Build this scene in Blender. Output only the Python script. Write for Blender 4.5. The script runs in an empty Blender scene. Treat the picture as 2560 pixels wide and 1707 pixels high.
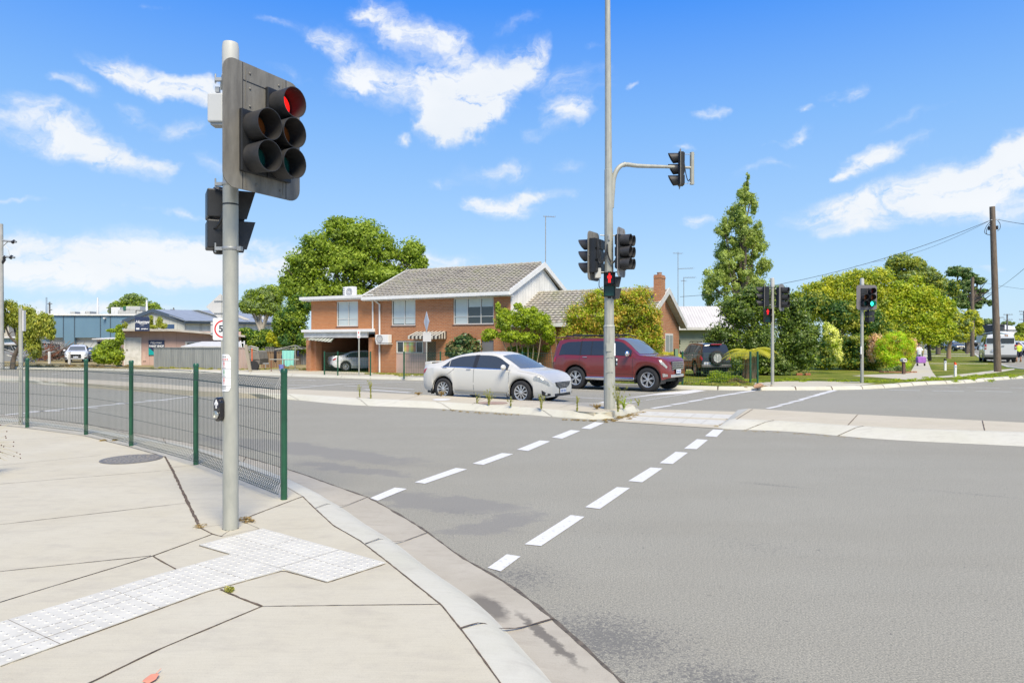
import bpy, bmesh, math, random
import numpy as np
from mathutils import Vector, Matrix

# ---------------------------------------------------------------- camera, sky, sun, exposure
C = bpy.context.scene.collection
SC = bpy.context.scene
F, CX, CY, CAMZ = 1706.67, 1280.0, 853.5, 1.72      # photo focal length and centre in its own pixels; eye height
camd = bpy.data.cameras.new("camera"); cam = bpy.data.objects.new("camera", camd); C.objects.link(cam)
cam.location = (0, 0, CAMZ); cam.rotation_euler = (math.radians(90), 0, 0)
camd.sensor_width = 36; camd.lens = 24.0; camd.clip_start = 0.05; camd.clip_end = 3000
SC.camera = cam
SC.view_settings.view_transform = 'Standard'; SC.view_settings.look = 'None'
SC.view_settings.gamma = 1; SC.view_settings.use_curve_mapping = False
SC.view_settings.exposure = EXPOSURE = 1.15
SKYK = 1/(2**EXPOSURE)/0.075
SUN_EL, SUN_AZ = math.radians(52), math.radians(160)   # azimuth clockwise from +Y: behind and to the right of the camera
SC.cycles.max_bounces = 6; SC.cycles.diffuse_bounces = 3; SC.cycles.glossy_bounces = 3
SC.cycles.transparent_max_bounces = 12; SC.cycles.transmission_bounces = 4
SC.cycles.use_denoising = True

class NT:
    """short node-tree writer"""
    def __init__(s, tree): s.t = tree; s.n = tree.nodes; s.l = tree.links
    def node(s, kind, **kw):
        nd = s.n.new(kind)
        ins = kw.pop('ins', {})
        for k, v in kw.items(): setattr(nd, k, v)
        for k, v in ins.items():
            if isinstance(v, bpy.types.NodeSocket): s.l.new(v, nd.inputs[k])
            else: nd.inputs[k].default_value = v
        return nd
    def math(s, op, a, b=0.0, c=None, clamp=False):
        nd = s.n.new('ShaderNodeMath'); nd.operation = op; nd.use_clamp = clamp
        for i, v in enumerate((a, b) if c is None else (a, b, c)):
            if isinstance(v, bpy.types.NodeSocket): s.l.new(v, nd.inputs[i])
            else: nd.inputs[i].default_value = v
        return nd.outputs[0]
    def mix(s, fac, a, b, blend='MIX'):
        nd = s.n.new('ShaderNodeMix'); nd.data_type = 'RGBA'; nd.blend_type = blend
        for k, v in ((0, fac), (6, a), (7, b)):
            if isinstance(v, bpy.types.NodeSocket): s.l.new(v, nd.inputs[k])
            else: nd.inputs[k].default_value = v if k == 0 else (*v[:3], 1)
        return nd.outputs[2]
    def ramp(s, fac, stops):
        nd = s.n.new('ShaderNodeValToRGB'); s.l.new(fac, nd.inputs[0])
        e = nd.color_ramp.elements
        while len(e) < len(stops): e.new(0.5)
        for el, (p, c) in zip(e, stops):
            el.position = p; el.color = (*c[:3], 1) if hasattr(c, '__len__') else (c, c, c, 1)
        return nd.outputs[0]
    def noise(s, vec, scale, detail=4, rough=0.55, dist=0.0):
        return s.node('ShaderNodeTexNoise', ins={'Vector': vec, 'Scale': scale, 'Detail': detail, 'Roughness': rough, 'Distortion': dist}).outputs[0]

world = bpy.data.worlds.new("World"); SC.world = world; world.use_nodes = True
world.cycles.sampling_method = 'MANUAL'; world.cycles.sample_map_resolution = 256
W_ = NT(world.node_tree); W_.n.clear()
sky = W_.node('ShaderNodeTexSky', sky_type='NISHITA', sun_disc=False, sun_elevation=SUN_EL, sun_rotation=SUN_AZ,
              air_density=1.0, dust_density=0.4, ozone_density=2.2, altitude=50)
hs = W_.node('ShaderNodeHueSaturation', ins={'Color': sky.outputs[0], 'Saturation': 1.15, 'Value': 1.0, 'Hue': 0.5})
tc = W_.node('ShaderNodeTexCoord')
sep = W_.node('ShaderNodeSeparateXYZ', ins={0: tc.outputs['Generated']})
az = W_.math('ARCTAN2', sep.outputs[0], sep.outputs[1]); el = W_.math('ARCSINE', sep.outputs[2])
ae = W_.node('ShaderNodeCombineXYZ', ins={0: az, 1: el, 2: 1.0}).outputs[0]
# wispy warp of the az/el field
wn = W_.node('ShaderNodeTexNoise', ins={'Vector': ae, 'Scale': 9.0, 'Detail': 5.0, 'Roughness': 0.6}).outputs[1]
wv = W_.node('ShaderNodeVectorMath', operation='SUBTRACT', ins={0: wn, 1: (0.5, 0.5, 0.5)}).outputs[0]
wv = W_.node('ShaderNodeVectorMath', operation='MULTIPLY', ins={0: wv, 1: (0.16, 0.07, 0.0)}).outputs[0]
aw = W_.node('ShaderNodeVectorMath', operation='ADD', ins={0: ae, 1: wv}).outputs[0]
# clouds of this sky: centre (photo px), half sizes (px), tilt (deg, up to the right), weight
CLOUDS = [
 (1010,75,110,55,-20,1.0),(920,20,55,40,20,.8),(870,120,80,50,0,.6),(960,200,140,60,-15,.9),(880,205,80,36,10,.9),(1120,95,75,40,-25,.9),
 (1150,235,150,95,15,1.35),(1110,320,90,50,0,1.1),(1230,210,110,70,40,1.1),(1330,160,55,70,50,1.0),(1360,115,40,30,0,.8),(1430,285,65,34,0,1.0),(1440,215,80,60,0,.45),
 (1150,280,150,80,18,.8),(1060,180,90,40,0,.5),(800,100,90,26,-20,.38),(1380,330,60,20,0,.4),(700,180,70,16,-15,.35),(1290,60,60,20,20,.3),(1250,430,120,30,0,.4),(1900,420,80,14,10,.35),(2250,300,90,14,8,.3),(560,420,80,22,-10,.4),
 (400,215,200,40,-10,1.1),(300,200,90,28,-15,.9),(490,240,90,40,0,.9),(160,215,80,26,-18,.6),(90,195,40,14,0,.4),
 (130,335,220,66,-12,1.35),(300,400,120,40,-12,1.0),(400,420,60,18,0,.6),(460,335,80,36,0,.55),(330,290,70,26,-15,.5),
 (120,650,380,75,-4,1.15),(420,650,220,70,-6,1.0),(640,655,260,55,0,1.0),(330,700,420,60,0,.8),(60,600,120,26,0,.5),(430,540,80,14,-4,.55),(650,600,80,26,0,.6),
 (900,680,260,50,0,.75),(80,765,260,24,0,1.0),(300,780,260,22,0,.9),(1100,655,150,30,0,.6),
 (1270,505,110,34,0,1.1),(1370,475,80,22,12,.85),(1190,500,50,22,0,.6),(1270,405,75,30,0,.6),(1110,450,60,20,0,.45),(985,350,32,22,0,.75),(1440,400,60,20,0,.35),
 (1740,545,34,20,0,.95),(1990,335,70,16,20,.8),(1790,262,40,14,0,.6),(1545,232,24,9,20,.6),(2110,222,60,16,10,.65),(2025,262,34,12,0,.55),(1730,358,52,11,14,.5),
 (2200,382,135,32,10,1.15),(2110,412,60,16,10,.8),(2300,475,290,66,8,1.35),(2060,520,160,46,0,1.1),(2480,430,170,66,12,1.2),(2530,365,90,46,10,1.1),(2140,570,140,28,3,.9),(2460,500,200,56,0,1.0),
 (2200,745,200,30,0,.2),(2420,655,50,10,0,.5),(700,50,60,12,-15,.35),(400,20,30,10,0,.3),(60,500,80,10,0,.4),(1500,120,30,14,0,.25)]
acc = None
for (px, py, rx, ry, tilt, wgt) in CLOUDS:
    a_ = math.atan((px-CX)/F); e_ = math.atan((CY-py)/F*math.cos(a_)); k = math.cos(a_)**2
    t_ = math.radians(tilt); sx, sy = rx/F*k*1.12, ry/F*(k**.5)*1.12
    ax, ay = (math.cos(t_)/sx, math.sin(t_)/sx), (-math.sin(t_)/sy, math.cos(t_)/sy)
    du, dv = [W_.node('ShaderNodeVectorMath', operation='DOT_PRODUCT', ins={0: aw, 1: (q_[0], q_[1], -(q_[0]*a_+q_[1]*e_))}).outputs['Value'] for q_ in (ax, ay)]
    ln = W_.math('SQRT', W_.math('MULTIPLY_ADD', du, du, W_.math('MULTIPLY', dv, dv)))
    v = W_.math('MULTIPLY_ADD', ln, -wgt, wgt); v.node.use_clamp = True
    acc = v if acc is None else W_.math('ADD', acc, v)
st = W_.node('ShaderNodeVectorMath', operation='MULTIPLY', ins={0: aw, 1: (1.0, 1.9, 1.0)}).outputs[0]
fb = W_.noise(st, 16, 5, 0.62, 0.6)
fine = W_.noise(st, 70, 3, 0.6)
acc = W_.math('MINIMUM', acc, 1.5)
dn = W_.math('MULTIPLY', acc, W_.math('MULTIPLY_ADD', W_.math('MULTIPLY_ADD', fine, 0.35, fb), 3.1, -1.08))
dens = W_.node('ShaderNodeMapRange', interpolation_type='SMOOTHSTEP', ins={0: dn, 1: 0.02, 2: 1.15, 3: 0.0, 4: 1.0}).outputs[0]
# general thin veil elsewhere and milky air near the horizon
veil = W_.node('ShaderNodeMapRange', ins={0: el, 1: 0.0, 2: 0.42, 3: 0.30, 4: 0.0}).outputs[0]
lum = W_.noise(st, 5, 3)
grad = W_.ramp(W_.math('MULTIPLY', el, 1.0), [(0.0, (.60,.80,.97)), (.07, (.52,.76,.99)), (.17, (.38,.64,1.0)), (.30, (.235,.51,1.0)), (.46, (.062,.31,1.0)), (1.0, (.03,.18,.72))])
gs = W_.node('ShaderNodeVectorMath', operation='MULTIPLY', ins={0: grad, 1: (SKYK,)*3}).outputs[0]
mixed = W_.mix(0.90, hs.outputs[0], gs)       # clear-sky model with the paler, milkier coastal colours of this afternoon
ccol = W_.mix(lum, (SKYK*.80, SKYK*.86, SKYK*.93), (SKYK*1.02, SKYK*1.03, SKYK*1.04))
col = W_.mix(W_.math('MULTIPLY', dens, 0.96), mixed, ccol)
bg = W_.node('ShaderNodeBackground', ins={0: col, 1: 0.075})
wo = W_.node('ShaderNodeOutputWorld', ins={0: bg.outputs[0]})

sd = bpy.data.lights.new("sun", 'SUN'); so = bpy.data.objects.new("sun", sd); C.objects.link(so)
sd.energy = 2.7; sd.angle = math.radians(26); sd.color = (1.0, 0.895, 0.70)
sdir = Vector((math.sin(SUN_AZ)*math.cos(SUN_EL), math.cos(SUN_AZ)*math.cos(SUN_EL), math.sin(SUN_EL)))
so.rotation_euler = sdir.to_track_quat('Z', 'Y').to_euler(); so.location = (30, -30, 60)

# ---------------------------------------------------------------- place finding
SLOPE, S0, S1 = 0.014, 20.0, 42.0
def G(Y): return -SLOPE*(min(max(Y, S0), S1)-S0)         # the road falls away gently beyond 20 m
def gp(px, py, dz=0.0):
    """ground point seen at a photo pixel, dz above the road surface"""
    a = (py-CY)/F
    Y = (CAMZ-dz)/max(a, 1e-5)
    if Y > S0:
        Y = (CAMZ-dz-SLOPE*S0)/max(a-SLOPE, 1e-6) if a > SLOPE else 1e9
        if Y > S1: Y = (CAMZ-dz+SLOPE*(S1-S0))/a
    return Vector(((px-CX)/F*Y, Y, G(Y)+dz))
def at(px, py, Y): return Vector(((px-CX)/F*Y, Y, CAMZ-(py-CY)/F*Y))
def D(x, y): return (x*1.08844, y*1.08844)

# ---------------------------------------------------------------- objects and tagging
def tag(o, label=None, cat=None, group=None, kind=None):
    if label: o['label'] = label
    if cat: o['category'] = cat
    if group: o['group'] = group
    if kind: o['kind'] = kind
    return o
def empty(name, loc=(0, 0, 0), rz=0.0, label=None, cat=None, group=None, scale=1.0):
    o = bpy.data.objects.new(name, None); C.objects.link(o); o.location = loc; o.rotation_euler = (0, 0, rz)
    o.scale = (scale,)*3; o.empty_display_size = 0.2
    return tag(o, label, cat, group)
def copy_tree(o, parent=None):
    c = o.copy(); C.objects.link(c)
    if parent: c.parent = parent
    for ch in list(o.children): copy_tree(ch, c)
    return c

SPLIT_NAMES = {'box_bracket', 'mounting_arm', 'arm_bracket', 'skylight_strip', 'rail', 'cable_glands', 'barge_board', 'barge_soffit', 'door_frame', 'carport_pillars', 'grille_bar', 'mud_flap', 'roof_bar', 'wall_joint', 'boots', 'shirt_cuff', 'border_brick', 'strut'}
class MB:
    def __init__(s): s.v = []; s.f = []; s.m = []
    def add(s, vs, fs, m=0):
        b = len(s.v); s.v += [tuple(p) for p in vs]
        for f in fs: s.f.append(tuple(b+i for i in f)); s.m.append(m)
        return s
    def quad(s, *pts, m=0): return s.add(pts, [tuple(range(len(pts)))], m)
    def box(s, c, size, rz=0.0, m=0, rot=None):
        R = rot if rot is not None else Matrix.Rotation(rz, 3, 'Z'); c = Vector(c)
        vs = [c+R@Vector((x*size[0]/2, y*size[1]/2, z*size[2]/2)) for z in (-1, 1) for x, y in ((-1,-1),(1,-1),(1,1),(-1,1))]
        return s.add(vs, [(3,2,1,0),(4,5,6,7),(0,1,5,4),(1,2,6,5),(2,3,7,6),(3,0,4,7)], m)
    def b2(s, p, q, m=0):
        c = [(p[i]+q[i])/2 for i in range(3)]; return s.box(c, [abs(q[i]-p[i]) for i in range(3)], m=m)
    def prism(s, poly, ext, m=0):
        """closed polygon (3-D points) pushed along ext"""
        n = len(poly); e = Vector(ext); a = [Vector(p) for p in poly]
        return s.add(a+[p+e for p in a], [tuple(range(n))[::-1], tuple(range(n, 2*n))]+[(i, (i+1) % n, (i+1) % n+n, i+n) for i in range(n)], m)
    def tube(s, pts, r, n=8, cap=True, m=0):
        pts = [Vector(p) for p in pts]; k = len(pts)
        rs = r if hasattr(r, '__len__') else [r]*k
        t0 = (pts[1]-pts[0]).normalized(); u = t0.orthogonal().normalized(); vs = []
        for i, p in enumerate(pts):
            t = (pts[min(i+1, k-1)]-pts[max(i-1, 0)])
            t = t.normalized() if t.length > 1e-9 else t0
            u = (u-t*u.dot(t)); u = u.normalized() if u.length > 1e-6 else t.orthogonal().normalized(); w = t.cross(u)
            for j in range(n):
                a = 2*math.pi*j/n+math.pi/n; vs.append(p+(u*math.cos(a)+w*math.sin(a))*rs[i])
        fs = [(i*n+j, i*n+(j+1) % n, (i+1)*n+(j+1) % n, (i+1)*n+j) for i in range(k-1) for j in range(n)]
        if cap: fs += [tuple(range(n))[::-1], tuple((k-1)*n+j for j in range(n))]
        return s.add(vs, fs, m)
    def lathe(s, prof, c=(0, 0, 0), axis='Z', n=24, m=0, cap=True):
        c = Vector(c); vs = []
        for (r, h) in prof:
            for j in range(n):
                a = 2*math.pi*j/n; x, y = r*math.cos(a), r*math.sin(a)
                vs.append(c+Vector({'Z': (x, y, h), 'Y': (x, h, y), 'X': (h, x, y)}[axis]))
        k = len(prof); fs = [(i*n+j, i*n+(j+1) % n, (i+1)*n+(j+1) % n, (i+1)*n+j) for i in range(k-1) for j in range(n)]
        if cap: fs += [tuple(range(n))[::-1], tuple((k-1)*n+j for j in range(n))]
        return s.add(vs, fs, m)
    def ball(s, c, r, n=12, k=8, m=0):
        r = r if hasattr(r, '__len__') else (r, r, r); vs = []; c = Vector(c)
        for i in range(1, k):
            th = math.pi*i/k
            for j in range(n):
                a = 2*math.pi*j/n; vs.append(c+Vector((r[0]*math.sin(th)*math.cos(a), r[1]*math.sin(th)*math.sin(a), r[2]*math.cos(th))))
        vs += [c+Vector((0, 0, r[2])), c-Vector((0, 0, r[2]))]; t, b = len(vs)-2, len(vs)-1
        fs = [(i*n+j, (i+1)*n+j, (i+1)*n+(j+1) % n, i*n+(j+1) % n) for i in range(k-2) for j in range(n)]
        fs += [(t, j, (j+1) % n) for j in range(n)]+[((k-2)*n+(j+1) % n, (k-2)*n+j, b) for j in range(n)]
        return s.add(vs, fs, m)
    def islands(s):
        par = list(range(len(s.v)))
        def find(a):
            while par[a] != a: par[a] = par[par[a]]; a = par[a]
            return a
        for f in s.f:
            for q in f[1:]: par[find(q)] = find(f[0])
        g = {}
        for f, m_ in zip(s.f, s.m): g.setdefault(find(f[0]), []).append((f, m_))
        out = []
        for fs in g.values():
            idx = sorted({i for f, _ in fs for i in f}); mp = {i: k for k, i in enumerate(idx)}; n = MB(); n.v = [s.v[i] for i in idx]; n.f = [tuple(mp[i] for i in f) for f, _ in fs]; n.m = [m_ for _, m_ in fs]; out.append(n)
        return out
    def build(s, name, mats, parent=None, smooth=False, bevel=0.0, fix=True, loc=None, rz=0.0):
        if name in SPLIT_NAMES:
            isl = s.islands()
            if len(isl) > 1: return [n.build(name, mats, parent, smooth, bevel, fix, loc, rz) for n in isl if len(n.f)][0]
        me = bpy.data.meshes.new(name); me.from_pydata([tuple(p) for p in s.v], [], s.f)
        for mm in (mats if isinstance(mats, (list, tuple)) else [mats]): me.materials.append(mm)
        if any(s.m): me.polygons.foreach_set('material_index', s.m)
        me.validate()
        if fix:
            bm = bmesh.new(); bm.from_mesh(me); bmesh.ops.recalc_face_normals(bm, faces=bm.faces); bm.to_mesh(me); bm.free()
        if smooth:
            me.polygons.foreach_set('use_smooth', [True]*len(me.polygons)); me.set_sharp_from_angle(angle=math.radians(smooth if smooth is not True else 40))
        me.update()
        o = bpy.data.objects.new(name, me); C.objects.link(o)
        if parent is not None: o.parent = parent
        if loc is not None: o.location = loc
        o.rotation_euler[2] = rz
        if bevel:
            b = o.modifiers.new('bevel', 'BEVEL'); b.width = bevel; b.segments = 2; b.limit_method = 'ANGLE'
        return o

# ---------------------------------------------------------------- materials
MATS = {}
def mat(name, col, rough=0.7, metal=0.0, var=0.0, scale=3.0, bump=0.0, bscale=40.0, col2=None, spec=0.5, emit=None, estr=1.0, coat=0.0, stretch=(1,1,1), alpha=1.0, thr=(.35,.65)):
    if name in MATS: return MATS[name]
    m = bpy.data.materials.new(name); m.use_nodes = True; T = NT(m.node_tree); T.n.clear()
    geo = T.node('ShaderNodeTexCoord')
    vec = T.node('ShaderNodeMapping', ins={'Vector': geo.outputs['Object'], 'Scale': stretch}).outputs[0]
    p = T.node('ShaderNodeBsdfPrincipled'); p.inputs['Roughness'].default_value = rough; p.inputs['Metallic'].default_value = metal
    p.inputs['Specular IOR Level'].default_value = spec; p.inputs['Coat Weight'].default_value = coat; p.inputs['Coat Roughness'].default_value = 0.05
    p.inputs['Base Color'].default_value = (*col, 1)
    if var or col2:
        n = T.noise(vec, scale, 6, 0.6)
        c2 = col2 or tuple(c*(1-var) for c in col); c1 = col if col2 else tuple(min(1, c*(1+var*.6)) for c in col)
        T.l.new(T.ramp(n, [(thr[0], c2), (thr[1], c1)]), p.inputs['Base Color'])
    if bump:
        n2 = T.noise(vec, bscale, 4, 0.6)
        b = T.node('ShaderNodeBump', ins={'Strength': min(1, bump), 'Distance': 0.02, 'Height': n2}); T.l.new(b.outputs[0], p.inputs['Normal'])
    if emit: p.inputs['Emission Color'].default_value = (*emit, 1); p.inputs['Emission Strength'].default_value = estr
    if alpha < 1: p.inputs['Alpha'].default_value = alpha
    o = T.node('ShaderNodeOutputMaterial', ins={0: p.outputs[0]})
    MATS[name] = m; return m

def brick_mat(name, c1, c2, mortar, scale=1.0, frame=None):
    m = bpy.data.materials.new(name); m.use_nodes = True; T = NT(m.node_tree); T.n.clear()
    tc = T.node('ShaderNodeTexCoord'); s = T.node('ShaderNodeSeparateXYZ', ins={0: tc.outputs['Object']})
    v = T.node('ShaderNodeCombineXYZ', ins={0: T.math('ADD', s.outputs[0], s.outputs[1]), 1: s.outputs[2], 2: 0.0}).outputs[0]
    bt = T.node('ShaderNodeTexBrick', ins={'Vector': v, 'Color1': (*c1, 1), 'Color2': (*c2, 1), 'Mortar': (*mortar, 1), 'Scale': scale,
         'Mortar Size': 0.009, 'Mortar Smooth': 0.2, 'Bias': -0.1, 'Brick Width': 0.24, 'Row Height': 0.086})
    n = T.noise(tc.outputs['Object'], 0.7, 5); nf = T.noise(v, 14, 3)
    c = T.mix(0.55, bt.outputs[0], T.ramp(n, [(.3, (.78,.76,.74)), (.7, (1,1,1))]), 'MULTIPLY')
    c = T.mix(0.5, c, T.ramp(nf, [(.3, (.68,.64,.62)), (.65, (1,1,1))]), 'MULTIPLY')
    p = T.node('ShaderNodeBsdfPrincipled', ins={'Base Color': c, 'Roughness': 0.85})
    b = T.node('ShaderNodeBump', ins={'Strength': 0.5, 'Distance': 0.01, 'Height': T.math('SUBTRACT', 1.0, bt.outputs[1])}); T.l.new(b.outputs[0], p.inputs['Normal'])
    T.node('ShaderNodeOutputMaterial', ins={0: p.outputs[0]}); return m

def stripe_mat(name, c1, c2, period, duty=0.5, axis=0, rough=0.7, bump=0.0):
    """alternating bands along an object axis (battens, corrugation, awning cloth)"""
    m = bpy.data.materials.new(name); m.use_nodes = True; T = NT(m.node_tree); T.n.clear()
    tc = T.node('ShaderNodeTexCoord'); s = T.node('ShaderNodeSeparateXYZ', ins={0: tc.outputs['Object']})
    fr = T.math('FRACT', T.math('DIVIDE', s.outputs[axis], period))
    k = T.math('GREATER_THAN', fr, duty)
    n = T.noise(tc.outputs['Object'], 1.3, 5)
    c = T.mix(k, c1, c2); c = T.mix(0.35, c, T.ramp(n, [(.35, (.6,.6,.6)), (.65, (1,1,1))]), 'MULTIPLY')
    p = T.node('ShaderNodeBsdfPrincipled', ins={'Base Color': c, 'Roughness': rough})
    if bump:
        tri = T.math('PINGPONG', fr, 0.5)
        b = T.node('ShaderNodeBump', ins={'Strength': bump, 'Distance': 0.03, 'Height': tri}); T.l.new(b.outputs[0], p.inputs['Normal'])
    T.node('ShaderNodeOutputMaterial', ins={0: p.outputs[0]}); return m

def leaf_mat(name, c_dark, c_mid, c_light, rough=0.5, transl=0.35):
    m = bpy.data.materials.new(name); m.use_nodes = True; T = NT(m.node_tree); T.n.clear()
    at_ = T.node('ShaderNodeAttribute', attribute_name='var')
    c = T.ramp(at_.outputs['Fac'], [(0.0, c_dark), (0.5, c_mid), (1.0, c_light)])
    p = T.node('ShaderNodeBsdfPrincipled', ins={'Base Color': c, 'Roughness': rough}); p.inputs['Specular IOR Level'].default_value = 0.35
    tcol = T.mix(0.6, c, (1.0, 1.0, 0.35), 'MULTIPLY')
    tr = T.node('ShaderNodeBsdfTranslucent', ins={0: T.mix(1.0, tcol, (1.6, 1.7, 1.0), 'MULTIPLY')})
    mx = T.node('ShaderNodeMixShader', ins={0: transl, 1: p.outputs[0], 2: tr.outputs[0]})
    T.node('ShaderNodeOutputMaterial', ins={0: mx.outputs[0]}); return m
def glass_mat(name, col=(0.03, 0.035, 0.04), rough=0.04):
    return mat(name, col, rough, spec=0.9)

M = {}
M['galv'] = mat('galvanised steel', (.41,.41,.355), .55, .12, var=.28, scale=9, col2=(.32,.325,.285), stretch=(1,1,.35), bump=.06, bscale=60)
M['galv_dark'] = mat('weathered steel', (.36,.37,.36), .5, .4, var=.2, scale=6)
M['cap'] = mat('pole cap plastic', (.50,.50,.46), .5)
M['green'] = mat('green powder coat', (.016,.088,.045), .35, var=.2, scale=8)
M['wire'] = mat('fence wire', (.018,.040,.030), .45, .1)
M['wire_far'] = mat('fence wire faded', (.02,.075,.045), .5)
M['board'] = mat('weathered signal board', (.118,.110,.094), .62, col2=(.205,.195,.170), scale=6.5, bump=.15, bscale=18, stretch=(1.6,1,.4), thr=(.38,.72))
M['black'] = mat('black housing', (.018,.019,.021), .45, var=.3, scale=5)
M['visor'] = mat('visor plastic', (.034,.033,.033), .55, var=.35, scale=7, bump=.05)
M['lens_red'] = mat('lens red off', (.12,.012,.008), .25); M['lens_amber'] = mat('lens amber off', (.22,.062,.012), .25); M['lens_green'] = mat('lens green off', (.006,.075,.06), .25)
M['lit_red'] = mat('lit red', (.6,.01,.01), .3, emit=(1,.015,.012), estr=.6)
M['lit_green'] = mat('lit green', (.02,.5,.3), .3, emit=(.03,1,.62), estr=1.5)
M['white'] = mat('white paint', (.72,.72,.70), .5, var=.06, scale=2)
M['white_old'] = mat('weathered white paint', (.66,.65,.62), .6, col2=(.50,.49,.45), scale=2.5)
M['alu'] = mat('aluminium sheet', (.52,.53,.54), .45, .5, var=.1)
M['signback'] = mat('sign back grey', (.56,.55,.53), .55, .1, var=.06)
M['signwhite'] = mat('sign face white', (.78,.78,.77), .4)
M['red'] = mat('sign red', (.60,.035,.03), .4); M['ink'] = mat('sign black', (.02,.02,.025), .5)
M['navy'] = mat('sign navy', (.022,.035,.085), .45); M['teal'] = mat('sign teal', (.0,.33,.33), .45)
M['signgreen'] = mat('sign green', (.01,.25,.07), .5)
M['rubber'] = mat('tyre rubber', (.022,.022,.023), .8, bump=.1)
M['darkglass'] = glass_mat('dark glass', (.022,.026,.030))
M['chrome'] = mat('chrome', (.75,.75,.76), .12, .95)
M['rim'] = mat('alloy rim', (.60,.61,.62), .28, .6)
M['blackplastic'] = mat('black plastic', (.022,.022,.024), .5)
M['taillight'] = mat('tail light red', (.38,.015,.015), .15, coat=.5); M['headlight'] = mat('head lamp', (.50,.48,.40), .12, .3, coat=1, var=.35, scale=14)
M['plate'] = mat('number plate', (.70,.72,.74), .4); M['plateink'] = mat('plate blue', (.05,.12,.35), .5)
M['wood'] = mat('weathered wood', (.20,.155,.115), .8, col2=(.115,.085,.06), scale=6, stretch=(4,4,.4), bump=.4, bscale=25)
M['bark'] = mat('bark', (.15,.12,.095), .9, col2=(.075,.06,.048), scale=5, bump=.5, bscale=20)
M['concrete'] = None
# ---------------------------------------------------------------- ground materials
def concrete_mat(name, c1, c2, dark=(.30,.27,.23), speck=.5, stain=None):
    m = bpy.data.materials.new(name); m.use_nodes = True; T = NT(m.node_tree); T.n.clear()
    v = T.node('ShaderNodeTexCoord').outputs['Object']
    a = T.noise(v, 0.9, 6, .6); b = T.noise(v, 7, 5, .65); f = T.noise(v, 140, 3, .7)
    st = T.node('ShaderNodeMapping', ins={'Vector': v, 'Rotation': (0,0,.5), 'Scale': (1,3.5,1)}).outputs[0]; g = T.noise(st, 2.2, 5, .6, .4)
    c = T.mix(T.ramp(a, [(.35, 0), (.65, 1)]), c1, c2)
    c = T.mix(T.math('MULTIPLY', T.ramp(g, [(.52, 0), (.78, 1)]), .30), c, dark)
    c = T.mix(T.math('MULTIPLY', T.ramp(b, [(.5, 0), (.78, 1)]), .22), c, dark)
    br = T.node('ShaderNodeMapping', ins={'Vector': v, 'Rotation': (0,0,-.35), 'Scale': (2.5,60,1)}).outputs[0]; bn = T.noise(br, 2.0, 3, .6); c = T.mix(.35, c, T.ramp(bn, [(.3, (.90,.90,.89)), (.6, (1.06,1.06,1.06))]), 'MULTIPLY')
    sp_ = T.noise(v, 55, 4, .8); c = T.mix(T.math('MULTIPLY', T.ramp(sp_, [(.66, 0), (.72, 1)]), .35), c, (.16,.13,.10))
    c = T.mix(speck*.5, c, T.ramp(f, [(.30, (.50,.48,.45)), (.5, (1,1,1))]), 'MULTIPLY')
    if stain:
        wv_ = T.node('ShaderNodeTexNoise', ins={'Vector': v, 'Scale': 9.0, 'Detail': 6.0, 'Roughness': .7}).outputs[1]
        vv = T.node('ShaderNodeVectorMath', operation='MULTIPLY_ADD', ins={0: wv_, 1: (.16,.16,0), 2: v}).outputs[0]; sk_ = None
        for (x_, y_, rx_, ry_, an) in stain:
            mp_ = T.node('ShaderNodeMapping', vector_type='TEXTURE', ins={'Vector': vv, 'Location': (x_+.08,y_+.08,0), 'Rotation': (0,0,an), 'Scale': (rx_,ry_,50)}).outputs[0]
            q_ = T.math('SUBTRACT', 1.0, T.node('ShaderNodeVectorMath', operation='LENGTH', ins={0: mp_}).outputs['Value'], clamp=True); sk_ = q_ if sk_ is None else T.math('MAXIMUM', sk_, q_)
        c = T.mix(T.ramp(sk_, [(.05, 0), (.45, .75)]), c, (.085,.075,.062))
    p = T.node('ShaderNodeBsdfPrincipled', ins={'Base Color': c, 'Roughness': .88})
    bm_ = T.node('ShaderNodeBump', ins={'Strength': .25, 'Distance': .004, 'Height': f}); T.l.new(bm_.outputs[0], p.inputs['Normal'])
    T.node('ShaderNodeOutputMaterial', ins={0: p.outputs[0]}); return m
GS = gp(1222, 1518, .01); gd_ = gp(1262, 1556, .01)-GS; GA = math.atan2(gd_.y, gd_.x)
M['path'] = concrete_mat('footpath concrete', (.48,.44,.33), (.51,.475,.37))
M['kerb'] = concrete_mat('kerb concrete', (.50,.485,.39), (.535,.52,.44), speck=.35)
M['channel'] = concrete_mat('gutter concrete', (.375,.34,.265), (.44,.405,.325), dark=(.22,.18,.14), stain=[(GS.x, GS.y, .30, .12, GA), (GS.x+.35, GS.y-.45, .5, .05, GA)])
M['median'] = concrete_mat('median concrete', (.475,.425,.31), (.505,.455,.345))
M['joint'] = mat('joint dirt', (.16,.115,.075), .95, col2=(.06,.045,.033), scale=30)
M['edge'] = mat('road edge dirt', (.15,.125,.095), .95, col2=(.06,.052,.042), scale=22)
M['tactile'] = mat('tactile white', (.575,.555,.475), .6, var=.10, scale=6)
M['dots'] = mat('tactile dots relief tint', (.60,.58,.50), .5, var=.05)  # dots tinted paler than the panel, standing in for the shading between them
M['paint'] = mat('road paint', (.66,.655,.62), .65, col2=(.47,.46,.42), scale=28, thr=(.30,.44), bump=.3)

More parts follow.
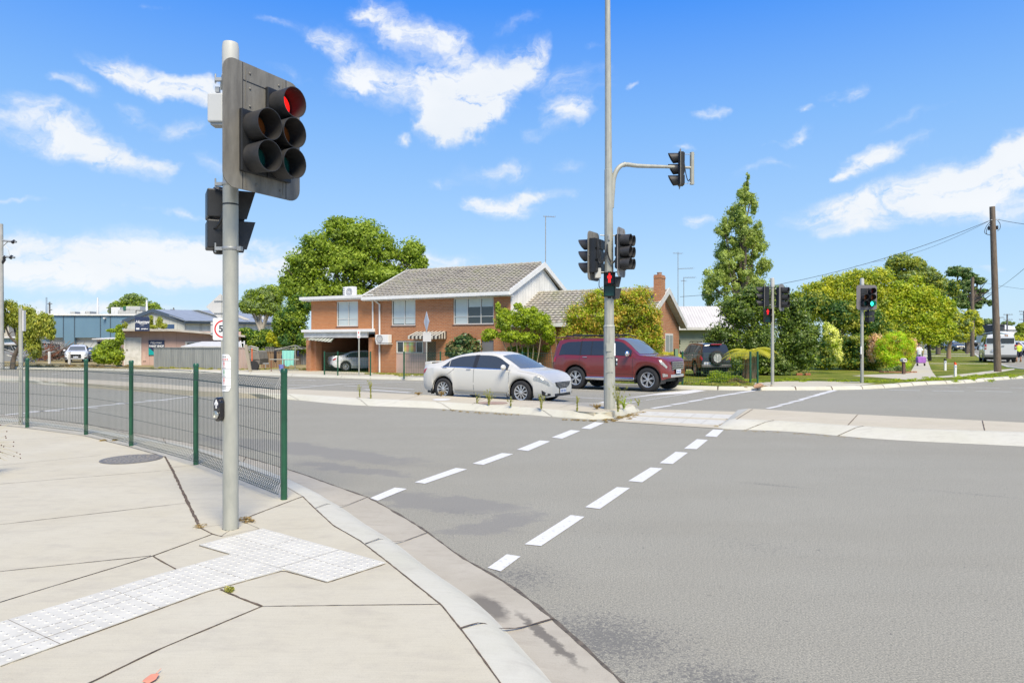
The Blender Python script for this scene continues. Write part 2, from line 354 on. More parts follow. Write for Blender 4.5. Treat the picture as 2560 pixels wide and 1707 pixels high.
def asphalt_mat():
    m = bpy.data.materials.new('asphalt'); m.use_nodes = True; T = NT(m.node_tree); T.n.clear()
    v = T.node('ShaderNodeTexCoord').outputs['Object']; s = T.node('ShaderNodeSeparateXYZ', ins={0: v})
    big = T.noise(v, .12, 4, .5); mid = T.noise(v, 1.1, 6, .65)
    # wear runs along the carriageway
    al = T.node('ShaderNodeMapping', ins={'Vector': v, 'Rotation': (0,0,math.radians(28)), 'Scale': (.14,1.5,1)}).outputs[0]; lane = T.noise(al, 1.0, 5, .6)
    c = T.mix(T.ramp(big, [(.35, 0), (.65, 1)]), (.292,.278,.222), (.312,.304,.252))
    c = T.mix(T.math('MULTIPLY', T.ramp(lane, [(.45, 0), (.75, 1)]), .35), c, (.265,.252,.20))
    c = T.mix(T.math('MULTIPLY', T.ramp(mid, [(.5, 0), (.8, 1)]), .20), c, (.40,.385,.32))
    # newer darker surfacing across the far carriageway
    f = T.noise(v, 95, 3, .75); f2 = T.noise(v, 260, 2, .7)
    c = T.mix(.85, c, T.ramp(f, [(.36, (.45,.45,.45)), (.46, (.93,.93,.93)), (.55, (1.07,1.06,1.05)), (.66, (1.6,1.55,1.45))]), 'MULTIPLY')
    fl_ = T.noise(v, 34, 5, .75, .8); c = T.mix(T.math('MULTIPLY', T.ramp(fl_, [(.61, 0), (.66, 1)]), .62), c, (.10,.098,.09))
    gr_ = T.noise(v, 48, 4, .8); c = T.mix(.55, c, T.ramp(gr_, [(.36, (.72,.72,.72)), (.5, (1,1,1)), (.64, (1.16,1.15,1.12))]), 'MULTIPLY')
    c = T.mix(.6, c, T.ramp(f2, [(.33, (.55,.55,.55)), (.55, (1.05,1.05,1.05))]), 'MULTIPLY')
    # pitted, ravelled patches with their own outlines
    pit = T.noise(v, 38, 6, .78, 1.0); acc = None
    for (x, y, rx, ry, k) in ((.55,3.95,1.0,.75,1.0),(.05,5.0,.75,.7,.8),(1.05,3.45,.95,.5,.85),(2.15,5.7,1.3,.55,.5),(1.15,6.3,1.4,.7,.38),(3.1,8.2,.9,.13,.8),(5.2,7.7,1.8,.16,.65),(-.55,6.9,1.1,.45,.6),(3.6,5.2,1.4,.6,.3),(6.5,6.8,2.0,.3,.45)):
        mp = T.node('ShaderNodeMapping', vector_type='TEXTURE', ins={'Vector': v, 'Location': (x,y,0), 'Rotation': (0,0,math.radians(-28)), 'Scale': (rx,ry,50)}).outputs[0]
        w = T.math('MULTIPLY', T.math('SUBTRACT', 1.0, T.node('ShaderNodeVectorMath', operation='LENGTH', ins={0: mp}).outputs['Value'], clamp=True), k)
        acc = w if acc is None else T.math('MAXIMUM', acc, w)
    thr = T.math('MULTIPLY_ADD', acc, .265, .33)
    k = T.node('ShaderNodeMapRange', ins={0: T.math('SUBTRACT', thr, pit), 1: 0.0, 2: .035, 3: 0.0, 4: .72}).outputs[0]
    c = T.mix(k, c, (.12,.118,.11))
    # water / oil stains by the crossing
    st = None; wob = T.noise(v, 4.0, 9, .78)
    wn2 = T.node('ShaderNodeTexNoise', ins={'Vector': v, 'Scale': 1.6, 'Detail': 8.0, 'Roughness': .72}).outputs[1]; vs_ = T.node('ShaderNodeVectorMath', operation='MULTIPLY_ADD', ins={0: wn2, 1: (1.1,1.1,0), 2: v}).outputs[0]
    for (x, y, rx, ry, a) in ((-.75,7.35,1.2,.42,-25),(-.15,6.45,.7,.34,35),(-3.5,11.0,3.4,.55,-32),(-2.2,9.2,1.3,.3,-32),(3.0,14.6,1.5,.35,-28),(6.5,12.4,3.5,.28,-28)):
        mp = T.node('ShaderNodeMapping', vector_type='TEXTURE', ins={'Vector': vs_, 'Location': (x+.55,y+.55,0), 'Rotation': (0,0,math.radians(a)), 'Scale': (rx,ry,50)}).outputs[0]
        w = T.math('SUBTRACT', 1.0, T.node('ShaderNodeVectorMath', operation='LENGTH', ins={0: mp}).outputs['Value'], clamp=True)
        st = w if st is None else T.math('MAXIMUM', st, w)
    sk = T.node('ShaderNodeMapRange', interpolation_type='SMOOTHSTEP', ins={0: T.math('MULTIPLY_ADD', wob, .9, T.math('SUBTRACT', st, .45)), 1: .05, 2: .40, 3: 0.0, 4: .58}).outputs[0]
    sk = T.math('MULTIPLY', sk, T.math('MINIMUM', T.math('MULTIPLY', st, 6), 1.0))
    c = T.mix(sk, c, (.195,.188,.172))
    p = T.node('ShaderNodeBsdfPrincipled', ins={'Base Color': c, 'Roughness': .86}); p.inputs['Specular IOR Level'].default_value = .35
    b = T.node('ShaderNodeBump', ins={'Strength': .25, 'Distance': .004, 'Height': f}); T.l.new(b.outputs[0], p.inputs['Normal'])
    T.node('ShaderNodeOutputMaterial', ins={0: p.outputs[0]}); return m
M['asphalt'] = asphalt_mat()
def grass_mat():
    m = bpy.data.materials.new('lawn'); m.use_nodes = True; T = NT(m.node_tree); T.n.clear()
    v = T.node('ShaderNodeTexCoord').outputs['Object']
    a = T.noise(v, .28, 6, .65); b = T.noise(v, 3.5, 5, .7); f = T.noise(v, 30, 3, .7)
    c = T.ramp(a, [(.32, (.085,.125,.018)), (.5, (.16,.19,.028)), (.62, (.30,.27,.075)), (.72, (.36,.29,.13))])
    c = T.mix(.5, c, T.ramp(b, [(.3, (.6,.75,.5)), (.6, (1.1,1.1,1))]), 'MULTIPLY'); c = T.mix(.6, c, T.ramp(f, [(.35, (.55,.6,.5)), (.6, (1.15,1.15,1.1))]), 'MULTIPLY')
    p = T.node('ShaderNodeBsdfPrincipled', ins={'Base Color': c, 'Roughness': .95}); p.inputs['Specular IOR Level'].default_value = .1
    bb = T.node('ShaderNodeBump', ins={'Strength': .8, 'Distance': .05, 'Height': f}); T.l.new(bb.outputs[0], p.inputs['Normal'])
    T.node('ShaderNodeOutputMaterial', ins={0: p.outputs[0]}); return m
M['lawn'] = grass_mat()
M['drygrass'] = mat('dry grass ground', (.36,.27,.13), .95, col2=(.18,.17,.06), scale=.8, bump=.5)
M['terrain'] = mat('distant terrain', (.13,.14,.055), .95, col2=(.22,.19,.10), scale=.08)

# ---------------------------------------------------------------- flat sheets and kerbs that follow the slope
def resample(pts, n):
    """smooth curve through points, n samples by arc length"""
    P = np.array([tuple(p) for p in pts], float); Q = np.vstack([2*P[0]-P[1], P, 2*P[-1]-P[-2]]); out = []
    for i in range(1, len(Q)-2):
        for t in np.linspace(0, 1, 12, endpoint=False):
            p0, p1, p2, p3 = Q[i-1:i+3]
            out.append(.5*((2*p1)+(-p0+p2)*t+(2*p0-5*p1+4*p2-p3)*t*t+(-p0+3*p1-3*p2+p3)*t**3))
    out.append(P[-1]); out = np.array(out)
    d = np.r_[0, np.cumsum(np.linalg.norm(np.diff(out, axis=0), axis=1))]
    s = np.linspace(0, d[-1], n); return [Vector([np.interp(t, d, out[:, k]) for k in range(3)]) for t in s]
def sheet(name, pts, dz, m, kind='structure', skirt=0.0, parent=None):
    """polygon laid dz above the road surface, cut where the slope changes; skirt = depth of its edges"""
    bm = bmesh.new(); vs = [bm.verts.new((p[0], p[1], 0)) for p in pts]; bm.faces.new(vs)
    for yc in (S0, S1):
        bmesh.ops.bisect_plane(bm, geom=bm.verts[:]+bm.edges[:]+bm.faces[:], plane_co=(0, yc, 0), plane_no=(0, 1, 0))
    bmesh.ops.triangulate(bm, faces=bm.faces[:])
    for v in bm.verts: v.co.z = G(v.co.y)+dz
    bmesh.ops.recalc_face_normals(bm, faces=bm.faces)
    if sum(f.normal.z for f in bm.faces) < 0: bmesh.ops.reverse_faces(bm, faces=bm.faces)
    if skirt:
        be = [e for e in bm.edges if e.is_boundary]
        r = bmesh.ops.extrude_edge_only(bm, edges=be)
        for v in r['geom']:
            if isinstance(v, bmesh.types.BMVert): v.co.z -= skirt
    me = bpy.data.meshes.new(name); bm.to_mesh(me); bm.free(); me.materials.append(m)
    o = bpy.data.objects.new(name, me); C.objects.link(o)
    if parent: o.parent = parent
    return tag(o, kind=kind) if kind else o
def loft(name, lines, m, kind='structure', n=0, smooth=True):
    if n: lines = [resample(l, n) for l in lines]
    k = len(lines[0]); mb = MB(); mb.add([p for l in lines for p in l], [(a*k+i, a*k+i+1, (a+1)*k+i+1, (a+1)*k+i) for a in range(len(lines)-1) for i in range(k-1)])
    o = mb.build(name, m, smooth=35 if smooth else False)
    if sum(p.normal.z*p.area for p in o.data.polygons) < 0: o.data.flip_normals()
    return tag(o, kind=kind) if kind else o
def pxs(l, dz): return [gp(x, y, dz) for x, y in l]
rng = random.Random(5)

# terrain to the horizon and the asphalt
g = MB(); xs = [-900,-120,-40,0,40,120,900]; ys = [-40, S0, S1, 70, 140, 300, 1500]
g.add([(x, y, G(y)-.06-(0.0 if y < 200 else .4)) for y in ys for x in xs], [(j*7+i, j*7+i+1, (j+1)*7+i+1, (j+1)*7+i) for j in range(6) for i in range(6)])
tag(g.build('ground', M['terrain'], fix=False), kind='structure')
far_kerb = [(-420,905),(0,921),(240,926),(400,930),(600,936),(760,942),(906,947),(1062,951),(1400,962),(1743,974),(1883,976),(2086,975),(2165,973),(2235,969),(2316,962),(2415,958),(2479,952),(2559,946),(2700,938),(2900,930)]
fk = resample(pxs(far_kerb, 0), 90)
road_pts = [(-60,-15),(-70,30)]+[(p.x, p.y+.15) for p in fk]+[(70,20),(60,-15)]
sheet('road', road_pts, 0.0, M['asphalt'])

# ---- near corner: footpath, kerb, gutter
back = [(-330,1030),(0,1051),(220,1079),(409,1109),(503,1129),(598,1161),(700,1206),(757,1240),(782,1265),(833,1312),(901,1351),(961,1397),(1040,1460),(1105,1512),(1175,1600),(1252,1707),(1330,1850)]
edge = [(-330,1016),(0,1036),(220,1062),(409,1096),(503,1113),(598,1138),(740,1180),(805,1203),(870,1226),(925,1246),(990,1282),(1056,1322),(1154,1393),(1241,1442),(1328,1502),(1404,1567),(1556,1707),(1690,1850)]
bl = resample(pxs(back, .12), 90); el_ = resample(pxs(edge, .004), 90)
def between(t, z): return [Vector((a.x+(b.x-a.x)*t, a.y+(b.y-a.y)*t, z)) for a, b in zip(bl, el_)]
loft('kerb', [[Vector((p.x, p.y, .118)) for p in bl], between(.22, .112), between(.34, .085), between(.44, .028), between(.47, .02)], M['kerb'])
loft('gutter', [between(.47, .02), between(.60, .012), between(1.0, .006)], M['channel'])
foot = [(p.x, p.y) for p in bl]
foot_pts = foot+[(.6,-3),(-30,-3),(-30,15.0)]
sheet('footpath', foot_pts, .12, M['path'])
def ragged(name, lines, dz, w, m=None, jit=.35, seed=1, parent=None, kind='structure', px=True):
    """thin strips of dirt-filled joint: width varies along the line"""
    r = random.Random(seed); mb = MB()
    for ln in lines:
        ww = w
        if isinstance(ln, tuple): ln, ww = ln
        ww *= .78
        P = [gp(x, y, dz) for x, y in ln] if px else [Vector(p) for p in ln]
        L = sum((b-a).length for a, b in zip(P, P[1:])); n = max(3, int(L/.05)); n = min(n, 220)
        Q = []; d = [0]
        for a, b in zip(P, P[1:]): d.append(d[-1]+(b-a).length)
        for i in range(n):
            t = L*i/(n-1); k = max(j for j in range(len(P)-1) if d[j] <= t+1e-9)
            Q.append(P[k].lerp(P[k+1], min(1, (t-d[k])/max(1e-6, d[k+1]-d[k]))))
        vs = []
        for i, q in enumerate(Q):
            t = (Q[min(i+1, n-1)]-Q[max(i-1, 0)]).normalized(); s = Vector((-t.y, t.x, 0))
            off = s*r.uniform(-.12, .12)*ww; h = ww/2*r.uniform(1-jit, 1+jit); vs += [q+off+s*h, q+off-s*h]
        mb.add(vs, [(2*i, 2*i+2, 2*i+3, 2*i+1) for i in range(n-1)])
    o = mb.build(name, m or M['joint'], parent); 
    if sum(p.normal.z for p in o.data.polygons) < 0: o.data.flip_normals()
    return tag(o, kind=kind) if kind else o
joints = [([(-200,1042),(0,1061),(208,1088),(324,1116),(412,1141)], .016), ([(412,1140),(431,1174),(469,1254),(500,1318)], .034),
 ([(-60,1168),(50,1158),(252,1137)], .008), ([(-60,1214),(60,1204),(431,1174)], .009), ([(431,1168),(490,1161)], .007), ([(-80,1318),(0,1310),(469,1256)], .010), ([(-80,1106),(10,1100),(214,1089)], .006),
 ([(-80,1436),(0,1427),(378,1388)], .010), ([(-80,1530),(0,1504),(98,1474),(383,1388)], .012), ([(383,1388),(531,1334)], .014), ([(500,1318),(531,1334),(556,1340)], .014),
 ([(514,1316),(560,1310),(600,1300),(648,1320)], .004), ([(556,1340),(648,1320)], .004), ([(553,1339),(578,1322)], .004), ([(598,1301),(640,1284),(740,1246),(757,1240)], .016), ([(383,1389),(402,1401),(440,1421)], .014),
 ([(551,1472),(595,1491),(655,1514)], .020), ([(655,1514),(900,1511),(1100,1509)], .009), ([(655,1514),(400,1620),(221,1707),(100,1765)], .014),
 ([(757,1240),(782,1265),(833,1312),(901,1351),(961,1397),(1040,1460),(1105,1512),(1175,1600),(1252,1707),(1330,1850)], .012), ([(220,1080),(409,1111),(503,1131),(598,1163),(700,1208),(757,1240)], .005)]
ragged('pavement_joints', joints, .1235, .01)
def cross_joint(name, i, t0, t1, w=.012):
    a, b = bl[i], el_[i]; P = []
    for t in np.linspace(t0, t1, 6):
        z = .124 if t < .22 else (.118-(t-.22)*.25 if t < .34 else (.089-(t-.34)*.6 if t < .44 else .024-(t-.44)*.02)); P.append((a.x+(b.x-a.x)*t, a.y+(b.y-a.y)*t, max(z, .014)))
    return P
def near_i(px_, py_): q = gp(px_, py_, .12); return min(range(90), key=lambda i: (bl[i]-q).length)
ragged('kerb_joints', [(cross_joint('', near_i(*p), .0, 1.0), w) for p, w in (((905,1353),.014),((785,1268),.012),((1150,1570),.018),((598,1161),.01),((409,1109),.01))], 0, .01, px=False)
ragged('gutter_edge', [([Vector((p.x, p.y, .0085)) for p in el_[8:]], .028)], 0, .02, M['edge'], jit=.7, px=False)
# ---- tactile paving
def bilerp(q, u, v): return q[0].lerp(q[1], u).lerp(q[3].lerp(q[2], u), v)
def tactile(label, quad, seams, steps):
    q = pxs(quad, .124); nu = max(2, int((q[1]-q[0]).length/.062)); nvv = max(2, int((q[3]-q[0]).length/.062))
    root = MB(); cx_, cy_ = sum(p.x for p in q)/4, sum(p.y for p in q)/4
    root.prism([p+Vector((0,0,.004)) for p in q], (0,0,-.012))
    o = root.build('tactile_paving', M['tactile']); tag(o, label, 'tactile paving', 'white tactile paving panels on the corner footpath')
    d = MB()
    for i in range(nu):
        for j in range(nvv):
            p = bilerp(q, (i+.5)/nu, (j+.5)/nvv)+Vector((0,0,.004)); d.lathe([(.016,0),(.012,.003),(.004,.0034)], p, n=7, cap=False)
    tag(d.build('raised_dots', M['dots'], o, smooth=True), kind='stuff')
    ragged('seam', [([bilerp(q, u0, v0)+Vector((0,0,.0048)), bilerp(q, u1, v1)+Vector((0,0,.0048))], .004) for u0, v0, u1, v1 in seams], 0, .004, M['joint'], parent=o, kind=None, px=False)
    return o
tactile('white tactile panel closest to the kerb, its far end touching the kerb crack', [(498,1362),(657,1321),(965,1407),(818,1454)], [(.0,.33,1,.33),(0,.66,1,.66),(.5,0,.5,1)], 0)
tactile('white tactile panel joining the kerbside panel to the long strip', [(578,1385),(709,1424),(514,1478),(389,1438)], [(0,.5,1,.5)], 0)
tactile('middle white tactile panel of the long strip on the corner', [(389,1438),(514,1478),(270,1567),(147,1512)], [(.5,0,.5,1),(0,.5,1,.5),(.25,0,.25,1)], 0)
tactile('white tactile panel that runs off at the lower left edge of the photo', [(147,1512),(270,1567),(-60,1686),(-200,1614)], [(.5,0,.5,1),(0,.4,1,.4),(.75,0,.75,1)], 0)
ragged('tactile_border', [([(498,1363),(657,1322),(965,1408),(818,1455),(709,1425),(514,1479),(270,1568),(0,1664)], .010), ([(498,1363),(578,1386),(389,1439),(147,1513),(0,1556)], .008)], .1238, .01)

# ---- painted markings
pm = []
for q in [[(1120,1303),(1150,1311),(1196,1277),(1164,1272)],[(1205,1249),(1243,1253),(1343,1186),(1311,1182)],[(1344,1164),(1378,1168),(1447,1120),(1417,1118)],[(1443,1104),(1475,1107),(1522,1075),(1494,1073)],
 [(1515,1063),(1545,1065),(1580,1039),(1552,1037)],[(1571,1030),(1600,1031),(1626,1010),(1601,1008)],[(1619,1001),(1646,1003),(1662,987),(1638,986)],[(848,1144),(868,1149),(935,1122),(907,1119)],
 [(952,1107),(976,1110),(1073,1077),(1047,1074)],[(1085,1064),(1110,1067),(1179,1042),(1153,1040)],[(1187,1032),(1213,1035),(1264,1013),(1240,1011)],[(1267,1004),(1291,1007),(1333,989),(1311,987)],[(1335,983),(1356,985),(1387,971),(1366,969)]]:
    pm.append([gp(*D(*p), .005) for p in q])
def zq(l, s=.4507, ox=1500, oy=940): return [(ox+x*s, oy+y*s) for x, y in l]
for a, b in (((290,178),(395,162)),((400,158),(488,145)),((490,142),(570,129)),((575,126),(645,115)),((645,112),(710,103)),((710,102),(770,94)),((770,92),(868,78)),
             ((928,179),(1005,163)),((995,160),(1065,147)),((1055,144),(1125,132)),((1110,130),(1160,119)),((1155,116),(1210,106)),((1197,105),(1240,96)),((1230,96),(1275,87)),((1268,86),(1305,78))):
    (x0, y0), (x1, y1) = a, b; w = 26 if y0 > 140 else 30 if y0 > 110 else 34
    pm.append(pxs(zq([(x0-w/2, y0-1), (x0+w/2, y0+1), (x1+w/2-2, y1+1), (x1-w/2+2, y1-1)]), .005))
pm.append(pxs([(1462,1013),(1530,1011),(1564,1008),(1640,996),(1719,984),(1766,976),(1736,974),(1660,981),(1511,1003)], .005))
def line_(pts, w, z=.005):
    P = pxs(pts, z)
    for a, b in zip(P, P[1:]):
        t = (b-a).normalized(); s = Vector((-t.y, t.x, 0))*w/2; c = [a+s, b+s, b-s, a-s]
        for p in c: p.z = G(p.y)+z
        pm.append(c)
for l, w in (([(0,1038),(120,1026),(250,1014),(400,1000),(484,990)],.13),([(0,1042),(60,1040)],.12),([(70,1028),(150,1027)],.1),([(215,1018),(245,1019)],.1),([(290,1007),(330,1008)],.1),([(365,1000),(420,1001)],.1),
 ([(719,949),(790,951)],.12),([(770,950),(1062,955)],.10),([(700,962.5),(790,963)],.1),([(720,971),(790,965),(856,959.5),(1005,955)],.12),([(860,963.5),(1036,973)],.10),([(911,973),(1025,981)],.20),
 ([(1426,972.5),(1512,977.4)],.1),([(1539,981),(1625,983)],.1),([(1390,990),(1511,996.5)],.1),([(1625,984),(1700,986)],.0),
 ([(2221,974.5),(2300,976)],.12),([(2329,976.5),(2410,978)],.12),([(2329,966),(2392,968)],.1),([(2417,968),(2498,969.5)],.1),([(2440,977.5),(2530,979)],.12),([(2525,968.5),(2600,971)],.1),([(2100,972.8),(2190,974)],.1),
 ([(285,956),(330,957),(420,958)],.12),([(600,956),(700,959)],.1),([(300,944),(360,946)],.12),([(0,929),(40,929)],.12),([(130,935),(150,935.5)],.12),([(200,938),(225,938.5)],.12),([(380,941),(470,944),(560,947)],.1)):
    if w: line_(l, w)
mb = MB()
for q in pm:
    mb.add(q, [tuple(range(len(q)))])
o = mb.build('road_markings', M['paint'])
bmx = bmesh.new(); bmx.from_mesh(o.data)
for f in bmx.faces:
    if f.normal.z < 0: f.normal_flip()
bmx.to_mesh(o.data); bmx.free(); tag(o, kind='structure')

# ---- the two traffic islands
ZI = .15
bot = resample(pxs([(-420,935),(0,953),(126,962),(267,971),(403,981),(484,988),(600,993),(720,998),(876,1012),(1091,1021),(1287,1034),(1400,1043),(1505,1049),(1540,1043),(1575,1034),(1600,1027)], .002), 110)
top = resample(pxs([(-420,926),(0,945),(126,953),(267,962),(403,971),(484,977),(600,982),(720,984),(876,994),(1091,1004),(1287,1016),(1400,1025),(1490,1031),(1532,1028),(1560,1021),(1582,1014)], ZI), 110)
bck = [(1592,1013),(1570,1008),(1509,1006.5),(1440,1005),(1300,1000),(1142,991),(1040,986),(900,979),(720,972),(600,969),(484,966),(403,960),(267,951),(126,944.5),(0,938),(-420,922)]
bk = pxs(bck, ZI)
sheet('traffic_island', [(p.x, p.y) for p in top]+[(p.x, p.y) for p in bk], ZI, M['median'], skirt=.16)
loft('island_kerb', [[Vector((p.x, p.y, G(p.y)+ZI+.004)) for p in top], [a.lerp(b, .35)+Vector((0,0,.03)) for a, b in zip(top, bot)], bot], M['kerb'])
ijo = []
for x, y in ((876,994),(1091,1004),(1345,1020),(700,984),(560,980)):
    i = min(range(110), key=lambda i: (top[i]-gp(x, y, ZI)).length); ijo.append(([top[i]+Vector((0,0,.008)), top[i].lerp(bot[i], .35)+Vector((0,0,.034)), bot[i]+Vector((0,0,.006))], .015))
ragged('island_kerb_joints', ijo, 0, .015, px=False)
ragged('island_joints', [([(1400,1018),(1455,1003)], .012), ([(1000,1000),(1060,986)], .012), ([(1180,1010),(1215,995)], .010), ([(1300,1017),(1380,1006)], .01), ([(125,957),(160,951),(235,948)], .03), ([(300,962),(420,960)], .02)], ZI+.004, .01)
# right island
rb = resample(pxs([(1795,1066),(1812,1072),(1969,1078.5),(2212,1098),(2560,1115.6),(2900,1134)], .002), 60)
rt = resample(pxs([(1836,1046),(1850,1047.5),(1973,1053),(2212,1068),(2560,1080),(2900,1094)], ZI), 60)
rbk = pxs([(2900,1073),(2560,1056),(2144.5,1035.5),(1890,1022),(1872,1021)], ZI)
sheet('traffic_island_right', [(p.x, p.y) for p in rt]+[(p.x, p.y) for p in rbk], ZI, M['median'], skirt=.16)
loft('island_kerb_right', [[Vector((p.x, p.y, ZI+.004)) for p in rt], [a.lerp(b, .3)+Vector((0,0,.025)) for a, b in zip(rt, rb)], rb], M['kerb'])
loft('island_kerb_end', [[rt[0]+Vector((0,0,.004)), rbk[-1]+Vector((0,0,.004))], [rb[0], gp(1845,1024,.002)]], M['kerb'], smooth=False)
j2 = [([rt[k]+Vector((0,0,.008)), rt[k].lerp(rb[k], .3)+Vector((0,0,.03)), rb[k]+Vector((0,0,.006))], .022) for k in (7, 21)]
ragged('island_kerb_joints_right', j2, 0, .02, px=False)
ragged('island_joints_right', [([(2144,1036),(2120,1062)], .02), ([(2456,1051),(2462,1075)], .02), ([(1842,1047),(1882,1022)], .02), ([(1850,1048),(1973,1053.5),(2212,1068),(2560,1080)], .006)], ZI+.0065, .01)
# level cut-through between the islands, with its two white strips
sheet('crossing_path', [(p.x, p.y) for p in pxs([(1613,1022),(1851,1029),(1806,1071),(1700,1064),(1536,1053)], .008)], .008, M['median'])
for nm, q in (('tactile_strip', [(1606,1028),(1836,1037),(1824,1047),(1584,1037)]), ('tactile_strip', [(1579,1040),(1818,1051),(1804,1063),(1556,1050)])):
    w_ = MB(); P = pxs(q, .012); w_.prism([p+Vector((0,0,.004)) for p in P], (0,0,-.01)); o = w_.build(nm, M['tactile']); tag(o, ('far' if q[0][1] < 1035 else 'near')+'er white tactile strip across the gap between the two islands', 'tactile paving')
    ragged('seam', [([bilerp(P, u, 0)+Vector((0,0,.0048)), bilerp(P, u, 1)+Vector((0,0,.0048))], .006) for u in (.2,.4,.6,.8)], 0, .01, parent=o, kind=None, px=False)

# ---- far side: kerb, footpath, forecourt, lawns
fk_top = [Vector((p.x, p.y, 0)) for p in fk]
def shift(pts, d, z):
    out = []
    for i, p in enumerate(pts):
        t = pts[min(i+1, len(pts)-1)]-pts[max(i-1, 0)]; t.z = 0; t.normalize(); s = Vector((-t.y, t.x, 0)); q = Vector((p.x, p.y, 0))+s*d; q.z = G(q.y)+z; out.append(q)
    return out
loft('far_kerb', [shift(fk_top, 0, .002), shift(fk_top, .05, .10), shift(fk_top, .10, .13), shift(fk_top, .34, .132)], M['kerb'])
rv = random.Random(8); kj = []
a_, b_, c_, d_ = shift(fk_top, -.002, .01), shift(fk_top, .045, .105), shift(fk_top, .10, .137), shift(fk_top, .34, .137)
for i in list(range(4, 60, 3))+list(range(60, 86)):
    kj.append(([a_[i], b_[i], c_[i], d_[i]], .03 if i < 60 else .09))
ragged('far_kerb_joints', kj, 0, .03, px=False)
f2 = shift(fk_top, .30, .12)
lawn = [(p.x, p.y) for p in f2[30:]]+[(90,44),(90,260),(-14,260),(-14,44)]
sheet('lawn', [(p.x, p.y) for p in f2[36:]]+[(120,30),(120,420),(-11,420),(-11,40)], .115, M['lawn'])
sheet('dry_verge', [(p.x, p.y) for p in f2[:37]]+[(-11.01,40),(-11.01,420),(-260,420),(-120,44)], .105, M['drygrass'])
def pathpoly(name, q, dz, m): return sheet(name, [(p.x, p.y) for p in pxs(q, dz)], dz, m)
def kerbside(name, x0, x1, outer, dz, m):
    pr = lambda p: CX+p.x/p.y*F
    inner = [(p.x, p.y) for p in f2 if x0 <= pr(p) <= x1]
    return sheet(name, inner+[(p.x, p.y) for p in pxs(outer, dz)], dz, m)
kerbside('far_footpath', 380, 1230, [(1220,945),(1000,935),(796,928),(700,925),(562,923.5),(380,921)], .124, M['path'])
pathpoly('driveway', [(770,925.5),(940,931.5),(955,938),(792,930)], .128, M['path'])
kerbside('verge_footpath', 1870, 2190, [(2190,958),(2110,957),(2095,956),(2150,955.5),(2150,954),(2040,952.5),(1960,953),(1880,957)], .124, M['path'])
pathpoly('side_footpath', [(2130,939),(2180,936),(2252,934),(2275,932),(2281,922),(2288,910),(2302,897),(2310,885),(2311,872),(2313,866),(2317,866),(2318,885),(2318,897),(2327,922),(2342,943),(2285,951),(2245,947),(2180,942)], .124, M['path'])
pathpoly('verge_path', [(2342,941),(2395,936),(2456,929),(2490,925),(2535,921),(2537,923.5),(2470,934),(2420,940.5),(2355,944)], .122, M['path'])
for i, (x0, x1, y) in enumerate(((2308,2432,889.5),(2306,2428,884.5),(2326,2470,908.5),(2302,2345,874),(2301,2330,861.4))):
    h = (.6 if i < 2 else .5) if i != 4 else .35
    pathpoly('driveway_strip', [(x0,y+h),(x0,y-h),(x1,y-h+.4),(x1,y+h+.4)], .122, M['path'])
# side street beyond the verge
sk = [(2700,945),(2559,926),(2527,921.7),(2476,904),(2450,894.6),(2434.5,883),(2424,876),(2407,871),(2385,866),(2372,862)]
S_ = pxs(sk, .0)
S2 = [Vector((p.x, p.y, 0)) for p in S_]
sheet('side_street', [(p.x, p.y) for p in S2]+[(p[0], p[1]) for p in ((300, 330),(300,60))], .125, M['asphalt'])
loft('side_kerb', [shift(S2, .0, .13), shift(S2, .03, .16), shift(S2, .22, .162), shift(S2, .25, .12)][::-1], M['kerb'])
# ---------------------------------------------------------------- signals
def rrect(w, h, r, n=6, cx=0.0, cz=0.0, y=0.0):
    P = []
    for (sx, sz, a0) in ((1,1,0),(-1,1,90),(-1,-1,180),(1,-1,270)):
        for k in range(n+1):
            a = math.radians(a0+90*k/n); P.append((cx+sx*(w/2-r)+r*math.cos(a), y, cz+sz*(h/2-r)+r*math.sin(a)))
    return P
def visor_mesh(mb, cx, cz, y0, r, L, cut, n=28):
    vs = []; th = .005
    for (rr, ext) in ((r, 0), (r*1.07, 1), (r*1.07-th, 1), (r-th, 0)):
        for j in range(n):
            a = 2*math.pi*j/n; s = math.sin(a); l = L*(1-cut*(1-s)/2) if ext else 0
            vs.append((cx+rr*math.cos(a), y0-l, cz+rr*s))
    mb.add(vs, [(k*n+j, k*n+(j+1) % n, ((k+1) % 4)*n+(j+1) % n, ((k+1) % 4)*n+j) for k in range(3) for j in range(n)])
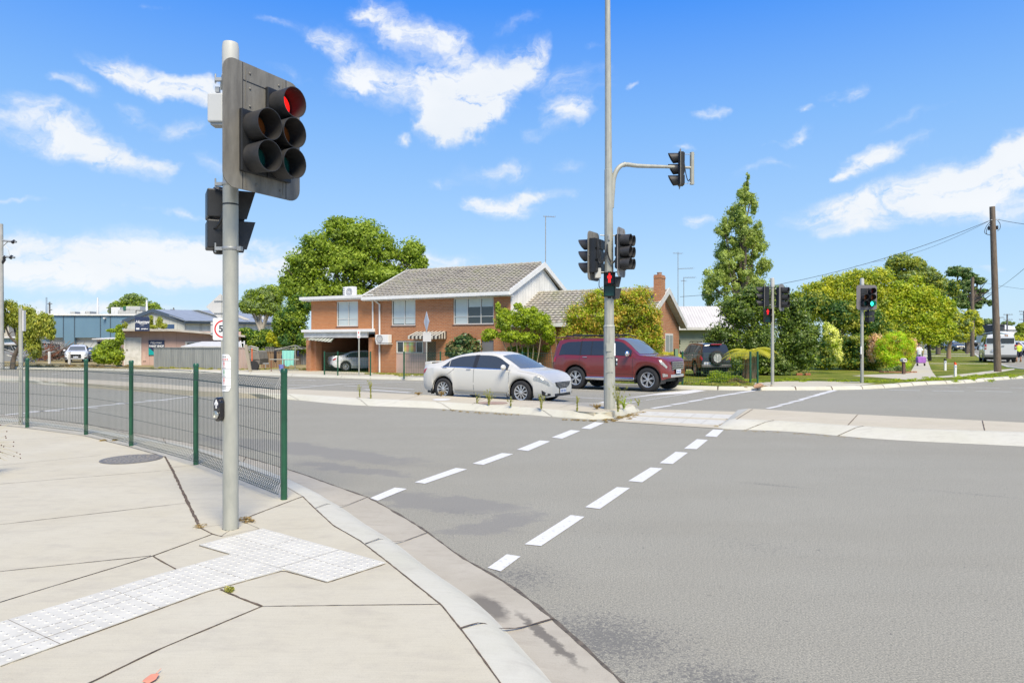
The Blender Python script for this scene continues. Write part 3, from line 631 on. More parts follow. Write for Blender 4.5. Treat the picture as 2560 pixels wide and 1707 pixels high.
def signal_head(parent, loc, yaw, w, h, lamps, blank=(), vL=.24, cut=.15, vr=.118, boardmat=None, depth=.17, rad=.11, detail=True):
    """lamps: (x, z, material key); local -Y is the way the head faces"""
    mb = MB(); mb.prism(rrect(w, h, rad), (0, .012, 0)); mb.box((0, .016, 0), (w*.9, .012, .03)); mb.box((w*.36, .014, 0), (.03, .012, h*.95)); mb.box((-w*.36, .014, 0), (.03, .012, h*.95))
    b = mb.build('signal_head', boardmat or M['board'], parent, loc=loc, rz=yaw)
    cols = {}
    for x, z, k in lamps: cols.setdefault(x, []).append(z)
    hs = MB()
    for x, zs in cols.items():
        z0, z1 = min(zs)-.125, max(zs)+.125
        hs.b2((x-.128, -.035, z0), (x+.128, -.002, z1)); hs.b2((x-.122, .013, z0), (x+.122, depth, z1))
        for z in zs: hs.b2((x-.115, depth, z-.105), (x+.115, depth+.025, z+.105))
    for x, z in blank: hs.b2((x-.128, -.03, z-.12), (x+.128, -.002, z+.12))
    hs.build('lamp_housing', M['black'], b, bevel=.006)
    for x, z, k in lamps:
        v = MB(); visor_mesh(v, x, z, -.033, vr, vL, cut); v.build('visor', M['visor'], b, smooth=50, fix=False)
        l = MB(); l.lathe([(.098, -.036), (.085, -.046), (.05, -.054), (.001, -.057)], (x, -.012, z), 'Y', n=24); l.build('lens', M[k], b, smooth=True)
    if detail:
        rv_ = MB()
        for x, z in ((-w*.18, h*.43), (w*.2, h*.43), (-w*.18, h*.31), (-w*.18, h*.17), (-w*.1, -h*.44), (w*.22, -h*.44)): rv_.ball((x, -.003, z), (.011, .006, .011), 8, 5)
        for x in (-.23*w, .26*w): rv_.b2((x-.003, -.004, -h/2+.03), (x+.003, -.0005, h/2-.03))
        rv_.build('rivets', M['board'], b, smooth=True)
        sm_ = MB(); [sm_.b2((x-.0025, -.0022, -h/2+.004), (x+.0025, -.0004, h/2-.004)) for x in (-w*.27, w*.30)]; sm_.b2((-w*.27, -.0024, h*.355), (w*.02, -.0006, h*.362)); sm_.build('panel_seam', M['black'], b)
    return b
MAN = [(-.02,.075),(-.05,.06),(-.052,-.005),(-.034,-.005),(-.03,.035),(-.03,-.11),(-.006,-.11),(-.004,-.02),(.004,-.02),(.006,-.11),(.03,-.11),(.03,.035),(.034,-.005),(.052,-.005),(.05,.06),(.02,.075)]
def ped_head(parent, loc, yaw, lit=True, s=.28, hood=.17, depth=.17, hangs=0):
    mb = MB()
    for z in (s/2+.01, -s/2-.01): mb.b2((-s/2, .0, z-s/2), (s/2, depth, z+s/2))
    mb.lathe([(.05, s+.01), (.04, s+.05)], (0, depth/2, 0), n=12); mb.lathe([(.04, -s-.05), (.05, -s-.01)], (0, depth/2, 0), n=12)
    b = mb.build('pedestrian_lantern', M['black'], parent, bevel=.012, loc=loc, rz=yaw)
    for z in (s/2+.01, -s/2-.01):
        v = MB(); q = s/2; t = .004
        v.prism([(-q, 0, z+q), (-q, -hood, z+q), (-q, -hood*.62, z-q), (-q, 0, z-q)], (t, 0, 0)); v.prism([(q, 0, z+q), (q, -hood, z+q), (q, -hood*.62, z-q), (q, 0, z-q)], (-t, 0, 0))
        v.b2((-q, -hood, z+q-t), (q, 0, z+q)); v.build('visor', M['visor'], b)
        l = MB(); l.b2((-q*.86, -.004, z-q*.86), (q*.86, .002, z+q*.86)); l.build('lens', M['black'] if z > 0 else mat('walk lens off', (.008,.06,.05), .3), b)
    if lit:
        f = MB(); k = s/.28; zc = s/2+.01+.005
        f.prism([(x*k, -.008, zc+z*k) for x, z in MAN], (0, .003, 0)); f.lathe([(.024*k, -.008), (.022*k, -.005)], (0, 0, zc+.098*k), 'Y', n=12)
        f.build('red_figure', M['lit_red'], b)
    return b
def cable(parent, pts, r=.008):
    P = resample([Vector(p) for p in pts], 18); MB().tube(P, r, 6).build('cable', M['black'], parent, smooth=True)
def fx(mb, *a, **k): return mb

# ---- near signal pole
P0 = gp(576.5, 1321, .12)
root = empty('traffic_light', P0, 0, 'tall grey steel traffic light pole in the foreground, its six lamp board showing red', 'traffic light')
H = 4.16; R = .0635
mb = MB(); mb.lathe([(R, -.05), (R, H-.13)], n=28); mb.build('pole', M['galv'], root, smooth=True)
MB().lathe([(.068, H-.30), (.069, H-.14), (.068, H-.05), (.062, H-.012), (.03, H), (.001, H+.002)], n=28).build('pole_cap', M['cap'], root, smooth=True)
hd = Vector((-2.09, 5.75, 3.478))-P0
yaw = math.atan2(.70, .387)
b = signal_head(root, hd, yaw, .80, 1.04, [(.14, .262, 'lit_red'), (.14, .005, 'lens_amber'), (.14, -.252, 'lens_green'), (-.125, .005, 'lens_amber'), (-.125, -.252, 'lens_green')], vL=.19, cut=.06, depth=.15)
st = MB(); st.b2((-.16, -.06, -.262), (-.09, -.0585, -.256)); st.b2((-.16, -.06, -.278), (-.09, -.0585, -.272)); st.build('lens_streak', mat('lit teal streak', (.05,.5,.4), .4, emit=(.1,1,.75), estr=.9), b)  # two thin glowing teal streaks laid over the lower left green lens
# controller box, brackets, clamps
zb = lambda y: CAMZ-(y-CY)/F*P0.y-P0.z
xb = lambda x: (x-CX)/F*P0.y-P0.x
mb = MB(); mb.b2((xb(520), -.02, zb(306)), (xb(559), .12, zb(234))); mb.build('control_box', mat('pale grey box', (.47,.49,.50), .5), root, bevel=.012)
mb = MB(); mb.b2((xb(526), .0, zb(312)), (xb(556), .1, zb(304))); mb.b2((xb(535), .02, zb(228)), (xb(545), .05, zb(215))); mb.tube([(xb(549), .03, zb(222)), (xb(556), .0, zb(195)), (-.05, -.03, zb(190))], .012, 8); mb.build('box_bracket', M['galv_dark'], root)
for zz in (zb(461), zb(622), zb(200)):
    c = MB(); c.lathe([(R+.004, zz-.014), (R+.008, zz-.008), (R+.008, zz+.008), (R+.004, zz+.014)], n=24)
    c.b2((-.13, -.015, zz-.012), (-R, .015, zz+.016)); c.b2((R, -.03, zz-.018), (R+.035, .02, zz+.018)); c.tube([(-.13, 0, zz-.03), (-.13, 0, zz+.05)], .007, 6); c.build('clamp', M['galv_dark'], root, smooth=True)
c = MB(); c.lathe([(R+.003, zb(512)-.006), (R+.003, zb(512)+.006)], n=20); c.build('cable_tie', M['black'], root)
c = MB()
for zz in (zb(445), zb(215)):
    c.tube([(0, 0, zz), (hd.x*.45+.04, hd.y*.45-.03, zz+.01), (hd.x*.95-.05, hd.y*.9, zz+.01)], .014, 8)
c.build('mounting_arm', M['galv_dark'], root)
# pedestrian lantern turned away from the camera
pl = ped_head(root, (xb(553), .20, (zb(468)+zb(620))/2), math.radians(118), lit=False, s=.245, hood=.19, depth=.20)
cable(root, [(xb(521), .12, zb(493)), (xb(516), .1, zb(520)), (xb(518), .08, zb(560)), (xb(535), .02, zb(570)), (xb(556), -.01, zb(545)), (xb(562), .0, zb(500))], .010)
# push button with arrow, and the information plate curved round the pole
mb = MB()
pb = Vector((xb(560), -.035, (zb(992)+zb(1051))/2)); byaw = math.radians(-34)
mb.prism(rrect(.098, .205, .048, 8), (0, .075, 0))
bt = mb.build('push_button', mat('gloss black', (.012,.011,.012), .22, coat=.5), root, bevel=.008, loc=pb+Vector((-.035,-.03,0)), rz=byaw)
MB().lathe([(.040, -.003), (.040, .002)], (0, 0, .048), 'Y', n=24).build('arrow_disc', mat('dark disc', (.03,.03,.05), .4), bt)
a = MB(); a.prism([(0,-.006,.086),(-.026,-.006,.048),(-.020,-.006,.034),(-.007,-.006,.052),(-.007,-.006,.010),(.007,-.006,.010),(.007,-.006,.052),(.020,-.006,.034),(.026,-.006,.048)], (0,.003,0)); a.build('arrow', M['signwhite'], bt)
MB().lathe([(.034, -.004), (.034, -.012), (.027, -.014), (.026, -.008), (.020, -.010), (.001, -.012)], (0, 0, -.045), 'Y', n=24).build('button', mat('brushed metal', (.55,.55,.50), .3, .8), bt, smooth=True)
def text_mesh(s, size, m, parent, loc, rot, ex=.001, align='CENTER', bold=0.0, shear=0.0, name='lettering', sx=1.0):
    cu = bpy.data.curves.new(name, 'FONT'); cu.body = s; cu.size = size; cu.extrude = ex; cu.align_x = align; cu.align_y = 'CENTER'; cu.offset = bold; cu.shear = shear; cu.resolution_u = 3
    t = bpy.data.objects.new(name+'_src', cu); C.objects.link(t); bpy.context.view_layer.update()
    me = bpy.data.meshes.new_from_object(t.evaluated_get(bpy.context.evaluated_depsgraph_get())); bpy.data.objects.remove(t); bpy.data.curves.remove(cu)
    me.materials.clear(); me.materials.append(m); o = bpy.data.objects.new(name, me); C.objects.link(o); o.parent = parent; o.location = loc; o.rotation_euler = rot; o.scale = (sx, 1, 1)
    me.name = name; return o
def on_cyl(ang, z, r): return (math.sin(ang)*r, -math.cos(ang)*r, z)
z0, z1 = zb(977), zb(885); pn = MB(); A0, A1 = math.radians(-88), math.radians(24)
prof = []
N = 14
for i in range(N+1):
    a = A0+(A1-A0)*i/N; e = abs(2*i/N-1); cr = .03*max(0, (e-.6)/.4)**2; prof.append((a, z0+cr, z1-cr))
for i in range(N):
    (a, p, q), (a2, p2, q2) = prof[i], prof[i+1]; r1 = R+.003
    pn.quad(on_cyl(a, p, r1), on_cyl(a2, p2, r1), on_cyl(a2, q2, r1), on_cyl(a, q, r1))
pn = pn.build('information_plate', M['signwhite'], root, smooth=True, fix=False)
ln = MB(); fr = MB(); gr = MB()
def cyl_quad(mb, a0, a1, zA, zB, r=R+.0042, n=6):
    for i in range(n):
        x, y = a0+(a1-a0)*i/n, a0+(a1-a0)*(i+1)/n; mb.quad(on_cyl(x, zA, r), on_cyl(y, zA, r), on_cyl(y, zB, r), on_cyl(x, zB, r))
hz = z1-z0
for f in (.18, .40, .63, .85, .915): cyl_quad(ln, A0+.02, A1-.02, z1-f*hz-.001, z1-f*hz+.001)
for f in (.37, .60, .865, .885, .94): cyl_quad(ln, A0+.6, A1-.6, z1-f*hz-.0012, z1-f*hz+.0012)
for f, tgt in ((.27, fr), (.50, gr), (.72, fr)):
    for (u0, u1, za, zb_) in ((-.06,.06,.018,.028),(-.09,.09,-.006,.016),(-.05,-.015,-.03,-.006),(.015,.05,-.03,-.006)): cyl_quad(tgt, -.50+u0, -.50+u1, z1-f*hz+za, z1-f*hz+zb_, n=2)
for k, ch in enumerate(range(3)): cyl_quad(ln, -.75+k*.22, -.75+k*.22+.10, z1-.07*hz-.006, z1-.07*hz+.006, n=1)
for k in range(4): cyl_quad(fr, -.80+k*.24, -.80+k*.24+.14, z1-.14*hz-.005, z1-.14*hz+.006, n=1)
ln.build('plate_print', M['ink'], pn, fix=False); fr.build('plate_print', M['red'], pn, fix=False); gr.build('plate_print', M['signgreen'], pn, fix=False)
ragged('base_joint', [([(R*1.06*math.cos(t), R*1.06*math.sin(t), .004) for t in np.linspace(0, 2*math.pi, 24)], .006)], 0, .006, parent=root, kind=None, px=False)

# ---- tall mast with outreach arm on the island
P1 = gp(1524, 1022, ZI)
root = empty('traffic_light_mast', P1, 0, 'very tall steel mast on the traffic island with a curved arm and red pedestrian figure', 'traffic light')
k1 = P1.y/F; zb = lambda y: CAMZ-(y-CY)*k1-P1.z; xb = lambda x: (x-CX)*k1-P1.x
lean = lambda z: -.0048*z
mb = MB(); mb.tube([(lean(z), 0, z) for z in (-.05, zb(815))], [.135, .128], 12); mb.build('pole_base', M['galv'], root, smooth=20)
mb = MB(); mb.tube([(lean(z), 0, z) for z in (zb(815), zb(600), zb(425), zb(424), zb(0), 11.5)], [.112, .103, .094, .084, .062, .052], 12); mb.build('pole', M['galv'], root, smooth=20)
mb = MB(); mb.tube([(lean(zb(815)), 0, zb(817)), (lean(zb(815)), 0, zb(812))], [.135, .118], 12)
mb.b2((xb(1514), -.14, zb(878)), (xb(1527), -.133, zb(857))); mb.b2((xb(1513), -.139, zb(892.5)), (xb(1531), -.132, zb(891))); mb.b2((xb(1513), -.139, zb(929.5)), (xb(1531), -.132, zb(928))); mb.build('access_door', M['galv'], root)
ap = [(xb(1531), 0, zb(520)), (xb(1531.5), 0, zb(480)), (xb(1534), 0, zb(447)), (xb(1543), 0, zb(424)), (xb(1556), .05, zb(412)), (xb(1572), .12, zb(408.5)), (xb(1600), .22, zb(409))]
ae_ = Vector(at(1730, 419.5, 16.6))-P1
arm = resample([Vector(p) for p in ap]+[ae_.lerp(Vector(ap[-1]), .5), ae_], 40)
mb = MB(); mb.tube(arm, [.036+.030*min(1, i/6) - .036*(i/39) for i in range(40)], 12); mb.tube([arm[15]-Vector((.02,0,0)), arm[15]+Vector((.02,0,0))], .062, 12); mb.build('outreach_arm', M['galv'], root, smooth=True)
mb = MB(); mb.tube([ae_+Vector((0,0,-.41)), ae_+Vector((0,0,.37))], .052, 14); mb.build('arm_post', M['galv'], root, smooth=30)
hA = Vector(at(1699, 423, 16.5))-P1
hd_ = signal_head(root, hA, math.radians(-100), .56, .90, [(0, .27, 'lens_red'), (0, .0, 'lens_amber'), (0, -.27, 'lens_green')], cut=.55, vL=.24, depth=.09)
mb = MB()
for zz, q in ((.36, .32), (-.37, -.36)): mb.tube([hA+Vector((.02,0,zz)), ae_+Vector((.06,0,q))], .008, 6)
mb.build('arm_bracket', M['galv_dark'], root)
cable(root, [hA+Vector((.1,0,.28)), hA+Vector((.14,0,-.05)), hA+Vector((.2,0,-.28)), ae_+Vector((-.05,0,-.28))], .012)
hB = Vector(((xb(1556)), -.1, zb(632)))
signal_head(root, (xb(1553), -.05, zb(632)), math.radians(62), .56, 1.14, [(x, z, k) for x in (-.125, .125) for z, k in ((.27, 'lens_red'), (.0, 'lens_amber'), (-.27, 'lens_green'))], vL=.24, cut=.10, depth=.06, boardmat=mat('pale signal board', (.27,.26,.25), .6, col2=(.18,.17,.165), scale=5))
signal_head(root, (xb(1484), .08, zb(640)), math.radians(-122), .62, 1.14, [(x, z, k) for x in (-.125, .125) for z, k in ((.27, 'lens_red'), (.0, 'lens_amber'), (-.27, 'lens_green'))], vL=.27, cut=.55, depth=.16)
mb = MB()
for xx, sgn in ((1548, 1), (1500, -1)):
    for yy in (590, 682): mb.tube([(0, 0, zb(yy)), (xb(xx), 0, zb(yy)+.02)], .014, 6)
mb.b2((xb(1521)-.02, -.13, zb(602)), (xb(1521)+.02, -.09, zb(588)))
mb.build('mounting_arm', M['galv_dark'], root)
mb = MB(); mb.b2((xb(1486), -.12, zb(696)), (xb(1501), .02, zb(671))); mb.build('control_box', M['cap'], root, bevel=.012)
for k in range(3):
    cable(root, [(xb(1492), -.14, zb(598)), (xb(1491+k*3), -.17, zb(640)), (xb(1499+k*2), -.18, zb(662)), (xb(1510+k), -.15, zb(640)), (xb(1517), -.12, zb(614+k*7))], .010)
    cable(root, [(xb(1517), -.11, zb(614+k*7)), (xb(1519), -.14, zb(640+k*3)), (xb(1528), -.15, zb(656+k*3)), (xb(1538), -.12, zb(645)), (xb(1541), -.1, zb(590+k*6))], .010)
mb = MB()
for k in range(5): mb.ball((xb(1516.5), -.105, zb(613+5*k)), .016, 8, 6)
mb.build('cable_glands', M['black'], root)
ped_head(root, (xb(1521), -.17, zb(713)), math.radians(-8), True, s=.265, hood=.16)
ped_head(root, (xb(1535), .05, zb(720)), math.radians(100), False, s=.25, hood=.15)
cable(root, [(xb(1497), -.1, zb(698)), (xb(1496), -.12, zb(715)), (xb(1500), -.12, zb(723)), (xb(1507), -.12, zb(727))], .010)
mb = MB(); mb.prism(rrect(.10, .21, .048, 6), (0, .07, 0)); bt = mb.build('push_button', M['black'], root, bevel=.008, loc=(xb(1541), -.02, zb(904)), rz=math.radians(50))
MB().lathe([(.028, -.004), (.024, -.012)], (0, 0, -.05), 'Y', n=16).build('button', M['chrome'], bt); MB().lathe([(.030, -.004), (.028, -.007)], (0, 0, .045), 'Y', n=16).build('arrow_disc', M['signwhite'], bt)
mb = MB(); mb.b2((xb(1533), -.1, zb(889)), (xb(1537), .0, zb(858))); mb.build('information_plate', M['signwhite'], root)

# ---- two far signal poles
def far_pole(px, py, top, label, xcap=.078):
    P = gp(px, py, .12); r = empty('traffic_light', P, 0, label, 'traffic light'); k = P.y/F
    h = (CAMZ-(top-CY)*k)-P.z
    MB().lathe([(.063, -.05), (.060, h-.35)], n=16).build('pole', M['galv'], r, smooth=True)
    MB().lathe([(.078, h-.37), (.085, h-.33), (.080, h-.2), (.074, h-.02), (.04, h)], n=16).build('pole_cap', M['cap'], r, smooth=True)
    return P, r, (lambda x: (x-CX)*k-P.x), (lambda y: CAMZ-(y-CY)*k-P.z)
P2, root, xb, zb = far_pole(1931, 962, 694.5, 'galvanised traffic light pole before the camellia with a small red pedestrian figure')
signal_head(root, (xb(1910), .0, zb(741.5)), math.radians(-108), .52, .98, [(0, .26, 'lens_red'), (0, 0, 'lens_amber'), (0, -.26, 'lens_green')], cut=.5, vL=.27, detail=False)
signal_head(root, (xb(1953), -.05, zb(744)), math.radians(48), .50, 1.04, [(0.02, .27, 'lens_red'), (0.02, 0, 'lens_amber'), (0.02, -.27, 'lens_green')], cut=.1, detail=False, boardmat=mat('faded signal board', (.19,.185,.18), .6))
ped_head(root, (xb(1918), -.06, zb(789)), math.radians(-6), True, s=.25)
mb = MB(); 
for x, y in ((1912,722),(1912,762),(1951,722),(1951,766),(1922,782)): mb.tube([(0,0,zb(y)), (xb(x), 0, zb(y))], .014, 6)
mb.build('mounting_arm', M['galv_dark'], root); cable(root, [(xb(1921), 0, zb(712)), (xb(1919), -.05, zb(745)), (xb(1924), -.06, zb(755)), (xb(1928), -.07, zb(730))]); cable(root, [(xb(1935), 0, zb(712)), (xb(1937), -.05, zb(735)), (xb(1934), -.06, zb(750))])
P3, root, xb, zb = far_pole(2155, 956.5, 695.5, 'galvanised traffic light pole beside the lawn showing a bright green lamp')
signal_head(root, (xb(2163), -.12, zb(744)), math.radians(3), .87, 1.03, [(.165, .26, 'lens_red'), (.165, .0, 'lens_amber'), (.165, -.26, 'lit_green'), (-.125, .0, 'lens_amber'), (-.125, -.26, 'lens_green')], blank=[(-.125, .26)], vL=.20, cut=.2, boardmat=mat('grey signal board', (.155,.145,.15), .6), detail=False)
ped_head(root, (xb(2176), .05, zb(791)), math.radians(112), False, s=.22, hood=.17)
mb = MB(); mb.tube([(0,0,zb(775)), (xb(2174), .04, zb(775))], .014, 6); mb.lathe([(.066, zb(808)), (.066, zb(806))], n=16); mb.build('mounting_arm', M['galv_dark'], root)
mb = MB(); mb.b2((xb(2151.5), -.07, zb(896)), (xb(2148), -.02, zb(886))); mb.build('push_button', M['black'], root); mb = MB(); mb.b2((xb(2152), -.07, zb(885)), (xb(2150), -.02, zb(866))); mb.build('information_plate', M['signwhite'], root)

# ---------------------------------------------------------------- the green corner fence
def fence_post(parent, p, h, r=.032, m=None):
    mb = MB(); mb.lathe([(r, -.05), (r, h-.045), (r*1.10, h-.044), (r*1.10, h-.012), (r*.8, h), (.001, h+.003)], p, n=16); return mb.build('post', m or M['green'], parent, smooth=40)
posts = [gp(-170, 1052, .12), gp(68, 1068, .12), gp(215, 1086, .12), gp(328, 1114, .12), gp(490, 1161, .12), gp(710, 1248, .12)]
hts = [1.29, 1.29, 1.30, 1.31, 1.315, 1.325]
froot = empty('mesh_fence', posts[5], 0, 'dark green roll-top wire fence following the kerb of the near corner', 'fence')
def wire_panel(parent, a, b, h0, h1, roll=.10, gap=.05, wr=.0024, m=None, side=1, z0=.06, nh=5, rolls=True):
    mb = MB(); d = (b-a); d.z = 0; L = d.length; d.normalize(); s = Vector((-d.y, d.x, 0))*side; n = max(2, int(L/gap))
    za = Vector((0, 0, 1))
    def P(t, off, z): return a+d*t+s*off+za*(z+(b.z-a.z)*t/L)
    H = lambda t: h0+(h1-h0)*t/L
    for i in range(n+1):
        t = .04+(L-.08)*i/n; h = H(t)
        if rolls:
            pts = [P(t+.012, roll, z0+.02), P(t-.014, 0, z0+roll*1.15), P(t, 0, z0+roll*1.4), P(t, 0, h-roll*1.4), P(t+.014, 0, h-roll*1.15), P(t, roll*.45, h-.012), P(t-.012, roll, h-roll*1.2), P(t-.016, .006, h-roll*1.25)]
            pts = [P(t-.016, .004, z0+roll*1.25), P(t-.012, roll, z0+roll*.55), P(t, roll*.5, z0)]+pts[1:]
        else: pts = [P(t, 0, z0), P(t, 0, h)]
        mb.tube(pts, wr, 4, cap=False)
    def rail(off, zf, r=wr): mb.tube([P(t, off, zf(t)) for t in np.linspace(.02, L-.02, 5)], r, 4, cap=False)
    for k in range(nh): rail(0, lambda t, k=k: z0+roll*1.3+(H(t)-roll*2.6-z0)*k/(nh-1))
    if rolls:
        rail(roll*.45, lambda t: H(t)-.012, wr*1.5); rail(roll, lambda t: H(t)-roll*1.2); rail(roll*.5, lambda t: z0, wr*1.2); rail(roll, lambda t: z0+roll*.55)
    else: rail(0, lambda t: H(t), wr*1.6); rail(0, lambda t: z0, wr*1.3)
    return mb.build('wire_panel', m or M['wire'], parent, fix=False)
o0 = posts[5]
for p, h in zip(posts, hts): fence_post(froot, p-o0, h)
for i in range(5): wire_panel(froot, posts[i]-o0, posts[i+1]-o0, hts[i]-.085, hts[i+1]-.085, side=-1, roll=.10, z0=.055)

# far fences along the opposite kerb
def far_fence(pts, label, h=1.22, gap=.10):
    P = [gp(x, y, .125) for x, y in pts]; r = empty('mesh_fence', P[0], 0, label, 'fence', 'green mesh fences along the far kerb')
    for p in P: fence_post(r, p-P[0], h+.07, .04)
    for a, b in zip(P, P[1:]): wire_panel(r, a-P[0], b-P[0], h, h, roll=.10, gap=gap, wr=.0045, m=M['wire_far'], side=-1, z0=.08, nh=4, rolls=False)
    return r
far_fence([(811,937),(844.5,938.5),(926,939.5)], 'low green mesh fence standing in front of the carport')
far_fence([(1010,943.5),(1101,945),(1180,948),(1306,951),(1400,954),(1500,957),(1600,960)], 'long green mesh fence behind the silver sedan and the red four wheel drive')
far_fence([(1706,961),(1876,961),(1894,960)], 'green mesh fence in front of the dark four wheel drive, ending at the tree fern')

# ---------------------------------------------------------------- sign posts
def post(parent, h, r=.03, m=None, top=True, n=14): return MB().lathe([(r, -.05), (r, h), (r*.6, h+.01)], n=n).build('post', m or M['galv'], parent, smooth=40)
P = gp(52, 1062, .12); k = P.y/F; zb = lambda y: CAMZ-(y-CY)*k-P.z
r = empty('sign_post', P, 0, 'slim steel post at the far left with a narrow box sign seen edge on', 'sign post'); post(r, zb(772), .036)
mb = MB(); mb.b2((.036, -.02, zb(828)), (.066, .05, zb(776))); mb.b2((.0, .037, zb(826)), (.05, .05, zb(778))); mb.build('sign_box', M['signback'], r, bevel=.005)
# 50 sign with the diamond sign back above it
P = gp(555, 972, ZI); k = P.y/F; zb = lambda y: CAMZ-(y-CY)*k-P.z; xb = lambda x: (x-CX)*k-P.x
r = empty('speed_limit_sign', P, 0, 'white speed limit sign reading 50 in a red ring, partly hidden by the near pole', 'road sign'); post(r, zb(738), .033)
sw, sh = (585-533)*k, (850-795)*k; c = Vector((xb(559.5), -.045, zb(822.5)))
mb = MB(); mb.prism(rrect(sw, sh, .05, 5), (0, .006, 0)); pnl = mb.build('sign_panel', M['signwhite'], r, loc=c)
R0 = sw*.43
ring = MB(); n = 40; ring.add([(rr*math.cos(2*math.pi*j/n), -.003, rr*math.sin(2*math.pi*j/n)) for rr in (R0, R0*.83) for j in range(n)], [(j, (j+1) % n, n+(j+1) % n, n+j) for j in range(n)]); ring.build('red_ring', M['red'], pnl)
text_mesh('50', R0*1.05, M['ink'], pnl, (0, -.004, 0), (math.radians(90), 0, 0), bold=.008)
dm = Vector((xb(552), -.03, zb(767))); hw = 36*k
mb = MB(); mb.prism([(hw, 0, 0), (0, 0, hw*.92), (-hw, 0, 0), (0, 0, -hw*.92)], (0, .006, 0)); dmo = mb.build('diamond_sign_back', M['signback'], r, loc=dm, bevel=.004)
mb = MB(); [mb.b2((xb(537)-dm.x, -.03, zb(y)-.012-dm.z), (xb(568)-dm.x, -.006, zb(y)+.012-dm.z)) for y in (752.5, 783)]; mb.build('rail', M['galv_dark'], dmo)
mb = MB(); mb.b2((xb(526), .02, zb(838)), (xb(534), .06, zb(805))); mb.build('side_sign', M['signback'], r)
mb = MB(); [mb.b2((xb(526.5), .0, zb(y)-.01), (xb(545), .02, zb(y)+.01)) for y in (811, 833)]; mb.build('rail', M['galv_dark'], r)
# parking sign in front of the carport
P = gp(897.5, 940, .125); k = P.y/F; zb = lambda y: CAMZ-(y-CY)*k-P.z; xb = lambda x: (x-CX)*k-P.x
r = empty('parking_sign', P, 0, 'thin grey post with a small white and red parking sign before the carport', 'road sign'); post(r, zb(826), .035)
mb = MB(); mb.b2((xb(893.5), -.05, zb(845.5)), (xb(901), -.04, zb(826))); s_ = mb.build('sign_panel', M['signwhite'], r, bevel=.005)
mb = MB(); mb.b2((xb(896), -.053, zb(834)), (xb(898.5), -.0505, zb(829))); mb.b2((xb(895), -.053, zb(843)), (xb(899.5), -.0505, zb(841.5))); mb.build('sign_print', M['red'], s_)
# diamond sign seen almost edge on by the silver sedan
P = gp(1066.5, 944, .125); k = P.y/F; zb = lambda y: CAMZ-(y-CY)*k-P.z; xb = lambda x: (x-CX)*k-P.x
r = empty('warning_sign', P, 0, 'grey post with a white diamond sign seen nearly edge on and a square plate below', 'road sign'); post(r, zb(790), .035)
mb = MB(); R3 = Matrix.Rotation(math.radians(-68), 3, 'Z'); q = Vector((.0, -.045, 0)); hw = 26*k
mb.prism([q+R3@Vector(v)+Vector((0, 0, zb(804))) for v in ((hw, 0, 0), (0, 0, hw), (-hw, 0, 0), (0, 0, -hw))], R3@Vector((0, .006, 0))); mb.build('sign_panel', M['signwhite'], r)
mb = MB(); mb.b2((xb(1057.5), -.05, zb(854)), (xb(1078), -.04, zb(830))); mb.build('lower_plate', M['signback'], r, bevel=.004)
# ---------------------------------------------------------------- vehicles
def curve(pts):
    X = np.array([p[0] for p in pts], float); Y = np.array([p[1] for p in pts], float)
    m = np.gradient(Y, X)
    d = np.diff(Y)/np.diff(X)
    for i in range(len(X)):                       # limit slopes so the curve never overshoots
        lo = d[i-1] if i > 0 else d[0]; hi = d[i] if i < len(d) else d[-1]
        if lo*hi <= 0: m[i] = 0
        else: m[i] = np.sign(m[i])*min(abs(m[i]), 3*min(abs(lo), abs(hi)))
    def f(x):
        x = min(max(x, X[0]), X[-1]); i = min(int(np.searchsorted(X, x, 'right'))-1, len(X)-2); h = X[i+1]-X[i]; t = (x-X[i])/h
        return (2*t**3-3*t*t+1)*Y[i]+(t**3-2*t*t+t)*h*m[i]+(-2*t**3+3*t*t)*Y[i+1]+(t**3-t*t)*h*m[i+1]
    return f
def paint(name, col, metal=0.0, rough=.3, coat=1.0): return mat(name, col, rough, metal, coat=coat, spec=.5)
def squeeze(sp, f, r):
    for k in ('zt', 'zs', 'w', 'zb'): sp[k] = [((sp['xf']+(x-sp['xf'])*f) if x > sp['xf'] else (sp['xr']+(x-sp['xr'])*r) if x < sp['xr'] else x, v) for x, v in sp[k]]
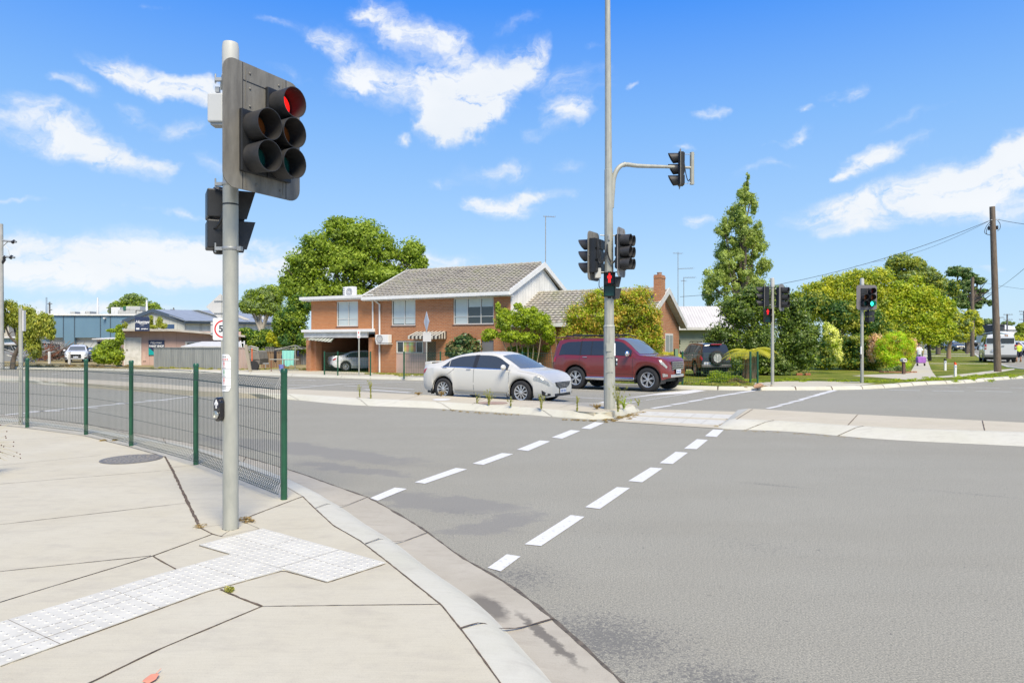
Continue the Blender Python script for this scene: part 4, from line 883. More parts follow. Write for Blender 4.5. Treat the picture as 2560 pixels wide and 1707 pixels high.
class Shell:
    def __init__(s, sp):
        s.sp = sp; s.zt, s.zs, s.w, s.zb = curve(sp['zt']), curve(sp['zs']), curve(sp['w']), curve(sp['zb']); s.yr = sp['yr']
        s.hm = sp['H']-max(p[1] for p in sp['zs'])
        s.Ra = sp['R']*sp.get('arch', 1.17)
    def rows(s, x):
        sp = s.sp; w, zs, zt, zb = s.w(x), s.zs(x), s.zt(x), s.zb(x)
        for xw in (sp['xf'], sp['xr']):
            d = abs(x-xw)
            if d < s.Ra+.16: w += .018*max(0, 1-max(0, d-s.Ra*.8)/.2)
            if d < s.Ra: zb = max(zb, sp['R']*.98+math.sqrt(s.Ra**2-d*d)*1.0)
        h = max(zt-zs, .015); a = min(1, h/s.hm); lo = lambda f: zb+(zs-zb)*f
        tum = sp.get('tuck', .90)
        y7 = w*.93+(s.yr-w*.93)*a
        return [(w*tum, zb), (w*.975, lo(.14)), (w, lo(.45)), (w*.99, lo(.80)), (w*.965, zs-.01), (w*.935, zs+.012*min(1, a*3)), ((w*.935+y7)/2+.012*a, zs+h*.42), (y7, zs+h*.82), (y7-.055-.05*(1-a), zs+h*.935), (y7*.5, zs+h*.99), (0, zt)]
    def P(s, x, r, side=1, off=0.0):
        R = s.rows(x); i = min(int(r), len(R)-2); t = r-i; y = R[i][0]+(R[i+1][0]-R[i][0])*t; z = R[i][1]+(R[i+1][1]-R[i][1])*t
        bow = s.sp.get('bow', .10)
        # the screens bow forward / backward at the centre line
        top = s.zs(x)+.05; k = 1-(y/max(.1, s.w(0)))**2; c = s.sp['xc']; dx = bow*k*min(1, max(0, (x-c)/1.2)) if x > c else -bow*k*min(1, max(0, (c-x)/1.6))
        if r < 4: dx *= .0
        dx *= min(1, max(0, (s.sp['zt'][-1][0]-x)/.45))*min(1, max(0, (x-s.sp['zt'][0][0])/.25))
        p = Vector((x+dx, y*side, z))
        if off:
            e = .01; a = s.P(x+e, r, side)-s.P(x-e, r, side); b = s.P(x, min(r+.05, 10), side)-s.P(x, max(r-.05, 0), side); n = b.cross(a)*side
            n.normalize()
            p += n*off
        return p
def make_shell(parent, sh, m, n=90):
    sp = sh.sp; x0, x1 = sp['zt'][0][0], sp['zt'][-1][0]
    xs = sorted(set([round(float(x), 4) for x in np.linspace(x0, x1, n)]+[round(xw+sh.Ra*math.cos(t), 4) for xw in (sp['xf'], sp['xr']) for t in np.linspace(0, math.pi, 19)]+[x1-.01, x0+.01]))
    mb = MB(); ring = [[sh.P(x, r, s_) for r, s_ in [(k, 1) for k in range(11)]+[(k, -1) for k in range(9, -1, -1)]] for x in xs]; k = 21
    vs = [p for rr in ring for p in rr]; n = len(xs)
    mb.add(vs, [(i*k+j, i*k+j+1, (i+1)*k+j+1, (i+1)*k+j) for i in range(n-1) for j in range(k-1)]+[tuple(range(k)), tuple((n-1)*k+j for j in range(k))[::-1]])
    o = mb.build('body', m, parent, smooth=38)
    ub = MB(); ub.b2((x0+.25, -sh.w(0)*.86, .2+sp.get('lift', 0)), (x1-.25, sh.w(0)*.86, .42+sp.get('lift', 0)))
    for xw in (sp['xf'], sp['xr']):
        for s_ in (1, -1):
            A = [(xw+(sh.Ra+.01)*math.cos(t), sp['R']*.98+(sh.Ra+.01)*math.sin(t)) for t in np.linspace(-.25, math.pi+.25, 18)]
            yo, yi = s_*sh.w(xw)*.985, s_*sh.w(xw)*.55
            vs = [(x, yo, z) for x, z in A]+[(x, yi, z) for x, z in A]; q = len(A)
            ub.add(vs, [(i, i+1, q+i+1, q+i) for i in range(q-1)]+[tuple(range(q, 2*q))])
    ub.build('underbody', M['blackplastic'], parent, fix=False)
    return o
def patch(name, sh, m, parent, x0, x1, r0, r1, side=1, off=.004, nx=14, nr=5, both=False, smooth=True):
    """a panel lying on the body shell between stations x0..x1 and section rows r0..r1 (numbers or functions of 0..1)"""
    mb = MB(); f0 = r0 if callable(r0) else (lambda t: r0); f1 = r1 if callable(r1) else (lambda t: r1)
    for s_ in ((1, -1) if both else (side,)):
        vs = []
        for i in range(nx+1):
            t = i/nx
            for j in range(nr+1):
                u = j/nr; xa = x0(u) if callable(x0) else x0; xb_ = x1(u) if callable(x1) else x1
                vs.append(sh.P(xa+(xb_-xa)*t, f0(t)+(f1(t)-f0(t))*u, s_, off))
        mb.add(vs, [(i*(nr+1)+j, (i+1)*(nr+1)+j, (i+1)*(nr+1)+j+1, i*(nr+1)+j+1) for i in range(nx) for j in range(nr)])
    return mb.build(name, m, parent, smooth=smooth)
def make_wheel(R, wdt, rimR, spokes, style):
    """wheel with its outer face towards +Y"""
    r = empty('wheel')
    MB().lathe([(rimR*.98, -wdt/2), (R*.93, -wdt/2), (R*.99, -wdt/2+.03), (R, 0), (R*.99, wdt/2-.03), (R*.93, wdt/2-.005), (rimR*1.06, wdt/2), (rimR*1.0, wdt/2-.012)], axis='Y', n=40, cap=False).build('tyre', M['rubber'], r, smooth=50)
    mb = MB(); yf = wdt/2-.02
    mb.lathe([(rimR*1.01, yf+.008), (rimR*.93, yf+.004), (rimR*.90, yf-.03), (rimR*.88, -wdt*.3)], axis='Y', n=40, cap=False)
    mb.lathe([(rimR*.24, yf-.03), (rimR*.22, yf+.002), (rimR*.08, yf+.006), (.001, yf+.006)], axis='Y', n=20, cap=False)
    def spoke(a, w0, w1, off=0):
        c, s_ = math.cos(a), math.sin(a)
        def q(rad, t, y): return (c*rad-s_*(t+off*(rad/rimR)), y, s_*rad+c*(t+off*(rad/rimR)))
        ri, ro = rimR*.18, rimR*.95
        mb.add([q(ri, -w0, yf), q(ri, w0, yf), q(ro, w1, yf-.006), q(ro, -w1, yf-.006), q(ri, -w0, yf-.03), q(ri, w0, yf-.03), q(ro, w1, yf-.03), q(ro, -w1, yf-.03)], [(0,1,2,3),(0,3,7,4),(1,5,6,2),(4,7,6,5)])
    for k in range(spokes):
        a = 2*math.pi*k/spokes+.12
        if style == 'double': spoke(a, rimR*.05, rimR*.05, rimR*.13); spoke(a, rimR*.05, rimR*.05, -rimR*.13)
        else: spoke(a, rimR*.045, rimR*.10)
    mb.build('rim', M['rim'], r, smooth=30)
    MB().lathe([(rimR*.9, -wdt*.1), (.001, -wdt*.1)], axis='Y', n=24).build('brake_disc', mat('dark brake', (.045,.045,.048), .5, .5), r)
    return r
def put_wheels(root, sp, spokes=10, style='single', scale=.64):
    w0 = make_wheel(sp['R'], sp.get('tyre', .22), sp['R']*scale, spokes, style); first = True
    for xw in (sp['xf'], sp['xr']):
        for s_ in (1, -1):
            w = w0 if first else w0.copy()
            if not first:
                C.objects.link(w)
                for ch in w0.children: c = ch.copy(); C.objects.link(c); c.parent = w
            first = False; w.parent = root; w.location = (xw, s_*(sp['w'][len(sp['w'])//2][1]-sp.get('tyre', .22)/2-.015), sp['R']); w.rotation_euler = (0, .3*xw, 0 if s_ > 0 else math.pi)
def seam(sh, parent, xf_, r0, r1, both=True, w=.012):
    return patch('door_seam', sh, M['blackplastic'], parent, lambda u: xf_(u)-w/2, lambda u: xf_(u)+w/2, r0, r1, both=both, off=.0015, nx=1, nr=10)
def handle(sh, parent, x, r, m, L=.16):
    mb = MB()
    for s_ in (1, -1):
        p = sh.P(x, r, s_, .012); mb.box(p, (L, .022, .028)); q = sh.P(x, r, s_, .003); mb.box(q, (L*1.1, .006, .05))
    for k, s_ in enumerate((1, -1)):
        h = MB(); p = sh.P(x, r, s_, .014); h.box(p, (L, .022, .026)); h.build('door_handle', m, parent, bevel=.008)
def mirrors(sh, parent, x, r, m, sz=(.11,.20,.15), out=.10):
    for s_ in (1, -1):
        p = sh.P(x, r, s_, 0); h = MB(); h.ball(p+Vector((0, s_*(out+sz[1]/2-.02), .06)), (sz[0]/2*1.1, sz[1]/2*1.1, sz[2]/2*1.1), 14, 8); o = h.build('wing_mirror', m, parent, smooth=60)
        a = MB(); a.tube([p+Vector((0, -.02*s_, 0)), p+Vector((0, s_*out, .03))], .022, 6); a.build('mirror_arm', M['blackplastic'], o)
def plate(parent, x, y, z, rz, txt='AGT 417', w=.37, h=.13, tilt=0, col='plate'):
    mb = MB(); mb.box((0, 0, 0), (w+.03, .008, h+.03)); o = mb.build('number_plate', M['blackplastic'], parent, loc=(x, y, z), rz=rz)
    mb = MB(); mb.b2((-w/2, -.007, -h/2), (w/2, -.0045, h/2)); mb.build('plate_face', M[col], o)
    mb = MB(); r = random.Random(txt)
    for k in range(6): mb.b2((-w*.4+k*w*.135+(.02 if k > 2 else 0), -.009, -h*.30), (-w*.4+k*w*.135+w*.075+(.02 if k > 2 else 0), -.0078, h*.30*r.uniform(.6, 1)))
    mb.build('plate_characters', M['plateink'], o); return o
def place_car(root, rear_px, front_px, sp, dz=0.0, side=-1):
    """stand the car so that its near-side wheels touch the two photo points"""
    a, b = gp(*rear_px, dz), gp(*front_px, dz); d = b-a; d.z = 0; L = d.length; d.normalize(); wb = sp['xf']-sp['xr']; k = L/wb
    yw = (sp['w'][len(sp['w'])//2][1]-.12)*k*side; left = Vector((-d.y, d.x, 0)); mid = a.lerp(b, (0-sp['xr'])/wb)
    c = mid-left*yw; root.location = (c.x, c.y, (a.z+b.z)/2); root.rotation_euler = (0, -math.atan2(b.z-a.z, L), math.atan2(d.y, d.x)); root.scale = (k,)*3
    return k

SEDAN = dict(H=1.47, R=.335, xf=1.3875, xr=-1.3875, yr=.63, xc=-.2, tuck=.93, bow=.10,
 zt=[(-2.45,.86),(-2.40,.98),(-2.25,1.065),(-1.95,1.10),(-1.72,1.13),(-1.35,1.24),(-.9,1.385),(-.45,1.455),(.0,1.475),(.40,1.435),(.72,1.29),(1.02,1.13),(1.25,1.005),(1.40,.972),(1.8,.915),(2.12,.82),(2.30,.70),(2.39,.60)],
 zs=[(-2.45,.80),(-2.2,.93),(-1.5,.985),(0,.955),(1.1,.925),(1.6,.86),(2.1,.73),(2.39,.54)],
 w=[(-2.45,.66),(-2.36,.78),(-2.2,.85),(-1.8,.895),(-1.0,.905),(0,.91),(1.0,.905),(1.6,.89),(2.0,.83),(2.2,.76),(2.33,.66),(2.39,.54)],
 zb=[(-2.45,.46),(-2.3,.32),(-2.0,.26),(-1.0,.205),(1.0,.20),(2.0,.20),(2.2,.20),(2.39,.23)])
SQ = lambda x, f=.86, r=.87: 1.3875+(x-1.3875)*f if x > 1.3875 else (-1.3875+(x+1.3875)*r if x < -1.3875 else x)
squeeze(SEDAN, .86, .87)
def sedan(name, label, col, det=True):
    root = empty(name, (0,0,0), 0, label, 'car'); sh = Shell(SEDAN); pm_ = col
    make_shell(root, sh, pm_); put_wheels(root, SEDAN, 10)
    G1 = mat('tinted side glass', (.045,.052,.058), .05, spec=.8)
    # side glass: quarter light, rear door, front door
    for s_ in (1, -1):
        patch('side_window', sh, G1, root, -1.41, -1.17, 5.12, lambda t: 5.2+1.45*t, side=s_, off=.005)
        patch('side_window', sh, G1, root, -1.15, -.30, 5.12, lambda t: 6.68+.22*min(1, t*3), side=s_, off=.005)
        patch('side_window', sh, G1, root, -.16, .92, 5.12, lambda t: 6.9-.35*max(0, t-.7)/.3, side=s_, off=.005)
        patch('window_trim', sh, M['blackplastic'], root, -.30, -.16, 5.10, 6.95, side=s_, off=.006, nx=3)
        patch('window_trim', sh, M['chrome'], root, -1.46, 1.02, 4.96, 5.12, side=s_, off=.006)
    patch('windscreen', sh, mat('windscreen glass', (.12,.135,.135), .04, spec=1.0), root, lambda u: .56-.02*u, lambda u: 1.24+.03*u, 8.06, 10, both=True, off=.006, nr=8)
    patch('rear_window', sh, G1, root, SQ(-1.75), -1.0, 8.1, 10, both=True, off=.006, nr=8)
    for s_ in (1, -1):
        patch('headlight', sh, M['headlight'], root, lambda u: SQ(1.84)+.06*u, lambda u: SQ(2.33)-.05*u, lambda t: 3.0+.35*t, lambda t: 4.7+.6*t, side=s_, off=.014)
        patch('tail_light', sh, M['taillight'], root, SQ(-2.40), lambda u: SQ(-2.22)+.12*u, 3.1, 4.6, side=s_, off=.007)
    if det:
        sm = MB()
        for xf_ in (lambda u: -.235+.0*u, lambda u: .98+.04*u): seam(sh, root, xf_, .3, 4.9)
        seam(sh, root, lambda u: -1.22+.28*math.sin(u*1.6)-.25*(1-u)*0, 1.6, 4.9)
        patch('body_moulding', sh, mat('chrome moulding', (.45,.44,.40), .3, .6), root, -.92, .93, .98, 1.10, both=True, off=.012, nr=2)
        patch('sill_line', sh, M['blackplastic'], root, -.92, .93, .35, .40, both=True, off=.002, nr=1)
        patch('bonnet_seam', sh, M['blackplastic'], root, 1.25, SQ(2.14), lambda t: 5.3+.8*t, lambda t: 5.38+.8*t, both=True, off=.002, nr=1)
    handle(sh, root, -.42, 3.95, M['chrome']); handle(sh, root, -1.30, 4.0, M['chrome'])
    mirrors(sh, root, .88, 5.2, pm_)
    xg = sh.P(SQ(2.39), 2.5).x
    zz = .56
    mb = MB(); mb.prism([(xg+.004, y, z) for y, z in ((-.44,.625),(.44,.625),(.37,.52),(.14,.43),(-.14,.43),(-.37,.52))], (.014, 0, 0)); gr_ = mb.build('grille', M['blackplastic'], root)
    mb = MB()
    for k in range(4): mb.b2((xg+.018, -.38+.05*k, .590-.038*k), (xg+.024, .38-.05*k, .597-.038*k))
    mb.build('grille_bar', M['rim'], gr_)
    n = 20; mb = MB()
    for (ra, rb) in ((.062,.052),(.026,.022)):
        mb.add([(xg+.030, rr*math.cos(2*math.pi*j/n), .52+rr*.7*math.sin(2*math.pi*j/n)) for rr in (ra, rb) for j in range(n)], [(j, (j+1) % n, n+(j+1) % n, n+j) for j in range(n)])
    mb.build('badge', M['chrome'], gr_)
    mb = MB(); mb.b2((xg-.002, -.46, .225), (xg+.012, .46, .305)); mb.build('lower_intake', M['blackplastic'], root, bevel=.01)
    for s_ in (1, -1):
        patch('fog_lamp', sh, M['blackplastic'], root, SQ(2.12), SQ(2.345), .9, lambda t: 1.9-.5*t, side=s_, off=.005)
        f = MB(); p = sh.P(SQ(2.25), 1.3, s_, .012); f.ball(p, .042, 10, 6); f.build('fog_lamp_lens', M['headlight'], root, smooth=True)
    plate(root, xg+.02, 0, .375, math.radians(90), 'front')
    plate(root, SQ(-2.462), 0, .78, math.radians(-90), 'rear')
    mb = MB(); mb.add([(SQ(-2.46),-.6,.80),(SQ(-2.46),.6,.80),(SQ(-2.46),.6,.86),(SQ(-2.46),-.6,.86)], [(0,1,2,3)]); mb.build('boot_trim', M['chrome'], root)
    return root, sh
silver = paint('silver paint', (.60,.585,.53), .05, .38, .45)
car, sh = sedan('parked_car', 'silver sedan with a rear spoiler waiting on the road beside the traffic island', silver)
mb = MB()
for i in range(2): pass
sp_pts = [(-2.27,-.62,1.10),(-2.27,.62,1.10),(-2.05,.60,1.125),(-2.05,-.60,1.125)]
mb.prism(sp_pts, (0,0,.035)); 
for s_ in (1,-1): mb.prism([(-2.28,s_*.60,1.02),(-2.04,s_*.60,1.05),(-2.02,s_*.60,1.15),(-2.28,s_*.60,1.13)], (0, s_*.05, 0))
mb.build('spoiler', silver, car, bevel=.015)
mb = MB()
for s_ in (1,-1):
    for xx in (.93, -1.83): mb.b2((xx-.01, s_*.74, .17), (xx, s_*.89, .34))
mb.build('mud_flap', M['blackplastic'], car)
kcar = place_car(car, (1112,999), (1306,1010), SEDAN, 0.0, -1)

white_paint = paint('white car paint', (.66,.67,.68))
car2, _ = sedan('parked_car', 'white sedan parked inside the brick carport, seen from its rear quarter', white_paint)

SUV = dict(H=1.83, R=.40, xf=1.39, xr=-1.39, yr=.69, xc=-.3, tuck=.95, bow=.06, tyre=.27, arch=1.19, lift=.12,
 zt=[(-2.40,.95),(-2.36,1.18),(-2.28,1.48),(-2.20,1.70),(-2.08,1.785),(-1.5,1.82),(-.5,1.83),(.15,1.81),(.42,1.74),(.62,1.60),(.90,1.34),(1.05,1.235),(1.20,1.205),(1.7,1.16),(2.02,1.10),(2.14,1.00),(2.20,.86)],
 zs=[(-2.40,.90),(-2.3,1.08),(-1.5,1.15),(.6,1.14),(1.1,1.12),(1.7,1.06),(2.0,.99),(2.20,.76)],
 w=[(-2.40,.80),(-2.30,.87),(-2.0,.90),(-1.4,.915),(-.5,.90),(0,.90),(.7,.90),(1.4,.915),(1.8,.90),(2.0,.86),(2.13,.78),(2.20,.66)],
 zb=[(-2.40,.55),(-2.2,.48),(-1.8,.44),(-1.0,.40),(1.0,.40),(1.8,.40),(2.0,.40),(2.20,.46)])
SV = lambda x: 1.39+(x-1.39)*.82 if x > 1.39 else x
squeeze(SUV, .82, 1.0)
def suv(name, label, col, wheels=6, glass=(.03,.034,.038), rails=True, chrome=True):
    root = empty(name, (0,0,0), 0, label, 'four wheel drive'); sh = Shell(SUV)
    make_shell(root, sh, col); put_wheels(root, SUV, wheels, 'double', .62)
    G1 = mat('suv glass %s' % (glass,), glass, .05, spec=.8)
    for s_ in (1, -1):
        patch('side_window', sh, G1, root, lambda u: -2.10+.10*u, -1.22, lambda t: 5.25-.1*t, lambda t: 6.6+.3*min(1, t*3), side=s_, off=.006)
        patch('side_window', sh, G1, root, -1.16, -.24, 5.15, 6.95, side=s_, off=.006)
        patch('side_window', sh, G1, root, -.12, .78, 5.15, lambda t: 6.95-.3*max(0, t-.6)/.4, side=s_, off=.006)
        patch('window_trim', sh, M['blackplastic'], root, -1.22, -1.16, 5.12, 6.98, side=s_, off=.005, nx=2); patch('window_trim', sh, M['blackplastic'], root, -.24, -.12, 5.12, 6.98, side=s_, off=.005, nx=2)
        patch('window_frame', sh, M['blackplastic'], root, -.78, -.75, 5.15, 6.95, side=s_, off=.0075, nx=1)
        patch('headlight', sh, M['headlight'], root, lambda u: SV(1.84)+.08*(1-u), SV(2.15), lambda t: 3.25, lambda t: 4.9, side=s_, off=.008)
        patch('tail_light', sh, M['taillight'], root, -2.38, lambda u: -2.22, 2.9, 5.2, side=s_, off=.008)
        patch('fog_lamp', sh, M['chrome'], root, SV(2.03), SV(2.17), 1.1, 1.8, side=s_, off=.010)
        l = MB(); l.tube([(-1.95, s_*.66, 1.83), (-1.85, s_*.66, 1.885), (.0, s_*.66, 1.89), (.25, s_*.655, 1.83)], .022, 8)
        for x in (-1.2, -.3): l.tube([(x, s_*.66, 1.80), (x, s_*.66, 1.885)], .018, 6)
        if rails: l.build('roof_rail', M['blackplastic'], root, smooth=True)
        st = MB(); st.prism([(x, 0, z) for x, z in ((-.90,.36),(.90,.36),(.96,.42),(.90,.46),(-.90,.46),(-.96,.42))], (0, .16, 0)); st.build('side_step', M['chrome'] if chrome else M['blackplastic'], root, bevel=.02, loc=(0, (.80 if s_ > 0 else -.96), 0))
    patch('windscreen', sh, mat('windscreen glass suv', (.13,.15,.15), .04, spec=1.0), root, lambda u: .34, lambda u: 1.02+.03*u, 8.08, 10, both=True, off=.007, nr=8)
    patch('rear_window', sh, G1, root, -2.33, -2.19, 7.4, 10, both=True, off=.012, nr=8)
    for xf_ in (lambda u: -1.19-.0*u, lambda u: -.19, lambda u: .86): seam(sh, root, xf_, .2, 4.95)
    patch('body_moulding', sh, col, root, -.95, .9, 1.35, 1.65, both=True, off=.014, nr=2)
    patch('arch_flare', sh, col, root, -2.0, -.75, 2.35, 2.6, both=True, off=.008, nr=2) if False else None
    handle(sh, root, -.98, 3.9, M['chrome'], .18); handle(sh, root, .02, 3.9, M['chrome'], .18)
    mirrors(sh, root, .72, 5.3, M['chrome'] if chrome else col, (.13,.20,.20), .10)
    xg = sh.P(SV(2.20), 2.5).x
    mb = MB(); mb.b2((xg-.03, -.46, .72), (xg+.015, .46, 1.0)); g_ = mb.build('grille', M['blackplastic'], root, bevel=.02)
    mb = MB()
    for k in range(4): mb.b2((xg+.015, -.45, .74+.068*k), (xg+.04, .45, .775+.068*k))
    mb.build('grille_bar', M['chrome'], g_)
    mb = MB(); mb.b2((xg-.02, -.50, .47), (xg+.02, .50, .56)); mb.build('bumper_trim', M['rim'], root, bevel=.02)
    plate(root, xg+.045, 0, .66, math.radians(90), 'fsuv', col='plate')
    mb = MB(); mb.lathe([(.36, 0), (.385, .06), (.385, .17), (.33, .215), (.001, .22)], (-2.42, 0, 1.02), 'X', n=32); 
    w = MB(); w.lathe([(.30, -.02), (.39, -.03), (.40, -.11), (.37, -.22), (.25, -.24), (.23, -.20)], (-2.42, 0, 1.02), 'X', n=36); spw = w.build('spare_wheel', M['rubber'], root, smooth=50)
    w = MB(); w.lathe([(.25, -.21), (.24, -.235), (.21, -.20), (.10, -.20), (.08, -.235), (.001, -.24)], (-2.42, 0, 1.02), 'X', n=36)
    for k in range(6):
        a = k*math.pi/3; w.box((-2.64, .16*math.cos(a), 1.02+.16*math.sin(a)), (.02, .20, .07), rot=Matrix.Rotation(a, 3, 'X'))
    w.build('spare_rim', M['rim'], spw, smooth=30)
    return root, sh
maroon = paint('maroon paint', (.185,.024,.020), .15, .32)
car3, sh3 = suv('parked_car', 'maroon four wheel drive waiting behind the silver sedan, chrome mirrors and side steps', maroon)
for ch in car3.children:
    if ch.name.startswith('tail_light'): ch.data.materials[0] = M['headlight'] if 'tail_light' == ch.name else ch.data.materials[0]
mb = MB(); mb.prism([(-2.38,-.6,1.80),(-2.38,.6,1.80),(-2.0,.6,1.84),(-2.0,-.6,1.84)], (0,0,.03)); mb.build('roof_spoiler', maroon, car3, bevel=.01)
mb = MB()
for x in (-1.55, -.2): mb.box((x, 0, 1.925), (.07, 1.42, .03))
mb.build('roof_bar', M['blackplastic'], car3, bevel=.01)
place_car(car3, (1442,972), (1622,979), SUV, 0.0, -1)

char = paint('charcoal paint', (.045,.048,.052), .5, .3)
car4, _ = suv('parked_car', 'dark grey four wheel drive seen from behind on the driveway, spare wheel on its tailgate', char, chrome=False)
a = gp(1757, 941, .13); b_ = at(1712, 934, a.y+4.6*.9)
car4.location = gp(1790, 941.5, .13)+Vector((-.15, 2.1, 0)); car4.rotation_euler = (0, 0, math.radians(93)); car4.scale = (.93, .90, .95)
plate(car4, -2.43, .52, .72, math.radians(-90), 'rearsuv', w=.38)
mb = MB(); mb.b2((-2.52, -.85, .50), (-2.36, .85, .66)); mb.build('rear_bumper', mat('grey bumper', (.10,.10,.105), .5), car4, bevel=.03)
mb = MB(); mb.b2((-2.44, -.30, 1.72), (-2.28, .30, 1.76)); mb.build('brake_light', M['taillight'], car4)

# carport car: rear towards the camera, angled
pc = gp(862, 929.5, .13)
car2.location = pc+Vector((.55, 2.3, 0)); car2.rotation_euler = (0, 0, math.radians(28)); car2.scale = (.90,)*3
# white crossover on the far left
cross = dict(SUV); cross.update(w=[(-2.25,.80),(-2.2,.86),(-2.0,.90),(-1.4,.91),(-.5,.90),(0,.90),(.7,.90),(1.4,.91),(1.8,.89),(2.0,.85),(2.15,.77),(2.24,.66)], H=1.62, R=.37, yr=.63, lift=.05,
 zt=[(-2.25,.90),(-2.2,1.12),(-2.05,1.34),(-1.75,1.52),(-1.0,1.60),(-.3,1.62),(.2,1.58),(.55,1.44),(.95,1.18),(1.12,1.09),(1.6,1.04),(2.0,.97),(2.15,.88),(2.24,.72)],
 zs=[(-2.25,.85),(-2.1,1.0),(-1.5,1.03),(.6,1.0),(1.1,.98),(1.7,.93),(2.0,.86),(2.24,.64)], zb=[(-2.25,.5),(-2.1,.36),(-1.0,.27),(1.0,.27),(2.0,.27),(2.24,.32)])
def crossover(label, col, name='parked_car', plates=True):
    root = empty(name, (0,0,0), 0, label, 'car'); s = Shell(cross); make_shell(root, s, col); put_wheels(root, cross, 5, 'double', .66)
    for s_ in (1, -1):
        patch('side_window', s, M['darkglass'], root, -1.75, -.75, 5.15, lambda t: 5.9+.95*min(1, t*2), side=s_, off=.006); patch('side_window', s, M['darkglass'], root, -.70, .80, 5.15, 6.9, side=s_, off=.006)
        patch('headlight', s, M['headlight'], root, 1.85, 2.20, 3.3, 4.7, side=s_, off=.010); patch('tail_light', s, M['taillight'], root, -2.24, -2.0, 3.2, 4.8, side=s_, off=.008)
        patch('fog_lamp', s, M['blackplastic'], root, 1.98, 2.235, .9, 1.9, side=s_, off=.006)
    patch('windscreen', s, mat('windscreen glass', (.12,.135,.135), .04), root, .46, lambda u: 1.06+.03*u, 8.08, 10, both=True, off=.007, nr=8)
    patch('rear_window', s, M['darkglass'], root, -2.1, -1.7, 8.1, 10, both=True, off=.010, nr=8)
    mirrors(s, root, .78, 5.3, col)
    xg = s.P(2.24, 2.5).x; mb = MB(); mb.b2((xg-.02, -.42, .40), (xg+.02, .42, .80)); g_ = mb.build('grille', mat('grille grey', (.06,.06,.065), .3, .6), root, bevel=.03)
    mb = MB(); [mb.b2((xg+.02, -.38+.19*k-.006, .42), (xg+.028, -.38+.19*k+.006, .78)) for k in range(5)]; mb.build('grille_bar', M['chrome'], g_)
    plate(root, xg+.035, 0, .50, math.radians(90), label)
    return root, s
car5, _ = crossover('white crossover parked facing the road at the far left beside the leafy bush', white_paint)
place_car(car5, (150,909.8), (176,910.6), cross, .08, -1); car5.scale = (1.0,)*3; car5.location = at(195, 0, 64.2).xy.to_3d()+Vector((0,0,G(64)+.10)); car5.rotation_euler = (0, 0, math.radians(-62))
c6, _ = crossover('dark car almost hidden behind the white crossover and the leafy bush', paint('dark car paint', (.03,.035,.045)))
c6.location = at(232, 0, 66.5).xy.to_3d()+Vector((0,0,G(64)+.10)); c6.rotation_euler = (0, 0, math.radians(-50)); c6.scale = (.82,)*3
# far right street: black sedan on the lawn crossing, three small white cars
c7, _ = sedan('parked_car', 'black sedan parked across the driveway under the street trees', paint('black car paint', (.018,.018,.02)), False)
p = gp(2342, 874.5, .13); c7.location = p; c7.rotation_euler = (0, 0, math.radians(112)); c7.scale = (1.12,)*3
for (px_, py_, lb, rz) in ((2442, 858.2, 'small white car parked in the distance, left of the pair beyond the street trees', 80), (2455, 859.2, 'small pale car parked in the distance, right of the pair beside the van', 75), (2388, 862.0, 'dark car in the distance under the last street trees', 100)):
    c8, _ = crossover(lb, paint('pale blue white paint', (.60,.66,.68)) if 'pale' in lb else (white_paint if 'white' in lb else paint('dark car paint', (.03,.035,.045))))
    Y = 150 if py_ < 860.5 else 135; c8.location = (at(px_, 0, Y).x, Y, G(Y)+.13); c8.rotation_euler = (0, 0, math.radians(-rz)); c8.scale = (1.15,)*3
c9, _ = crossover('white hatchback parked behind the man in the yellow shirt', white_paint)
p = gp(2556, 885, .13); c9.location = (at(2556, 0, 82).x, 82, G(82)+.13); c9.rotation_euler = (0, 0, math.radians(-85)); c9.scale = (1.2,)*3

# white van seen from behind
VAN = dict(H=2.12, R=.34, xf=1.65, xr=-1.45, yr=.80, xc=-.3, tuck=.96, bow=.05, tyre=.2,
 zt=[(-2.40,1.35),(-2.38,1.75),(-2.32,2.02),(-2.22,2.09),(-1.0,2.12),(.8,2.10),(1.2,2.0),(1.9,1.45),(2.1,1.25),(2.4,1.15),(2.55,.95),(2.6,.8)],
 zs=[(-2.40,1.18),(-2.3,1.22),(0,1.22),(1.8,1.18),(2.3,1.0),(2.6,.72)],
 w=[(-2.40,.93),(-2.34,.96),(-1.5,.975),(-.5,.975),(0,.975),(1.0,.97),(2.0,.92),(2.4,.80),(2.6,.62)],
 zb=[(-2.40,.42),(-2.2,.34),(2.0,.30),(2.6,.36)])
van = empty('parked_van', (0,0,0), 0, 'white van parked in the side street behind the timber power pole, rear doors towards us', 'van'); sv = Shell(VAN)
vw = paint('van white paint', (.62,.63,.62)); make_shell(van, sv, vw); put_wheels(van, VAN, 6)
for s_ in (1, -1):
    patch('side_window', sv, M['darkglass'], van, -2.2, -.9, 5.3, 6.9, side=s_, off=.008); patch('side_window', sv, M['darkglass'], van, -.75, .5, 5.3, 6.9, side=s_, off=.008); patch('side_window', sv, M['darkglass'], van, .65, 1.5, 5.3, 6.8, side=s_, off=.008)
    b_ = MB(); b_.b2((-2.425, s_*.88-.06, .98), (-2.385, s_*.88+.06, 1.33)); tl = b_.build('tail_light', M['taillight'], van, bevel=.01)
    b_ = MB(); b_.b2((-2.43, s_*.88-.05, 1.06), (-2.415, s_*.88+.05, 1.18)); b_.build('reverse_lamp', M['headlight'], tl)
mirrors(sv, van, 1.45, 5.2, M['blackplastic'], (.12,.24,.32), .16)
wn_ = MB(); wn_.b2((-2.43, -.80, 1.42), (-2.385, -.04, 1.80)); wn_.build('rear_window', M['darkglass'], van, bevel=.01)
wn_ = MB(); wn_.b2((-2.43, .04, 1.42), (-2.385, .80, 1.80)); wn_.build('rear_window', M['darkglass'], van, bevel=.01)
